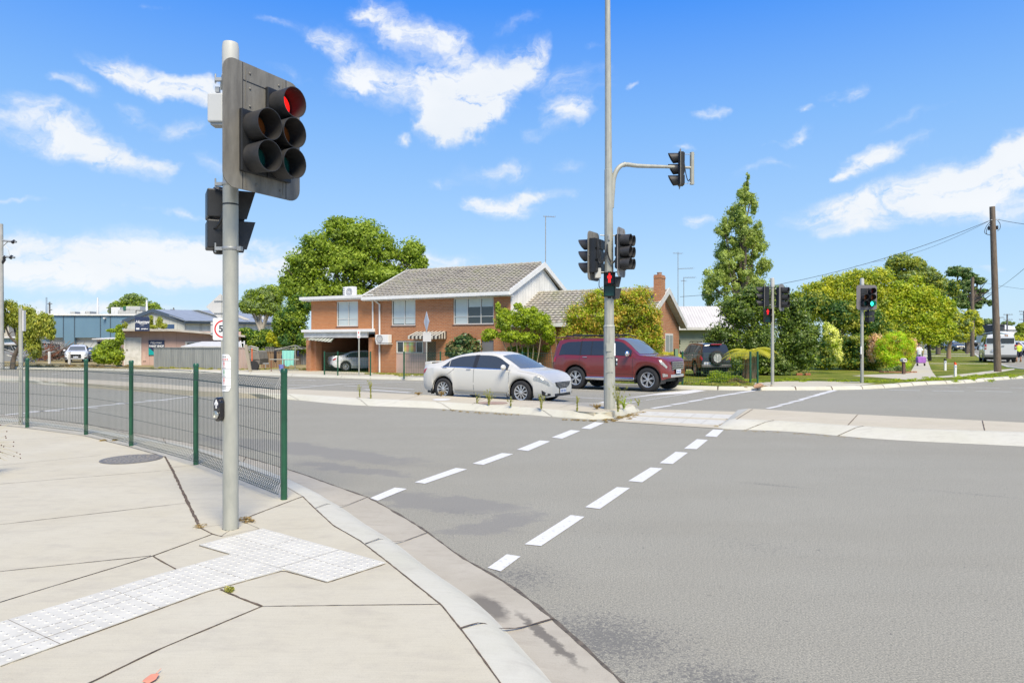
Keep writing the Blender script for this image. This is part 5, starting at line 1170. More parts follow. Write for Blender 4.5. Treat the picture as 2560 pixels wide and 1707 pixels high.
d_ = MB(); d_.b2((-2.415, -.006, .62), (-2.40, .006, 2.0)); d_.build('door_seam', M['blackplastic'], van)
d_ = MB(); d_.b2((-2.47, -.96, .38), (-2.35, .96, .58)); d_.build('rear_bumper', mat('grey bumper light', (.13,.135,.13), .6), van, bevel=.03)
d_ = MB(); d_.b2((-2.43, -.22, 1.18), (-2.40, -.06, 1.23)); d_.build('door_handle', M['blackplastic'], van)
text_mesh('TS', .20, mat('van lettering orange', (.42,.20,.05), .5), van, (-2.37, -.34, 1.98), (math.radians(90), 0, math.radians(-90)), bold=.008)
plate(van, -2.44, .35, .86, math.radians(-90), 'van')
pv = gp(2500, 906.3, .13); van.location = (pv.x+1.55, pv.y+2.6, G(pv.y)+.13); van.rotation_euler = (0, 0, math.radians(60)); van.scale = (1.22, 1.26, 1.22)
# ---------------------------------------------------------------- the brick house
M['brick'] = brick_mat('red brick', (.44,.172,.072), (.53,.225,.098), (.45,.33,.22))
M['brick_o'] = brick_mat('orange brick', (.54,.205,.068), (.61,.25,.09), (.50,.33,.20))
M['trim'] = mat('cream trim', (.70,.69,.65), .55, col2=(.60,.585,.53), scale=2)
M['blind'] = mat('pale roller blind', (.55,.62,.60), .6, var=.05, scale=1)
M['winframe'] = mat('window frame cream', (.66,.65,.60), .5)
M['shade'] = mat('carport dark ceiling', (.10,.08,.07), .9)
M['pinkpanel'] = mat('pink painted panel', (.52,.37,.31), .7, var=.1, scale=1.2)
TH = math.atan2(-.469, .883)
OH = gp(944, 931, .12); EX = Vector((math.cos(TH), math.sin(TH), 0)); EY = Vector((-math.sin(TH), math.cos(TH), 0))
def fl(px, py, yo=0.0, O=None, ex=None, ey=None):
    """house coordinates (along, up) of a photo pixel on the vertical plane yo behind the front wall"""
    O = O or OH; ex = ex or EX; ey = ey or EY; d = Vector(((px-CX)/F, 1, -(py-CY)/F)); c = Vector((0, 0, CAMZ))
    t = ((O+ey*yo-c).dot(ey))/d.dot(ey); p = c+d*t-O; return p.dot(ex), p.z
def slab_wall(mb, x0, x1, z0, z1, holes, y0, y1, m=0):
    """wall between two planes with rectangular openings, built as butted blocks"""
    xs = sorted({x0, x1, *[v for h in holes for v in (h[0], h[1])]}); 
    for a, b in zip(xs, xs[1:]):
        cuts = sorted([(h[2], h[3]) for h in holes if h[0] <= a+1e-6 and h[1] >= b-1e-6]); z = z0
        for c0, c1 in cuts:
            if c0 > z: mb.b2((a, y0, z), (b, y1, c0), m)
            z = c1
        if z < z1: mb.b2((a, y0, z), (b, y1, z1), m)
def window(parent, x0, x1, z0, z1, y, cols, rows, blinds=(), fw=.06, name='window', glass=None, depth=.09, sill=True, blindh=None):
    """glazing set back in the wall: frame bars, panes, blinds"""
    f = MB(); f.b2((x0, y, z0), (x0+fw, y+depth, z1)); f.b2((x1-fw, y, z0), (x1, y+depth, z1)); f.b2((x0+fw, y, z1-fw), (x1-fw, y+depth, z1)); f.b2((x0+fw, y, z0), (x1-fw, y+depth, z0+fw))
    for c in cols: f.b2((c-fw*.4, y+.006, z0+fw), (c+fw*.4, y+depth-.01, z1-fw))
    cc = [x0+fw]+list(cols)+[x1-fw]
    for r in rows:
        for a, b in zip(cc, cc[1:]): f.b2((a+(fw*.4 if a in cols else 0), y+.012, r-fw*.35), (b-(fw*.4 if b in cols else 0), y+depth-.014, r+fw*.35))
    w = f.build(name, M['winframe'], parent)
    g = MB(); g.b2((x0+fw, y+.05, z0+fw), (x1-fw, y+.058, z1-fw)); g.build('pane', glass or M['blackglass'], w)
    for i, (a, b) in enumerate(zip(cc, cc[1:])):
        if i in dict(blinds):
            fr = dict(blinds)[i]; bl_ = MB(); bl_.b2((a+.05, y+.040, z1-fw-(z1-z0-2*fw)*fr), (b-.04, y+.0485, z1-fw)); bl_.build('blind', M['blind'], w)
    if sill: s_ = MB(); s_.b2((x0-.04, y-.07, z0-.07), (x1+.04, y+.02, z0-.002)); s_.build('sill', mat('dark brick sill', (.12,.075,.055), .8), w)
    return w
M['blackglass'] = glass_mat('window glass', (.035,.045,.045), .06)
house = empty('brick_house', OH, TH, 'two storey orange and red brick house with tiled gable roof, carport and lower chimney wing', 'house')
hx = lambda px, py=800, yo=0: fl(px, py, yo)[0]; hz_ = lambda px, py, yo=0: fl(px, py, yo)[1]
# main block
xL, xR = hx(938, 800), hx(1276, 800); zE = hz_(1100, 742)
w2 = (hx(978.5), hx(1038.5), hz_(1010, 814), hz_(1010, 749)); w3 = (hx(1133), hx(1234), hz_(1180, 811), hz_(1180, 744.5))
pk = (hx(989), hx(1064.5), 0.0, hz_(1025, 851.5)); dr = (hx(1068), hx(1090), 0.0, hz_(1080, 853)); dr2 = (hx(1203), hx(1234), .1, hz_(1218, 850))
DEP = 7.6; mb = MB(); slab_wall(mb, xL, xR, -.3, zE, [w2, w3, pk, dr, dr2], 0, .22)
mb.b2((xR-.22, .22, -.3), (xR, DEP, zE)); mb.b2((xL, .22, -.3), (xL+.2, DEP, zE)); mb.b2((xL, DEP, -.3), (xR, DEP+.2, zE))
mb.build('wall', M['brick'], house)
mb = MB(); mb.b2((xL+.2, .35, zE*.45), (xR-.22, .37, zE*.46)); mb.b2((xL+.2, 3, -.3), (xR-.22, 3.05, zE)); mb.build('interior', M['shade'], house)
zb2 = w2[2]+(w2[3]-w2[2])*.31
window(house, *w2, .05, [w2[0]+(w2[1]-w2[0])*.53], [zb2], blinds=[(0,.96),(1,.97)])
window(house, *w3, .05, [w3[0]+(w3[1]-w3[0])*.35, w3[0]+(w3[1]-w3[0])*.68], [w3[2]+(w3[3]-w3[2])*.30], blinds=[(0,1.0),(1,.33),(2,.33)])
# pink infill panel with the curtained window, lattice door, grey door
pw = (hx(990.5), hx(1057), hz_(1020, 882.5), hz_(1020, 852.5)); mb = MB()
slab_wall(mb, pk[0], pk[1], -.3, pk[3], [pw], .06, .14); mb.build('infill_panel', M['pinkpanel'], house)
wnd = window(house, *pw, .03, [pw[0]+(pw[1]-pw[0])*.26, pw[0]+(pw[1]-pw[0])*.74], [], blinds=(), fw=.05, sill=False)
def check_mat():
    m = bpy.data.materials.new('check curtain'); m.use_nodes = True; T = NT(m.node_tree); T.n.clear(); tc_ = T.node('ShaderNodeTexCoord'); s = T.node('ShaderNodeSeparateXYZ', ins={0: tc_.outputs['Object']})
    fx_ = T.math('FRACT', T.math('MULTIPLY', s.outputs[0], 1.9)); fz_ = T.math('FRACT', T.math('MULTIPLY', s.outputs[2], 1.9))
    a = T.ramp(fx_, [(0, (.45,.35,.25)), (.3, (.50,.22,.20)), (.5, (.25,.40,.30)), (.8, (.50,.45,.20))]); b = T.ramp(fz_, [(0, (.9,.6,.6)), (.3, (.6,.9,.8)), (.7, (1,.95,.6))])
    T.node('ShaderNodeOutputMaterial', ins={0: T.node('ShaderNodeBsdfPrincipled', ins={'Base Color': T.mix(1.0, a, b, 'MULTIPLY'), 'Roughness': .9}).outputs[0]}); return m
cx0, cx1 = pw[0]+(pw[1]-pw[0])*.28, pw[0]+(pw[1]-pw[0])*.72
mb = MB(); mb.b2((cx0, .072, pw[2]+.06), (cx1, .0785, pw[3]-.05)); mb.build('check_curtain', check_mat(), wnd)
lat = MB(); dw = dr[1]-dr[0]; dh = dr[3]
for k in range(-24, 12):
    for sgn in (1, -1):
        x = dr[0]+k*.12; P_ = []
        for t in np.linspace(0, dh, 40):
            xx = (x+t*.7) if sgn > 0 else (dr[1]-(k*.12)-t*.7)
            if dr[0] <= xx <= dr[1]: P_.append((xx, .03 if sgn > 0 else .036, t))
        if len(P_) > 2: lat.tube([P_[0], P_[-1]], .012, 4, cap=False)
mb = MB(); mb.b2((dr[0], .09, -.1), (dr[1], .13, dr[3])); do = mb.build('door', mat('dark door', (.10,.065,.045), .6), house); lat.build('lattice_screen', mat('cream lattice', (.34,.27,.17), .6), do)
mb = MB(); mb.b2((dr2[0], .06, .1), (dr2[1], .11, dr2[3])); mb.build('side_door', mat('grey door', (.17,.17,.18), .6), house)
mb = MB(); mb.b2((dr2[0]-.22, -.02, .3), (dr2[0]-.12, .02, dr2[3]+.02)); mb.b2((dr2[0]-.09, -.02, .3), (dr2[0]-.03, .02, dr2[3]+.02)); mb.build('door_frame', M['trim'], house)
# tiled roof as real courses
def tile_roof(parent, x0, x1, ya, za, yb, zb_, m, course=.33, wave=.30, amp=.017, name='roof'):
    """rows of curved tiles from the eave (ya, za) up to the ridge (yb, zb_)"""
    L = math.hypot(yb-ya, zb_-za); n = max(3, int(round(L/course))); d = Vector((0, (yb-ya)/L, (zb_-za)/L)); nn = Vector((0, -d.z, d.y)) if yb > ya else Vector((0, d.z, -d.y))
    nx = int((x1-x0)/.06); mb = MB(); xs_ = [x0+(x1-x0)*i/nx for i in range(nx+1)]
    for k in range(n):
        a, b = L*k/n-.03, L*(k+1)/n; vs = []
        for t, lift in ((a, -.03), (a, .095), (b, .012)):
            for x in xs_:
                w_ = amp*math.cos(2*math.pi*x/wave); vs.append(Vector((x, ya, za))+d*t+nn*(lift+(w_ if lift > 0 else w_)))
        q = nx+1; mb.add(vs, [(r*q+i, r*q+i+1, (r+1)*q+i+1, (r+1)*q+i) for r in range(2) for i in range(nx)])
    return mb.build(name, m, parent, fix=False)
def tile_mat():
    m = bpy.data.materials.new('concrete roof tiles'); m.use_nodes = True; T = NT(m.node_tree); T.n.clear(); v = T.node('ShaderNodeTexCoord').outputs['Object']
    a = T.noise(v, .8, 6, .65); b = T.noise(v, 6, 4, .7); f = T.noise(v, 25, 3, .7)
    c = T.ramp(a, [(.3, (.33,.30,.265)), (.5, (.46,.425,.37)), (.7, (.40,.39,.27))]); c = T.mix(.7, c, T.ramp(b, [(.3, (.5,.5,.48)), (.6, (1.1,1.1,1.05))]), 'MULTIPLY'); c = T.mix(.5, c, T.ramp(f, [(.35, (.5,.5,.5)), (.6, (1.1,1.1,1.1))]), 'MULTIPLY')
    T.node('ShaderNodeOutputMaterial', ins={0: T.node('ShaderNodeBsdfPrincipled', ins={'Base Color': c, 'Roughness': .9}).outputs[0]}); return m
M['tile'] = tile_mat()
HD = DEP/2+.1
rz = fl(1175, 670.5, HD)[1]; rzL, rzR = hx(1014, 679, HD), hx(1340, 662, HD)
zEv = hz_(1100, 735.5, -.45); xe0, xe1 = min(rzL, hx(914, 742, -.45)), hx(1276, 735, -.45)+.0
xe1 = hx(1276, 735, -.45); 
tile_roof(house, xe0, xe1, -.50, zEv, HD, rz, M['tile']); tile_roof(house, xe0, xe1, 2*HD+.5, zEv, HD, rz, M['tile'])
mb = MB()
for k in range(int((xe1-xe0)/.42)): mb.tube([(xe0+k*.42, HD, rz+.04), (xe0+k*.42+.40, HD, rz+.055)], [.10, .115], 8)
mb.build('ridge_capping', M['tile'], house, smooth=30)
mb = MB(); mb.b2((xe0, -.60, zEv-.20), (xe1, -.50, zEv+.0)); mb.build('gutter', M['white'], house, bevel=.02)
mb = MB(); mb.b2((xe0, -.498, zEv-.24), (xe1, .0, zEv-.215)); mb.b2((xL-.1, -.03, zE-.02), (xR, -.002, zEv-.24)); mb.build('eave_lining', M['trim'], house)
def gable(parent, x, ya, yb, zb_, yr_, zr, m, th=.15, barge=.24, sgn=1):
    mb = MB(); mb.prism([(x, ya, zb_), (x, yb, zb_), (x, yr_, zr-.12)], (th*sgn, 0, 0)); return mb.build('gable_wall', m, parent)
M['batten'] = stripe_mat('white battened boards', (.80,.785,.73), (.50,.49,.45), .36, .93, axis=1, bump=.0)
mb = MB(); zg0 = 2.2
mb.prism([(xR, .02, zg0), (xR, DEP, zg0), (xR, DEP, zE), (xR, HD, rz-.14), (xR, .02, zE)], (.05, 0, 0)); mb.build('gable_wall', M['batten'], house)
mb = MB(); mb.prism([(xL, 0, zE), (xL, DEP, zE), (xL, HD, rz-.12)], (.15, 0, 0)); mb.build('gable_wall', M['brick'], house)
mb = MB()
for x, s_ in ((xe1, 1), (xe0, -1)):
    for ya in (-.56, 2*HD+.56):
        dy = HD-ya; dz_ = rz-zEv; mb.prism([(x, ya, zEv-.20), (x, HD, rz-.22), (x, HD, rz+.10), (x, ya, zEv+.10)], (.05*s_, 0, 0))
mb.build('barge_board', M['white'], house)
mb = MB()
for ya in (-.5, 2*HD+.5): mb.prism([(xR+.05, ya, zEv-.08), (xR+.05, HD, rz-.10), (xR+.05, HD, rz-.13), (xR+.05, ya, zEv-.11)], (xe1-xR-.06, 0, 0))
mb.build('barge_soffit', M['trim'], house)
# carport block: flat roof over the upper room, open below
cL, cR = hx(778, 900), xL; c1 = hx(765, 900); zt_, zbm0, zbm1 = hz_(850, 751), hz_(850, 844), hz_(850, 826)
w1 = (hx(841), hx(895), hz_(868, 816), hz_(868, 753)); mb = MB(); slab_wall(mb, cL, cR, zbm1, zt_, [w1], 0, .22); mb.b2((cL, .22, zbm1), (cL+.2, 6.5, zt_)); mb.b2((cL, 6.5, zbm1), (cR, 6.7, zt_)); mb.b2((cR-.2, .22, zbm1), (cR, 6.5, zt_-.3)); mb.build('upper_wall', M['brick_o'], house)
window(house, *w1, .05, [w1[0]+(w1[1]-w1[0])*.53], [w1[2]+(w1[3]-w1[2])*.30], blinds=[(0,1.0),(1,1.0)])
mb = MB(); mb.b2((cL-.45, -.42, zt_), (cR+.1, 6.9, zt_+.16)); mb.b2((cL-.55, -.52, zt_+.07), (cR+.2, -.42, zt_+.26)); mb.build('flat_roof_fascia', M['white'], house, bevel=.01)
mb = MB(); mb.b2((cL-.1, -.55, zbm0), (cR-.15, -.45, zbm1-.05)); mb.b2((cL-.1, -.45, zbm1-.12), (cR, 0, zbm1-.02)); mb.build('carport_beam', M['white_old'], house)
mb = MB(); mb.b2((cL-.2, -.70, zbm1-.12), (cR+.45, -.55, zbm1+.06)); mb.build('carport_gutter', M['white'], house, bevel=.02)
mb = MB(); px0, px1 = hx(765.5, 900, -.5), hx(777, 900, -.5); mb.b2((px0, -.5, -.3), (px1, 6.6, zbm1-.12)); mb.b2((px1, -.28, -.3), (px1+.24, .25, zbm0)); mb.b2((hx(929.5, 880)-.0, -.3, -.3), (xL, 6.6, zbm0)); mb.b2((px1, 6.3, -.3), (xL, 6.5, zbm1)); mb.build('carport_pillars', M['brick'], house)
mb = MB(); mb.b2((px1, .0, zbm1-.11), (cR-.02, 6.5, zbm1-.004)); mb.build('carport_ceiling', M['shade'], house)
# awnings
AW = stripe_mat('striped awning', (.60,.58,.50), (.055,.05,.045), .27, .5, axis=0)
ax0, ax1 = hx(1042, 828), hx(1116, 828); az1, az0 = hz_(1080, 828), hz_(1080, 849, -.9)+.10
mb = MB(); mb.prism([(ax0, 0, az1), (ax0, -.9, az0+.12), (ax0, -.9, az0+.09), (ax0, 0, az1-.03)], (ax1-ax0, 0, 0))
nn_ = int((ax1-ax0)/.135)
for k in range(nn_): mb.b2((ax0+(ax1-ax0)*k/nn_+.008, -.905, az0-.06), (ax0+(ax1-ax0)*(k+1)/nn_-.008, -.885, az0+.11))
aw_ = mb.build('awning', AW, house); mb = MB(); AW2 = stripe_mat('striped awning side', (.60,.58,.50), (.055,.05,.045), .27, .5, axis=1)
mb.prism([(ax1, 0, az1), (ax1, -.9, az0+.10), (ax1, -.9, az0-.05), (ax1, 0, az0-.05)], (.02, 0, 0)); mb.build('awning_side', AW2, aw_)
bx0, bx1 = hx(783, 845, -.3), hx(838, 845, -.3); mb = MB(); mb.prism([(bx0, -.30, zbm0+.03), (bx1, -.30, zbm0+.03), (bx1+.2, -.9, zbm0-.30), (bx0, -.9, zbm0-.14)], (0, 0, .03)); mb.build('small_awning', stripe_mat('green striped awning', (.55,.55,.48), (.10,.13,.09), .27, .5, axis=0), house)
# downpipes, wall unit
def pipe(parent, pts, r=.05): MB().tube(pts, r, 8).build('downpipe', M['white'], parent, smooth=30)
dx_ = hx(934, 800); pipe(house, [(dx_, -.1, zEv-.2), (dx_, -.08, zEv-.5), (dx_, -.08, hz_(934, 825))]); dx2 = hx(951, 850)
pipe(house, [(hx(937, 748), -.1, hz_(937, 750)), (dx2, -.08, hz_(951, 761)), (dx2, -.08, hz_(951, 880)), (dx2, -.08, -.05)], .055)
mb = MB(); u0, u1, v0, v1 = hx(950, 848), hx(981.5, 848), hz_(965, 857.5), hz_(965, 836.5); mb.b2((u0, -.42, v0), (u1, -.08, v1)); ac = mb.build('air_conditioner', M['white'], house, bevel=.02)
mb = MB(); mb.lathe([(.24, -.422), (.24, -.432), (.20, -.432), (.20, -.423)], (u0+(u1-u0)*.32, 0, (v0+v1)/2), 'Y', n=24, cap=False)
for k in range(5): mb.lathe([(.19-.035*k, -.424), (.19-.035*k, -.428), (.18-.035*k, -.428)], (u0+(u1-u0)*.32, 0, (v0+v1)/2), 'Y', n=20, cap=False)
mb.build('fan_grille', mat('grille grey light', (.30,.30,.30), .6), ac)
mb = MB(); mb.b2((u0+.05, -.44, v0-.08), (u1+.02, -.02, v0-.03)); mb.b2((u0-.22, -.2, v0+.12), (u0-.02, -.02, v0+.5)); mb.build('bracket', M['white_old'], ac)
mb = MB(); u0, u1 = hx(857, 730, 1.5), hx(882, 730, 1.5); v1 = fl(870, 716.5, 1.5)[1]; mb.b2((u0, 1.5, zt_+.28), (u1, 1.9, v1)); ac = mb.build('air_conditioner', M['white'], house, bevel=.02)
mb = MB()
for k in range(5): mb.lathe([(.26-.045*k, 1.494), (.26-.045*k, 1.488), (.25-.045*k, 1.488)], (u0+(u1-u0)*.64, 0, (zt_+.28+v1)/2), 'Y', n=20, cap=False)
for k in range(6): mb.b2((u0+.02, 1.488, zt_+.34+k*.13), (u0+(u1-u0)*.2, 1.498, zt_+.38+k*.13))
mb.build('fan_grille', mat('grille grey', (.22,.22,.22), .6), ac)
mb = MB(); mb.b2((u0, 1.55, zt_+.14), (u1, 1.85, zt_+.28)); mb.build('bracket', M['galv_dark'], ac)
# lower wing with chimney and gable end
WX = 17.15; WD = 6.8; WH = WD/2; wz = fl(1500, 729, WH)[1]; we = hz_(1686, 811, WD+.5)-.06; wxL = xR+.06
wr = fl(1672, 724.5, WH)[0]; wxR = wr-.35
mb = MB(); wwin = (WD*.40, WD*.62)
mb.b2((wxL, 0, -.4), (wxR, .22, we)); mb.b2((wxR-.22, .22, -.4), (wxR, WD, we)); mb.b2((wxL, WD, -.4), (wxR, WD+.2, we)); mb.prism([(wxR-.22, 0, we), (wxR-.22, WD, we), (wxR-.22, WH, wz-.1)], (.22, 0, 0)); mb.build('wing_wall', M['brick'], house)
tile_roof(house, wxL, wr, -.5, we, WH, wz, M['tile'], name='wing_roof'); tile_roof(house, wxL, wr, WD+.5, we, WH, wz, M['tile'], name='wing_roof')
mb = MB(); [mb.tube([(wxL+k*.42, WH, wz+.04), (wxL+k*.42+.40, WH, wz+.055)], [.10,.115], 8) for k in range(int((wr-wxL)/.42))]; mb.build('ridge_capping', M['tile'], house, smooth=30)
mb = MB()
for ya in (-.56, WD+.56): mb.prism([(wr, ya, we-.26), (wr, WH, wz-.26), (wr, WH, wz+.08), (wr, ya, we+.08)], (.05, 0, 0))
for ya in (-.5, WD+.5): mb.prism([(wxR, ya, we-.16), (wxR, WH, wz-.16), (wxR, WH, wz-.19), (wxR, ya, we-.19)], (wr-wxR-.01, 0, 0))
mb.build('barge_board', M['white_old'], house)
mb = MB(); mb.b2((wxL, -.60, we-.18), (wr, -.50, we+.01)); mb.build('wing_gutter', M['white'], house)
gy0, gy1 = WD*.56, WD*.80
gwz0, gwz1 = .85, 2.35; f = MB(); f.b2((wxR+.002, gy0, gwz0), (wxR+.05, gy1, gwz1)); gw = f.build('window', M['winframe'], house)
f = MB(); [f.b2((wxR+.051, gy0+.1+k*(gy1-gy0-.1)/2, gwz0+.1), (wxR+.056, gy0+(k+1)*(gy1-gy0-.1)/2, gwz1-.1)) for k in range(2)]; f.build('pane', mat('curtained glass', (.30,.33,.33), .15), gw)
cy0 = min(np.linspace(-1, 4, 60), key=lambda q: abs(fl(1633.5, 780, q)[0]-wxR)); chx0 = wxR+.002; chx1 = fl(1652, 780, cy0)[0]; czt = fl(1645, 695, cy0)[1]; cy1 = min(np.linspace(cy0+.3, cy0+3, 60), key=lambda q: abs(fl(1663, 780, q)[0]-chx1))
mb = MB(); mb.b2((chx0, cy0, -.4), (chx1, cy1, czt)); mb.b2((chx0, cy0-.02, czt), (chx1+.02, cy1+.02, czt+.10)); mb.b2((chx0, cy0+.02, czt+.10), (chx1, cy1-.02, czt+.18)); chm = mb.build('chimney', M['brick'], house)
mb = MB(); mb.lathe([(.12, czt+.18), (.12, czt+.28), (.14, czt+.30), (.14, czt+.33)], ((chx0+chx1)/2, (cy0+cy1)/2, 0), n=12); mb.build('chimney_pot', mat('terracotta', (.35,.24,.17), .8), chm)
mb = MB(); mb.b2((chx1+.0, .5, 2.0), (chx1+.02, .9, 2.6)); 
# stair at the far left of the house
st = empty('outside_stair', OH+EX*(px0-2.4)+EY*2.2, TH, 'dark red timber stair climbing to the left side of the house', 'stair')
mr = mat('oxblood paint', (.13,.018,.015), .6)
mb = MB(); mb.b2((.0, -.1, -.3), (.22, .12, 2.15)); mb.build('newel_post', mr, st)
mb = MB(); mb.prism([(.22, .0, .75), (1.9, .0, 2.2), (1.9, .0, .95), (.3, .0, -.35)], (0, .05, 0)); mb.build('stair_side', mr, st)
mb = MB(); mb.prism([(.2, -.03, 1.15), (1.9, -.03, 2.5), (1.9, -.03, 2.6), (.2, -.03, 1.25)], (0, .05, 0)); mb.build('handrail', mat('pale rail', (.42,.36,.27), .7), st)
for k in range(6): mb = MB(); mb.b2((.45+k*.27, -.85, -.12+k*.24), (.75+k*.27, -.06, -.07+k*.24)); mb.build('tread', mat('pale rail', (.42,.36,.27), .7), st)

# TV aerials
def aerial(x, y, Y, top, base, label, arms):
    P = at(x, base, Y); T_ = at(x, top, Y); r = empty('tv_aerial', P, 0, label, 'aerial'); h = T_.z-P.z; k = Y/F
    MB().tube([(0,0,0), (0,0,h)], .03, 6).build('mast', M['galv_dark'], r)
    mb = MB()
    for (dy, l0, l1, dz_) in arms:
        z = h-dy*k; mb.tube([(l0*k, 0, z), (l1*k, .3, z+dz_*k)], .02, 5); n = max(2, int(abs(l1-l0)/4))
        for i in range(n+1): xx = (l0+(l1-l0)*i/n)*k; mb.tube([(xx, -.12, z+dz_*k*i/n-.06), (xx, .12, z+dz_*k*i/n+.06)], .012, 4)
    mb.build('elements', M['galv_dark'], r)
aerial(1364, 0, 44, 540, 742, 'tallest aerial mast, rising behind the gable of the brick house', [(1, -5, 24, 0), (149, -6, 16, 0)])
aerial(1695, 0, 60, 630, 770, 'taller of the two aerial masts above the pale weatherboard building', [(3, -12, 12, 0), (42, 0, 40, 2)])
aerial(1709.5, 0, 58, 694, 772, 'shorter aerial mast above the pale weatherboard building', [(0, 0, 30, 1), (8, -7, 7, 0)])

# pale weatherboard building with white roof at the end of the driveway
GO = at(1680, 917, 46); GO.z = G(46)+.05; k = 46/F
gar = empty('weatherboard_building', GO, math.radians(-3), 'pale green weatherboard building with a white metal roof behind the dark four wheel drive', 'house')
W_len = 120*k*1.25; zt2 = (CAMZ-(819-CY)*k)-GO.z; zr2 = (CAMZ-(768-CY)*(50/F))-GO.z
WB = stripe_mat('pale green weatherboard', (.36,.38,.29), (.24,.255,.20), .15, .86, axis=2)
mb = MB(); mb.b2((-1.2, 0, -.3), (W_len, 5.5, zt2-.10)); mb.build('wall', WB, gar)
RM = stripe_mat('white corrugated roof', (.62,.60,.57), (.50,.48,.455), .19, .5, axis=0, bump=.4)
mb = MB(); mb.prism([(-1.3, -.45, zt2), (-1.3, 2.75, zr2), (-1.3, 5.9, zt2), (-1.3, 5.9, zt2-.04), (-1.3, 2.75, zr2-.05), (-1.3, -.45, zt2-.04)], (W_len+1.8, 0, 0)); mb.build('roof', RM, gar)
mb = MB(); mb.b2((-1.3, -.56, zt2-.17), (W_len+.5, -.455, zt2+.02)); mb.b2((-1.25, -.45, zt2-.19), (W_len+.3, -.002, zt2-.16)); mb.build('gutter', M['white_old'], gar)

# ---------------------------------------------------------------- industrial buildings to the left
def stripv(name, c1, c2, p, duty=.9, axis=0, b=0): return stripe_mat(name, c1, c2, p, duty, axis, bump=b)
YB = 96.0; k = YB/F; B = empty('factory_building', at(310, 905, YB), math.radians(4), 'long blue grey factory wall with white parapet and white roof plant at the far left', 'factory'); z0_ = B.location.z
BX = lambda x: (x-310)*k; BZ = lambda y: CAMZ-(y-CY)*k-z0_
blue = mat('blue factory cladding', (.135,.24,.33), .6, col2=(.115,.21,.295), scale=.3, stretch=(1,1,.3)); lightw = mat('pale block wall', (.50,.52,.52), .8)
mb = MB(); slab_wall(mb, BX(-320), BX(470), BZ(930), BZ(789), [(BX(104), BX(164), BZ(930), BZ(844)), (BX(191), BX(253), BZ(930), BZ(844)), (BX(-60), BX(40), BZ(930), BZ(844))], 0, .5); mb.build('wall', blue, B)
mb = MB(); mb.b2((BX(-320), .6, BZ(930)), (BX(470), .9, BZ(843))); mb.build('recessed_wall', lightw, B)
mb = MB(); mb.b2((BX(-320), -.25, BZ(789)), (BX(470), .6, BZ(785))); mb.build('parapet', M['white'], B)
mb = MB()
for x in (165, 191.5, 253.5, 277.5): mb.b2((BX(x)-.06, -.04, BZ(870)), (BX(x)+.06, -.005, BZ(789)))
mb.build('wall_joint', mat('dark blue joint', (.05,.085,.12), .7), B)
mb = MB(); mb.b2((BX(264), -.5, BZ(797)), (BX(268), -.05, BZ(794))); mb.build('wall_lamp', M['white'], B)
def plant(x0, x1, y0, y1, m=None, dy=3, name='roof_unit'):
    mb = MB(); mb.b2((BX(x0), dy, BZ(y0)), (BX(x1), dy+2.5, BZ(y1))); mb.b2((BX(x0)+.1, dy-.06, BZ(y0)+.1), (BX(x0)+(BX(x1)-BX(x0))*.4, dy, BZ(y1)-.1)); return mb.build(name, m or M['white'], B, bevel=.03)
for q in ((151,163,785,777),(176,188,785,776),(189,200,785,776),(252,274,785,765.5),(269,288,785,773),(287,313,785,771),(283,324,773,763),(315,330,785,775),(341,360,785,776),(377,396,778,771),(365,372,785,778)): plant(*q, m=mat('pale roof unit', (.50,.50,.47), .6) if q[0] % 2 else M['white'])
mb = MB(); mb.b2((BX(283), 2.9, BZ(773)), (BX(290), 2.96, BZ(763))); mb.build('green_panel', mat('green panel', (.03,.13,.07), .6), B)
for x, yt, yb_, w, m in ((333, 746, 786, 2.8, M['white']), (210, 740, 786, 2.8, M['white']), (83, 740, 786, 2.2, mat('blue grey stack', (.30,.38,.45), .5)), (238.5, 760, 786, .8, M['galv_dark'])):
    MB().lathe([(w*k, BZ(yb_)), (w*k, BZ((yt+yb_)/2)), (w*k*.8, BZ((yt+yb_)/2)+.1), (w*k*.8, BZ(yt))], (BX(x), 4, 0), n=14).build('flue_stack', m, B, smooth=40)

YS = 82.0; k = YS/F; SO = at(385, 900, YS); sh_ = empty('metal_shed', SO, math.radians(-18), 'long white metal shed with a blue grey gabled roof behind the pink paint shop', 'shed'); SX = Vector((math.cos(math.radians(-18)), math.sin(math.radians(-18)), 0)); SY = Vector((-SX.y, SX.x, 0))
sx = lambda x, y, yo=0: fl(x, y, yo, SO, SX, SY)
e0 = sx(462, 803)[0]; e1 = sx(730, 800)[0]; ez = sx(462, 803)[1]; back_ = 15.0
a_ = sx(385.5, 778.5)
# gable end faces the camera left: ridge runs to the right and back
G0 = at(310, 806, YS); gpk = at(385.5, 778.5, YS); G1_ = at(462, 803, YS)
rid2 = at(745, 783, 128); eav2 = at(745, 808, 112); wl = at(464, 905, YS); wl2 = at(745, 895, 112)
mb = MB(); mb.v = []; 
def wq(*p): return [Vector(q)-SO for q in p]
Rinv = Matrix.Rotation(math.radians(18), 3, 'Z')
loc_ = lambda p: Rinv@(Vector(p)-SO)
gnd = lambda p: Vector((p.x, p.y, G(60)))
mb = MB(); mb.prism([loc_(p) for p in (gnd(G0), gnd(G1_), G1_, gpk, G0)], (0, .2, 0)); mb.build('gable_wall', stripv('cream cladding', (.52,.53,.49), (.42,.43,.40), .9, .9), sh_)
mb = MB(); mb.quad(*[loc_(p) for p in (gnd(G1_), gnd(eav2), eav2, G1_)]); mb.build('side_wall', stripv('white cladding', (.60,.61,.58), (.47,.48,.46), .6, .82), sh_)
bm_r = stripv('blue grey roof', (.27,.31,.37), (.21,.245,.30), .8, .85, b=.2)
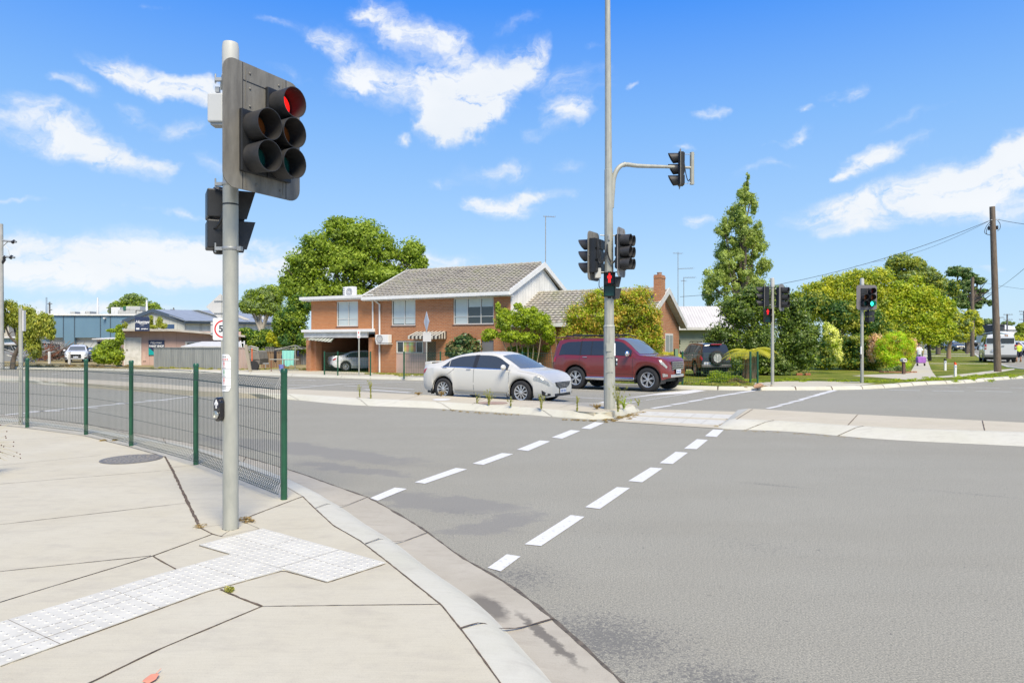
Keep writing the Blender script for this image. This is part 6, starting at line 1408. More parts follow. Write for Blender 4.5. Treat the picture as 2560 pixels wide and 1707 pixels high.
mb = MB(); up = Vector((0, 0, .12)); mb.prism([loc_(p)+up for p in (G1_+Vector((.4,-.6,-.15)), eav2+Vector((.4,-.6,-.15)), rid2, gpk)], (0, 0, .12)); mb.prism([loc_(p)+up for p in (gpk, rid2, rid2+Vector((-14,2,-4.0)), G0+Vector((-.5,0,-.12)))], (0, 0, .12)); mb.build('roof', bm_r, sh_)
mb = MB(); dk = mat('dark blue trim', (.06,.085,.12), .5)
for a, b in ((G0, gpk), (gpk, G1_)):
    P_ = [loc_(a)+Vector((0,-.3,-.12)), loc_(b)+Vector((0,-.3,-.12)), loc_(b)+Vector((0,-.3,.3)), loc_(a)+Vector((0,-.3,.3))]; mb.prism(P_, (0, .12, 0))
P_ = [loc_(G1_)+Vector((.5,-.7,-.30)), loc_(eav2)+Vector((.5,-.7,-.30)), loc_(eav2)+Vector((.5,-.7,.06)), loc_(G1_)+Vector((.5,-.7,.06))]; mb.prism(P_, (0, .12, 0))
c_ = loc_(at(473, 840, YS+1.6)); mb.b2((c_.x-.25, c_.y-.35, loc_(gnd(G1_)).z), (c_.x+.25, c_.y-.2, c_.z+1.6)); mb.build('trim', dk, sh_)
mb = MB()
for t in (.18, .36, .54, .72):
    a = gpk.lerp(rid2, t); b = G1_.lerp(eav2, t+.10); mb.prism([loc_(a.lerp(b, .04))+Vector((0,0,.27)), loc_(a.lerp(b, .96))+Vector((0,0,.27)), loc_(a.lerp(b, .96))+Vector((1.0,0,.27)), loc_(a.lerp(b, .04))+Vector((1.0,0,.27))], (0,0,.03))
mb.build('skylight_strip', mat('fibreglass strip', (.42,.40,.34), .6), sh_)

# pink flat-roofed paint shop
YP = 55.0; k = YP/F; PO = at(306, 913, YP); PO.z = G(YP)+.1; ps = empty('paint_shop', PO, math.radians(15), 'low pink building with a flat roof, white door and navy signs at the left', 'shop'); PX = Vector((math.cos(math.radians(15)), math.sin(math.radians(15)), 0)); PY = Vector((-PX.y, PX.x, 0))
pq = lambda x, y, yo=0: fl(x, y, yo, PO, PX, PY)
pz = pq(400, 828)[1]; xr_ = pq(602, 828)[0]; x01 = pq(438, 828)[0]
pink = stripv('pink board wall', (.50,.345,.295), (.36,.25,.22), 1.0, .975); mb = MB(); slab_wall(mb, 0, xr_, -.5, pz, [(pq(466,860)[0], pq(560,860)[0], pq(500,872)[1], pq(500,857)[1])], 0, .2); mb.b2((0, .2, -.5), (.2, 7, pz)); mb.b2((xr_-.2, .2, -.5), (xr_, 7, pz)); mb.b2((0, 7, -.5), (xr_, 7.2, pz)); mb.build('wall', pink, ps)
mb = MB(); mb.b2((pq(286,824)[0], -.9, pz), (x01, 7.5, pz+.16)); re_ = pq(612,838,-.9); mb.prism([(x01, -.9, pz+.0), (re_[0], -.9, re_[1]-.16), (re_[0], -.9, re_[1]), (x01, -.9, pz+.16)], (0, 8.4, 0)); mb.build('flat_roof', mat('chalky roof edge', (.50,.47,.42), .8, col2=(.36,.33,.28), scale=1.5), ps)
mb = MB(); d0, d1 = pq(315, 880)[0], pq(351, 880)[0]; dz_ = pq(333, 847)[1]; mb.b2((d0, -.04, -.1), (d1, -.003, dz_)); dd = mb.build('door', M['white_old'], ps)
mb = MB(); mb.b2((d0-.14, -.07, -.1), (d0-.01, -.003, dz_+.1)); mb.b2((d1+.01, -.07, -.1), (d1+.08, -.003, dz_+.1)); mb.b2((d0, -.07, dz_+.01), (d1, -.003, dz_+.1)); mb.build('door_frame', M['trim'], ps)
mb = MB(); mb.b2((d0+.06, -.1, 1.2), (d0+.12, -.045, 1.3)); mb.build('handle', M['ink'], dd)
mb = MB(); mb.b2((pq(357,890)[0], -.06, .35), (pq(365,890)[0], -.003, pq(360,879)[1])); mb.build('meter_panel', M['pinkpanel'], ps)
s0, s1, t0, t1 = pq(372,870)[0], pq(411.5,870)[0], pq(390,887)[1], pq(390,850.5)[1]; mb = MB(); mb.b2((s0, -.08, t0), (s1, -.02, t1)); sg = mb.build('wall_sign', M['navy'], ps)
mb = MB(); mb.prism([(s0, -.085, t0+.0), (s0+(s1-s0)*.55, -.085, t0), (s0, -.085, t0+(t1-t0)*.50)], (0, .004, 0)); mb.build('teal_corner', M['teal'], sg)
text_mesh('Haymes', .26, M['signwhite'], sg, ((s0+s1)/2-.05, -.084, t1-.20), (math.radians(90), 0, 0), shear=.35); text_mesh('PAINT SHOP', .215, M['signwhite'], sg, ((s0+s1)/2, -.084, t1-.48), (math.radians(90), 0, 0), bold=.012, sx=.92)
mb = MB(); w0_, w1_ = pq(466,860)[0], pq(560,860)[0]; wz0, wz1 = pq(500,872)[1], pq(500,857)[1]
mb.b2((w0_-.08, -.05, wz0-.08), (w0_+.05, .1, wz1+.1)); mb.b2((w1_-.05, -.05, wz0-.08), (w1_+.08, .1, wz1+.1)); mb.b2((w0_+.05, -.05, wz1), (w1_-.05, .1, wz1+.1)); wf = mb.build('window', M['trim'], ps); mb = MB(); mb.b2((w0_, .1, wz0), (w1_, .12, wz1)); mb.build('pane', M['blackglass'], wf)
# rooftop sign
s0, s1, t0, t1 = pq(338,800,-.95)[0], pq(374,800,-.95)[0], pq(356,827.5,-.95)[1], pq(356,792,-.95)[1]
mb = MB(); mb.b2((s0, -1.02, t0), (s1, -.95, t1)); sg = mb.build('roof_sign', M['navy'], ps); W1 = s1-s0; H1 = t1-t0
text_mesh('Haymes', W1*.30, M['signwhite'], sg, ((s0+s1)/2, -1.024, t1-H1*.36), (math.radians(90), 0, 0), shear=.4, bold=.006); text_mesh('PAINT', W1*.09, M['signwhite'], sg, ((s0+s1)/2+.02, -1.024, t1-H1*.60), (math.radians(90), 0, 0))
mb = MB(); mb.b2((s0+W1*.32, -1.025, t1-H1*.50), (s0+W1*.84, -1.0205, t1-H1*.475)); z = t0+H1*.16; mb.prism([(s0+W1*.06, -1.025, z), (s0+W1*.14, -1.025, z+H1*.09), (s0+W1*.14, -1.025, z+H1*.05), (s0+W1*.30, -1.025, z+H1*.06), (s0+W1*.30, -1.025, z-H1*.06), (s0+W1*.14, -1.025, z-H1*.05), (s0+W1*.14, -1.025, z-H1*.09)], (0, .004, 0)); mb.build('arrow', M['signwhite'], sg)
text_mesh('paintplace', W1*.115, M['signwhite'], sg, (s0+W1*.66, -1.024, z), (math.radians(90), 0, 0), bold=.006)
s0, s1, t0, t1 = sx(412,815,-3)[0], sx(436,815,-3)[0], sx(424,822,-3)[1], sx(424,811,-3)[1]; mb = MB(); mb.b2((s0, -3.1, t0), (s1, -3.0, t1)); mb.build('shed_sign', mat('blue sign', (.05,.10,.20), .5), sh_)
# white lean-to roof in front of the shop
YL = 50; q0, q1, q2, q3 = at(452, 868, YL), at(602, 868, YL), at(600, 856, YL+4), at(505, 856, YL+4)
lt = MB(); lt.prism([p-at(520,900,YL) for p in (q0, q1, q2, q3)], (0, 0, .08)); o = lt.build('sheet_roof', M['white_old'], loc=at(520,900,YL)); tag(o, 'white sheet metal lean-to roof showing above the grey metal fence', 'shelter')
# grey corrugated fence, pinkish end
def panel_fence(name, a, b, h, m, label, cat='fence', posts_=0, th=.06):
    d = b-a; d.z = 0; L = d.length; r = empty(name, a, math.atan2(d.y, d.x), label, cat)
    mb = MB(); n = max(2, int(L/.1)); vs = []
    for i in range(n+1):
        x = L*i/n; y = .02*(1 if i % 2 else -1); vs += [(x, y, -.1), (x, y, h)]
    mb.add(vs, [(2*i, 2*i+2, 2*i+3, 2*i+1) for i in range(n)]); mb.b2((0, -.04, h-.03), (L, .04, h+.02)); mb.build('fence_sheet', m, r, fix=False)
    for i in range(posts_+1): p = MB(); x = L*i/max(1, posts_); p.b2((x-.05, .03, -.1), (x+.05, .11, h)); p.build('post', m, r)
    return r
mg = mat('grey fibre cement fence', (.205,.215,.205), .85, col2=(.28,.29,.27), scale=1.6, stretch=(2.5,1,.25))
a = gp(385, 918.5, .11); b = gp(557, 924, .11); a2 = gp(598, 926, .11)
panel_fence('metal_fence', a, b, (918.5-868)*a.y/F*.99, mg, 'long grey sheet fence in front of the pink shop', posts_=5)
panel_fence('metal_fence', b, gp(619, 923.5, .11), (924-869)*b.y/F, mat('pinkish fence', (.36,.27,.235), .85, col2=(.42,.33,.29), scale=1.6, stretch=(2,1,.3)), 'short pinkish brown end of the sheet fence beside the trailer', posts_=1)
# paling fences in the back yard
pal = stripv('timber palings', (.26,.175,.10), (.10,.065,.04), .14, .90); g_pal = stripv('grey palings', (.18,.18,.175), (.10,.10,.095), .3, .9)
for (x0, y0, x1, y1, yt, mt, lb) in ((654,918,669,918,879,pal,'narrow brown paling panel beside the trailer'),(672,918,718,918,879,pal,'wide brown paling fence panel behind the blue basket'),(664,914,770,914,868,g_pal,'tall grey fence across the back of the yard')):
    Y = 50 if mt is pal else 56; a = at(x0, y0, Y); b = at(x1, y1, Y); a.z = b.z = G(Y)+.1; h = CAMZ-(yt-CY)*Y/F-a.z; panel_fence('paling_fence', a, b, h, mt, lb, posts_=1)

# distant buildings on the right
def simple_building(name, x0, x1, yb, yt, Y, dep, roofh, wallm, roofm, label, wins=0, cat='building', hip=.15):
    k = Y/F; O = at((x0+x1)/2, yb, Y); r = empty(name, O, 0, label, cat); w = (x1-x0)*k/2; h = (yb-yt)*k
    mb = MB(); mb.b2((-w, 0, -1), (w, dep, h)); mb.build('wall', wallm, r)
    rh = roofh*k; mb = MB(); mb.prism([(-w-.3, -.4, h), (w+.3, -.4, h), (w-w*hip, dep/2, h+rh), (-w+w*hip, dep/2, h+rh)], (0, 0, .12)); mb.prism([(-w+w*hip, dep/2, h+rh), (w-w*hip, dep/2, h+rh), (w+.3, dep+.4, h), (-w-.3, dep+.4, h)], (0, 0, .12)); mb.build('roof', roofm, r)
    for i in range(wins): f = MB(); xx = -w+w*2*(i+.5)/wins; f.b2((xx-w/wins*.6, -.05, h*.35), (xx+w/wins*.6, -.003, h*.85)); f.build('window', M['darkglass'], r)
    return r
simple_building('distant_building', 2449, 2484, 832, 817, 210, 12, 4, M['white'], M['white'], 'white building with a row of dark windows behind the van roof at left', 5)
simple_building('distant_building', 2484, 2512, 836, 812, 190, 10, 2, mat('dark wall', (.06,.06,.065), .7), mat('dark wall', (.06,.06,.065), .7), 'dark building between the white ones beside the power pole', 1)
simple_building('distant_building', 2512, 2566, 828, 824, 200, 18, 14, M['trim'], M['white'], 'building with a broad white roof at the far right beyond the van', 0)
simple_building('distant_building', 2528, 2562, 842, 838, 120, 9, 9, M['trim'], M['white'], 'small low white roof just beyond the van at the far right', 0)
simple_building('distant_building', 0, 48, 882, 862, 66, 6, 5, mat('grey mesh', (.22,.23,.24), .7), M['signback'], 'low grey shelter with open mesh doors at the far left edge', 2, 'shed')
B2 = simple_building('distant_building', 2, 47, 862, 845, 76, 5, 2, stripv('pale blue container', (.30,.42,.48), (.22,.32,.38), .4, .8), M['white_old'], 'pale blue container under the drooping tree at the far left', 0, 'container')
B3 = simple_building('distant_building', -20, 22, 845, 806, 88, 8, 3, mat('cream wall', (.50,.47,.40), .7), M['signback'], 'cream building with a yellow band at the left edge behind the tree', 1)
mb = MB(); mb.b2((-1.1, -.06, 3.0-1), (1.1, -.003, 3.9-1)); mb.build('yellow_band', mat('yellow band', (.55,.42,.03), .6), B3)
# ---------------------------------------------------------------- foliage
def leaves(name, parent, blobs, n, size, m, seed=1, sub=10, subr=.42, flat=.0, up=.35, aspect=.55, shell=.72, droop=0.0, cv=.30):
    """leaf-sized faces gathered in clumps over the surface of each blob (x, y, z, rx, ry, rz)"""
    R = np.random.default_rng(seed); B = np.array(blobs, float); w = (B[:, 3]*B[:, 4]*B[:, 5])**(2/3); w /= w.sum(); P = []; V = []; Nn = []
    for b, wi in zip(B, w):
        k = max(3, int(sub)); nb = max(20, int(n*wi)); d = R.normal(size=(k, 3)); d /= np.linalg.norm(d, axis=1)[:, None]
        k2 = int(k*2.2); d = R.normal(size=(k2, 3)); d /= np.linalg.norm(d, axis=1)[:, None]; k = k2
        cen = d*R.uniform(.25, 1.0, (k, 1))**.5*shell; cr = R.uniform(.45, 1.15, k)*subr*.92; cvv = R.normal(0, cv*.45, k)
        idx = R.integers(0, k, nb); g_ = R.normal(size=(nb, 3)); g_ /= np.linalg.norm(g_, axis=1)[:, None]; rad = R.uniform(.15, 1.0, nb)**.45
        off = g_*rad[:, None]*cr[idx][:, None]; off[:, 2] *= .85
        p = cen[idx]+off; fill = R.random(nb) < .13; ff = R.normal(size=(nb, 3)); ff /= np.linalg.norm(ff, axis=1)[:, None]; p[fill] = (ff*R.uniform(.3, 1.0, (nb, 1))**.4*.98)[fill]
        strag = R.random(nb) < .07; p[strag] *= R.uniform(1.0, 1.25, strag.sum())[:, None]
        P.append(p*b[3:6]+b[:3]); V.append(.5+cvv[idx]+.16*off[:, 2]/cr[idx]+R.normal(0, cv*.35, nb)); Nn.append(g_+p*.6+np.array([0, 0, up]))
    P = np.vstack(P); V = np.clip(np.concatenate(V), 0, 1); Nn = np.vstack(Nn)+R.normal(0, .45, (len(P), 3)); Nn /= np.linalg.norm(Nn, axis=1)[:, None]
    if droop: P[:, 2] -= 0
    N_ = len(P); t = R.normal(size=(N_, 3)); 
    if droop: t = t*(1-droop)+np.array([0, 0, -1.5])*droop
    t -= Nn*(t*Nn).sum(1)[:, None]; t /= np.linalg.norm(t, axis=1)[:, None]; u = np.cross(Nn, t); s = size*R.uniform(.6, 1.3, N_)[:, None]
    q = np.stack([P-t*s*.5, P+u*s*aspect*.5+Nn*s*.06, P+t*s*.5, P-u*s*aspect*.5+Nn*s*.06], 1).reshape(-1, 3)
    me = bpy.data.meshes.new(name); me.vertices.add(4*N_); me.vertices.foreach_set('co', q.ravel()); me.loops.add(4*N_); me.loops.foreach_set('vertex_index', np.arange(4*N_, dtype=np.int32))
    me.polygons.add(N_); me.polygons.foreach_set('loop_start', np.arange(0, 4*N_, 4, dtype=np.int32))
    a = me.attributes.new('var', 'FLOAT', 'POINT'); a.data.foreach_set('value', np.repeat(V, 4).astype(np.float32)); me.materials.append(m); me.update(); me.validate()
    o = bpy.data.objects.new(name, me); C.objects.link(o); o.parent = parent; return o
LM = {}
def lm(k, d, m_, l, **kw):
    q = lambda c, g: tuple(min(.8, v*g) for v in c)
    LM[k] = leaf_mat('leaves '+k, q(d, 2.0), q(m_, 2.1), q(l, 1.75), **kw)
lm('plane', (.040,.065,.008), (.120,.165,.016), (.25,.295,.04)); lm('euc', (.055,.085,.035), (.11,.15,.055), (.19,.22,.08)); lm('dark', (.012,.030,.008), (.030,.070,.014), (.07,.125,.025))
lm('camellia', (.014,.030,.005), (.048,.078,.012), (.17,.21,.065), rough=.38, transl=.2); lm('lime', (.075,.105,.008), (.175,.225,.012), (.30,.32,.025)); lm('yellowgreen', (.10,.12,.010), (.25,.255,.016), (.40,.37,.04))
lm('photinia', (.08,.08,.012), (.24,.18,.025), (.45,.26,.05)); lm('variegated', (.20,.20,.05), (.48,.42,.13), (.66,.58,.24)); lm('willow', (.065,.09,.02), (.16,.18,.03), (.34,.30,.05)); lm('magnolia', (.018,.045,.018), (.05,.085,.03), (.17,.10,.05), rough=.22, transl=.1)
lm('poplar', (.06,.085,.018), (.15,.185,.04), (.29,.33,.11)); lm('olive', (.07,.09,.015), (.16,.18,.025), (.30,.28,.05)); lm('bottle', (.09,.16,.010), (.22,.33,.015), (.45,.44,.03)); lm('fern', (.12,.14,.012), (.25,.24,.025), (.38,.33,.05)); lm('weed', (.09,.10,.02), (.18,.18,.045), (.32,.28,.09)); lm('dry', (.12,.08,.035), (.19,.135,.06), (.28,.21,.10)); lm('pinkleaf', (.30,.14,.09), (.50,.26,.18), (.62,.40,.26))
def plant(name, cat, label, base, Y, ells, n, size, mk, seed=1, trunk=None, group=None, tm=None, depth=.8, **kw):
    """ells: crown lobes in photo px (x, y, rx, ry[, dy metres]); base: photo px x where it stands"""
    k = Y/F; bx = (base-CX)*k; bz = G(Y)+.1; r = empty(name, (bx, Y, bz), 0, label, cat, group); bl = []
    for e in ells:
        x, y, rx, ry = e[:4]; dy = e[4] if len(e) > 4 else 0; kk = (Y+dy)/F
        bl.append(((x-CX)*kk-bx, dy, CAMZ-(y-CY)*kk-bz, rx*kk, max(rx, ry)*kk*depth if len(e) < 6 else e[5], ry*kk))
    for mk_, fr, sd in ([(mk, 1.0, seed)] if isinstance(mk, str) else mk):
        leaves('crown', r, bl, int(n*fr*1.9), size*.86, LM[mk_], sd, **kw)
    if trunk:
        mb = MB(); tr, top = trunk[:2]; tips = [Vector(b[:3]) for b in bl]; c = Vector((sum(t.x for t in tips)/len(tips), 0, 0)); fork = Vector((c.x*.5, 0, top))
        mb.tube(resample([Vector((0,0,-.3)), Vector((c.x*.1, .05, top*.5)), fork], 8), [tr*(1.15-.35*i/7) for i in range(8)], 10)
        rr_ = random.Random(seed); few = len(tips) > 20
        if few: mb.tube([Vector((c.x*.5,0,top)), Vector(max(bl, key=lambda b: b[2])[:3])], [tr*.8, .02], 7)
        for t in (tips[::5] if few else tips):
            m1 = fork.lerp(t, .5)+Vector((rr_.uniform(-.1,.1)*top, rr_.uniform(-.1,.1)*top, rr_.uniform(-.1,.15)*top)); P_ = resample([fork, m1, t+Vector((0,0,.3))], 8); mb.tube(P_, [tr*.62*(1-.8*i/7) for i in range(8)], 7)
            for q in range(0 if few else 4):
                s = P_[rr_.randint(3, 6)]; e = s+Vector((rr_.uniform(-1,1), rr_.uniform(-1,1), rr_.uniform(-.1,1.0)))*top*.32; mb.tube([s, s.lerp(e, .5)+Vector((0,0,.1)), e], [tr*.22, tr*.14, tr*.05], 5)
        mb.build('trunk', tm or M['bark'], r, smooth=True)
    return r
# the big plane tree behind the house
plant('plane_tree', 'tree', 'large bright green tree standing behind the carport end of the brick house', 868, 60,
 [(905,590,70,50),(820,615,75,45),(960,625,45,45),(1030,640,38,52),(770,660,62,50),(880,660,90,55),(960,690,70,40),(745,720,50,50),(800,730,75,55),(720,700,28,32),(1005,700,45,28),(870,735,70,40),(1055,660,18,22),(850,570,50,32)], 46000, .30, 'plane', 3, trunk=(.45, 4.0), sub=13, subr=.40)
plant('hedge_tree', 'tree', 'dark green leafy tree filling the corner between the shed and the carport', 745, 56,
 [(735,790,38,48),(700,810,20,35),(760,850,22,40),(728,850,34,40),(752,760,30,30)], 13000, .26, [('plane',.6,4),('dark',.4,5)], 5, trunk=(.25, 1.5), sub=10)
plant('eucalyptus', 'tree', 'grey green gum tree behind the metal shed, left of the big tree', 655, 85,
 [(665,745,32,34),(632,750,28,30),(690,740,22,28),(615,770,18,14),(650,775,35,14),(678,725,15,14),(640,765,40,24),(680,770,30,22),(610,760,16,14)], 15000, .34, [('euc',.5,6),('plane',.5,7)], 6, trunk=(.3, 3), sub=10, tm=mat('pale bark', (.40,.36,.30), .8))
plant('fig_tree', 'tree', 'domed dark tree on the skyline above the factory and its white flues', 333, 120,
 [(335,752,34,19),(300,768,30,17),(365,770,36,19),(330,775,45,16),(395,780,22,10),(285,778,15,9)], 9000, .5, [('euc',.4,8),('plane',.6,7)], 7, trunk=(.5, 3), sub=9, flat=.3)
plant('willow_tree', 'tree', 'drooping olive green tree behind the box sign post at the far left', 30, 50,
 [(22,775,28,28),(60,785,30,25),(95,815,28,40),(115,805,22,25),(70,835,25,38),(85,870,18,30),(45,800,28,22),(8,800,20,22),(125,830,12,22)], 13000, .26, [('willow',.8,9),('olive',.2,19)], 8, trunk=(.16, 1.6), sub=8, subr=.36, aspect=.35, droop=.7)
plant('bush', 'bush', 'rounded leafy green bush against the left corner of the pink shop', 275, 52,
 [(250,885,20,26),(275,870,26,24),(290,888,20,26),(262,895,28,18),(300,845,8,22),(285,826,18,5),(298,820,8,10)], 10000, .20, [('plane',.7,10),('lime',.3,11)], 9, sub=9)
plant('roof_vine', 'creeper', 'scraggy olive vine growing up behind the roof of the pink shop', 400, 62,
 [(375,805,5,16),(398,805,9,16),(408,815,12,8),(390,817,22,5),(312,812,7,10),(378,795,4,8)], 3200, .22, 'olive', 12, sub=6, aspect=.3)
plant('bush', 'bush', 'row of mid green bushes behind the yard with the trailer and clothes line', 650, 58,
 [(615,835,22,18),(640,850,30,26),(665,845,25,25),(610,860,14,24),(690,865,28,22),(655,880,35,14),(725,885,30,18)], 13000, .24, [('dark',.4,14),('plane',.6,13)], 13, sub=8)
plant('bush', 'bush', 'bright yellow green bush between the darker ones behind the yard', 681, 56, [(682,842,15,16),(694,858,12,12),(672,848,8,9)], 3000, .2, 'yellowgreen', 15, sub=7)
# front garden of the house
plant('garden_shrub', 'shrub', 'multi stemmed light green shrub tree between the dark leaved shrub and the wing roof', 1300, 35.5,
 [(1262,800,30,32),(1305,795,34,30),(1345,805,30,30),(1225,835,24,16),(1275,840,34,18),(1320,845,30,18),(1370,830,20,28),(1245,770,8,16),(1295,765,14,10),(1335,775,12,10),(1365,800,14,18),(1215,845,14,10),(1378,850,12,14)], 15000, .135, [('lime',.7,21),('plane',.3,22)], 21, sub=9, subr=.38, tm=mat('pale stem', (.30,.24,.16), .8))
def stems(root, lst, r=.025, m=None, name='stem'):
    mb = MB()
    for a, b in lst: mb.tube(resample([Vector(a), Vector(a).lerp(Vector(b), .5)+Vector((.06,.03,0)), Vector(b)], 6), [r*(1.2-.5*i/5) for i in range(6)], 6)
    mb.build(name, m or mat('pale stem', (.30,.24,.16), .8), root, smooth=True)
r = [o for o in bpy.data.objects if o.name == 'garden_shrub'][0]
stems(r, [((-.4+.18*k+(.9 if k > 6 else 0), .1*(k % 3), -.1), (-1.0+.35*k, .2*(k % 2), 2.2+.1*(k % 3))) for k in range(10)], .03)
plant('bush', 'bush', 'low leafy undergrowth at the foot of the multi stemmed shrub', 1315, 36.5, [(1290,885,26,24),(1325,885,26,26),(1280,900,24,16),(1365,870,14,10)], 4500, .12, [('plane',1,23)], 23, sub=8)
plant('garden_shrub', 'shrub', 'dark leathery leaved shrub right of the striped awning', 1160, 38.5,
 [(1160,850,24,18),(1135,868,22,18),(1185,866,22,20),(1155,880,40,14),(1128,882,18,12)], 2300, .30, 'magnolia', 24, sub=7, aspect=.42)
plant('photinia', 'shrub', 'large rounded shrub with orange tipped leaves behind the maroon four wheel drive', 1528, 33.2,
 [(1500,750,50,34),(1560,755,55,38),(1600,780,45,45),(1450,790,48,42),(1520,800,75,50),(1430,830,34,36),(1610,840,42,45),(1560,860,75,40),(1470,860,65,38),(1535,735,28,20),(1635,800,24,50),(1640,855,22,50),(1600,740,40,30),(1415,850,26,34)], 30000, .125, [('photinia',.42,31),('lime',.30,32),('olive',.28,33)], 31, trunk=(.12, .6), sub=14, subr=.34)
pr_ = random.Random(12); WP = curve([(430,3),(480,17),(520,30),(560,45),(600,58),(640,68),(690,82),(740,82),(790,66)]); POP = [(1869,442,4,12),(1866,465,9,16)]
for i in range(84):
    y = 480+300*(i/84)**.72; w_ = WP(y); x = 1866-(y-440)*.085+pr_.uniform(-1, 1)*w_*.92; POP.append((x, y+pr_.uniform(-10,10), pr_.uniform(9,17)+w_*.10, pr_.uniform(16,30), pr_.uniform(-1.5,1.5)))
plant('poplar', 'tree', 'tall narrow poplar leaning slightly, rising above the camellia', 1842, 56,
 POP, 46000, .19, 'poplar', 33, trunk=(.28, 5), sub=3, subr=.55, up=.1)
plant('camellia', 'shrub', 'huge glossy dark green camellia behind the pole with the small red figure', 1915, 37.5,
 [(1850,780,60,50),(1920,770,55,52),(1980,790,50,55),(1810,850,55,55),(1900,850,75,70),(1990,850,55,65),(1850,905,70,38),(1930,910,70,36),(2010,890,38,45),(1880,740,45,30),(1945,735,40,24),(2030,840,22,40)], 40000, .155, [('camellia',.85,41),('plane',.15,42)], 41, trunk=(.15, .5), sub=16, subr=.32)
plant('variegated_shrub', 'shrub', 'pale yellow variegated shrub between the camellia and the tall dark hedge', 2080, 41,
 [(2075,835,20,26),(2085,860,20,30),(2092,890,14,26),(2065,815,10,14),(2088,905,12,12)], 5200, .14, [('variegated',.8,43),('lime',.2,44)], 43, sub=8)
plant('hedge_tree', 'tree', 'dark mounded evergreen behind the variegated shrub, reaching down to the lawn', 2130, 46,
 [(2040,760,45,35),(2100,790,60,50),(2160,800,55,55),(2130,860,65,45),(2190,870,45,50),(2080,870,40,40),(2150,905,75,22),(2060,905,40,20),(2210,840,35,35)], 26000, .21, [('dark',.45,45),('olive',.55,46)], 45, sub=13, subr=.36)
plant('ash_tree', 'tree', 'long pale yellow green treetop behind the green lamp traffic light', 2100, 66,
 [(2040,725,45,24),(2035,775,40,40),(2075,740,60,40),(2150,730,60,40),(2095,705,45,26),(2200,750,40,50),(2190,790,30,40),(2150,695,50,28),(2195,695,45,32),(2060,755,45,20),(2130,745,60,24),(1995,742,26,16)], 17000, .27, [('yellowgreen',.45,47),('olive',.25,48),('plane',.3,49)], 47, sub=11, trunk=(.3, 3))
plant('ash_tree', 'tree', 'bright lime yellow tree right of the green lamp, overhanging the side footpath', 2275, 66,
 [(2250,730,50,34),(2300,740,55,38),(2250,780,60,40),(2320,790,50,42),(2360,770,32,34),(2280,830,60,34),(2340,840,45,30),(2290,700,20,14),(2225,800,28,50),(2370,820,26,26)], 24000, .25, [('yellowgreen',.35,50),('lime',.35,49),('plane',.3,48)], 49, trunk=(.25, 2.2), sub=12, depth=.55)
plant('gum_tree', 'tree', 'brownish green domed tree, highest in the right hand tree line', 2262, 84,
 [(2255,655,38,24),(2230,665,20,20),(2290,665,26,24),(2315,690,32,26),(2340,705,28,24),(2270,690,45,18)], 12000, .36, [('olive',.6,51),('euc',.4,52)], 51, trunk=(.4, 5), sub=9)
plant('gum_tree', 'tree', 'dark dense crown behind the lime yellow tree at the start of the side street', 2345, 100,
 [(2340,740,30,32),(2378,720,26,24),(2370,770,26,28),(2395,800,26,28),(2355,790,30,30)], 9000, .36, [('olive',.6,53),('dark',.4,54)], 53, trunk=(.3, 4), sub=9)
plant('pine_tree', 'tree', 'dark flat topped pine with open layered branches beyond the street trees', 2420, 118,
 [(2395,680,28,13),(2422,690,20,9),(2448,702,18,9),(2430,722,15,8),(2458,728,12,6),(2405,735,13,9),(2452,752,14,9),(2412,762,16,10),(2474,757,7,8),(2438,740,14,10),(2415,712,18,16),(2400,750,18,18),(2440,765,14,8)], 11000, .40, [('dark',.5,55),('euc',.5,56)], 55, trunk=(.45, 8), sub=9, subr=.42, shell=.95)
plant('street_tree', 'tree', 'street tree with a pale forked trunk beyond the marker posts', 2372, 76,
 [(2345,805,24,26),(2385,800,24,28),(2412,815,20,26),(2370,835,34,18),(2400,840,22,12),(2330,835,18,20),(2425,790,14,18)], 9000, .28, [('euc',.5,56),('yellowgreen',.5,57)], 56, trunk=(.22, 2.0), sub=9, tm=mat('pale bark brown', (.30,.20,.12), .8))
plant('street_tree', 'tree', 'street tree overhanging the parked black sedan', 2325, 68,
 [(2300,820,24,26),(2325,845,24,18),(2290,845,16,18),(2345,850,12,10)], 6000, .26, [('dark',.6,58),('euc',.4,59)], 58, trunk=(.16, 1.8), sub=8)
plant('street_tree', 'tree', 'orange green street tree behind the thinner power pole', 2418, 105,
 [(2430,790,18,20),(2446,805,14,14),(2420,830,22,22),(2405,845,20,12),(2448,825,10,14)], 5200, .34, [('yellowgreen',.5,60),('olive',.5,61)], 60, trunk=(.2, 2), sub=8)
plant('bush', 'bush', 'dark bushes left of the van roof along the far side of the side street', 2455, 150, [(2445,838,22,10),(2470,843,22,9),(2490,842,18,8),(2510,838,20,7),(2430,845,14,8)], 4000, .5, [('olive',.6,62),('dark',.4,63)], 62, sub=8)
plant('tree', 'tree', 'grey green tree above the long white building left of the power pole', 2468, 230, [(2468,806,16,10),(2452,812,12,8),(2480,812,12,8)], 1600, .8, 'euc', 64, sub=7, trunk=(.3, 2))
plant('tree', 'tree', 'low dome of a distant tree behind the wires between the distant cross arm poles', 2520, 260, [(2520,808,16,6)], 900, .9, 'euc', 65, sub=6, trunk=(.3, 2))
plant('tree', 'tree', 'green tree at the right edge of the photo beyond the van', 2553, 100, [(2555,820,14,14),(2550,838,14,10),(2560,850,10,10)], 2600, .4, [('plane',.6,66),('olive',.4,67)], 66, sub=7, trunk=(.2, 2))
plant('bush', 'bush', 'yellowish bush beside the man in the yellow shirt at the right edge', 2548, 96, [(2540,846,12,7),(2556,856,8,12)], 1600, .3, 'yellowgreen', 68, sub=6)
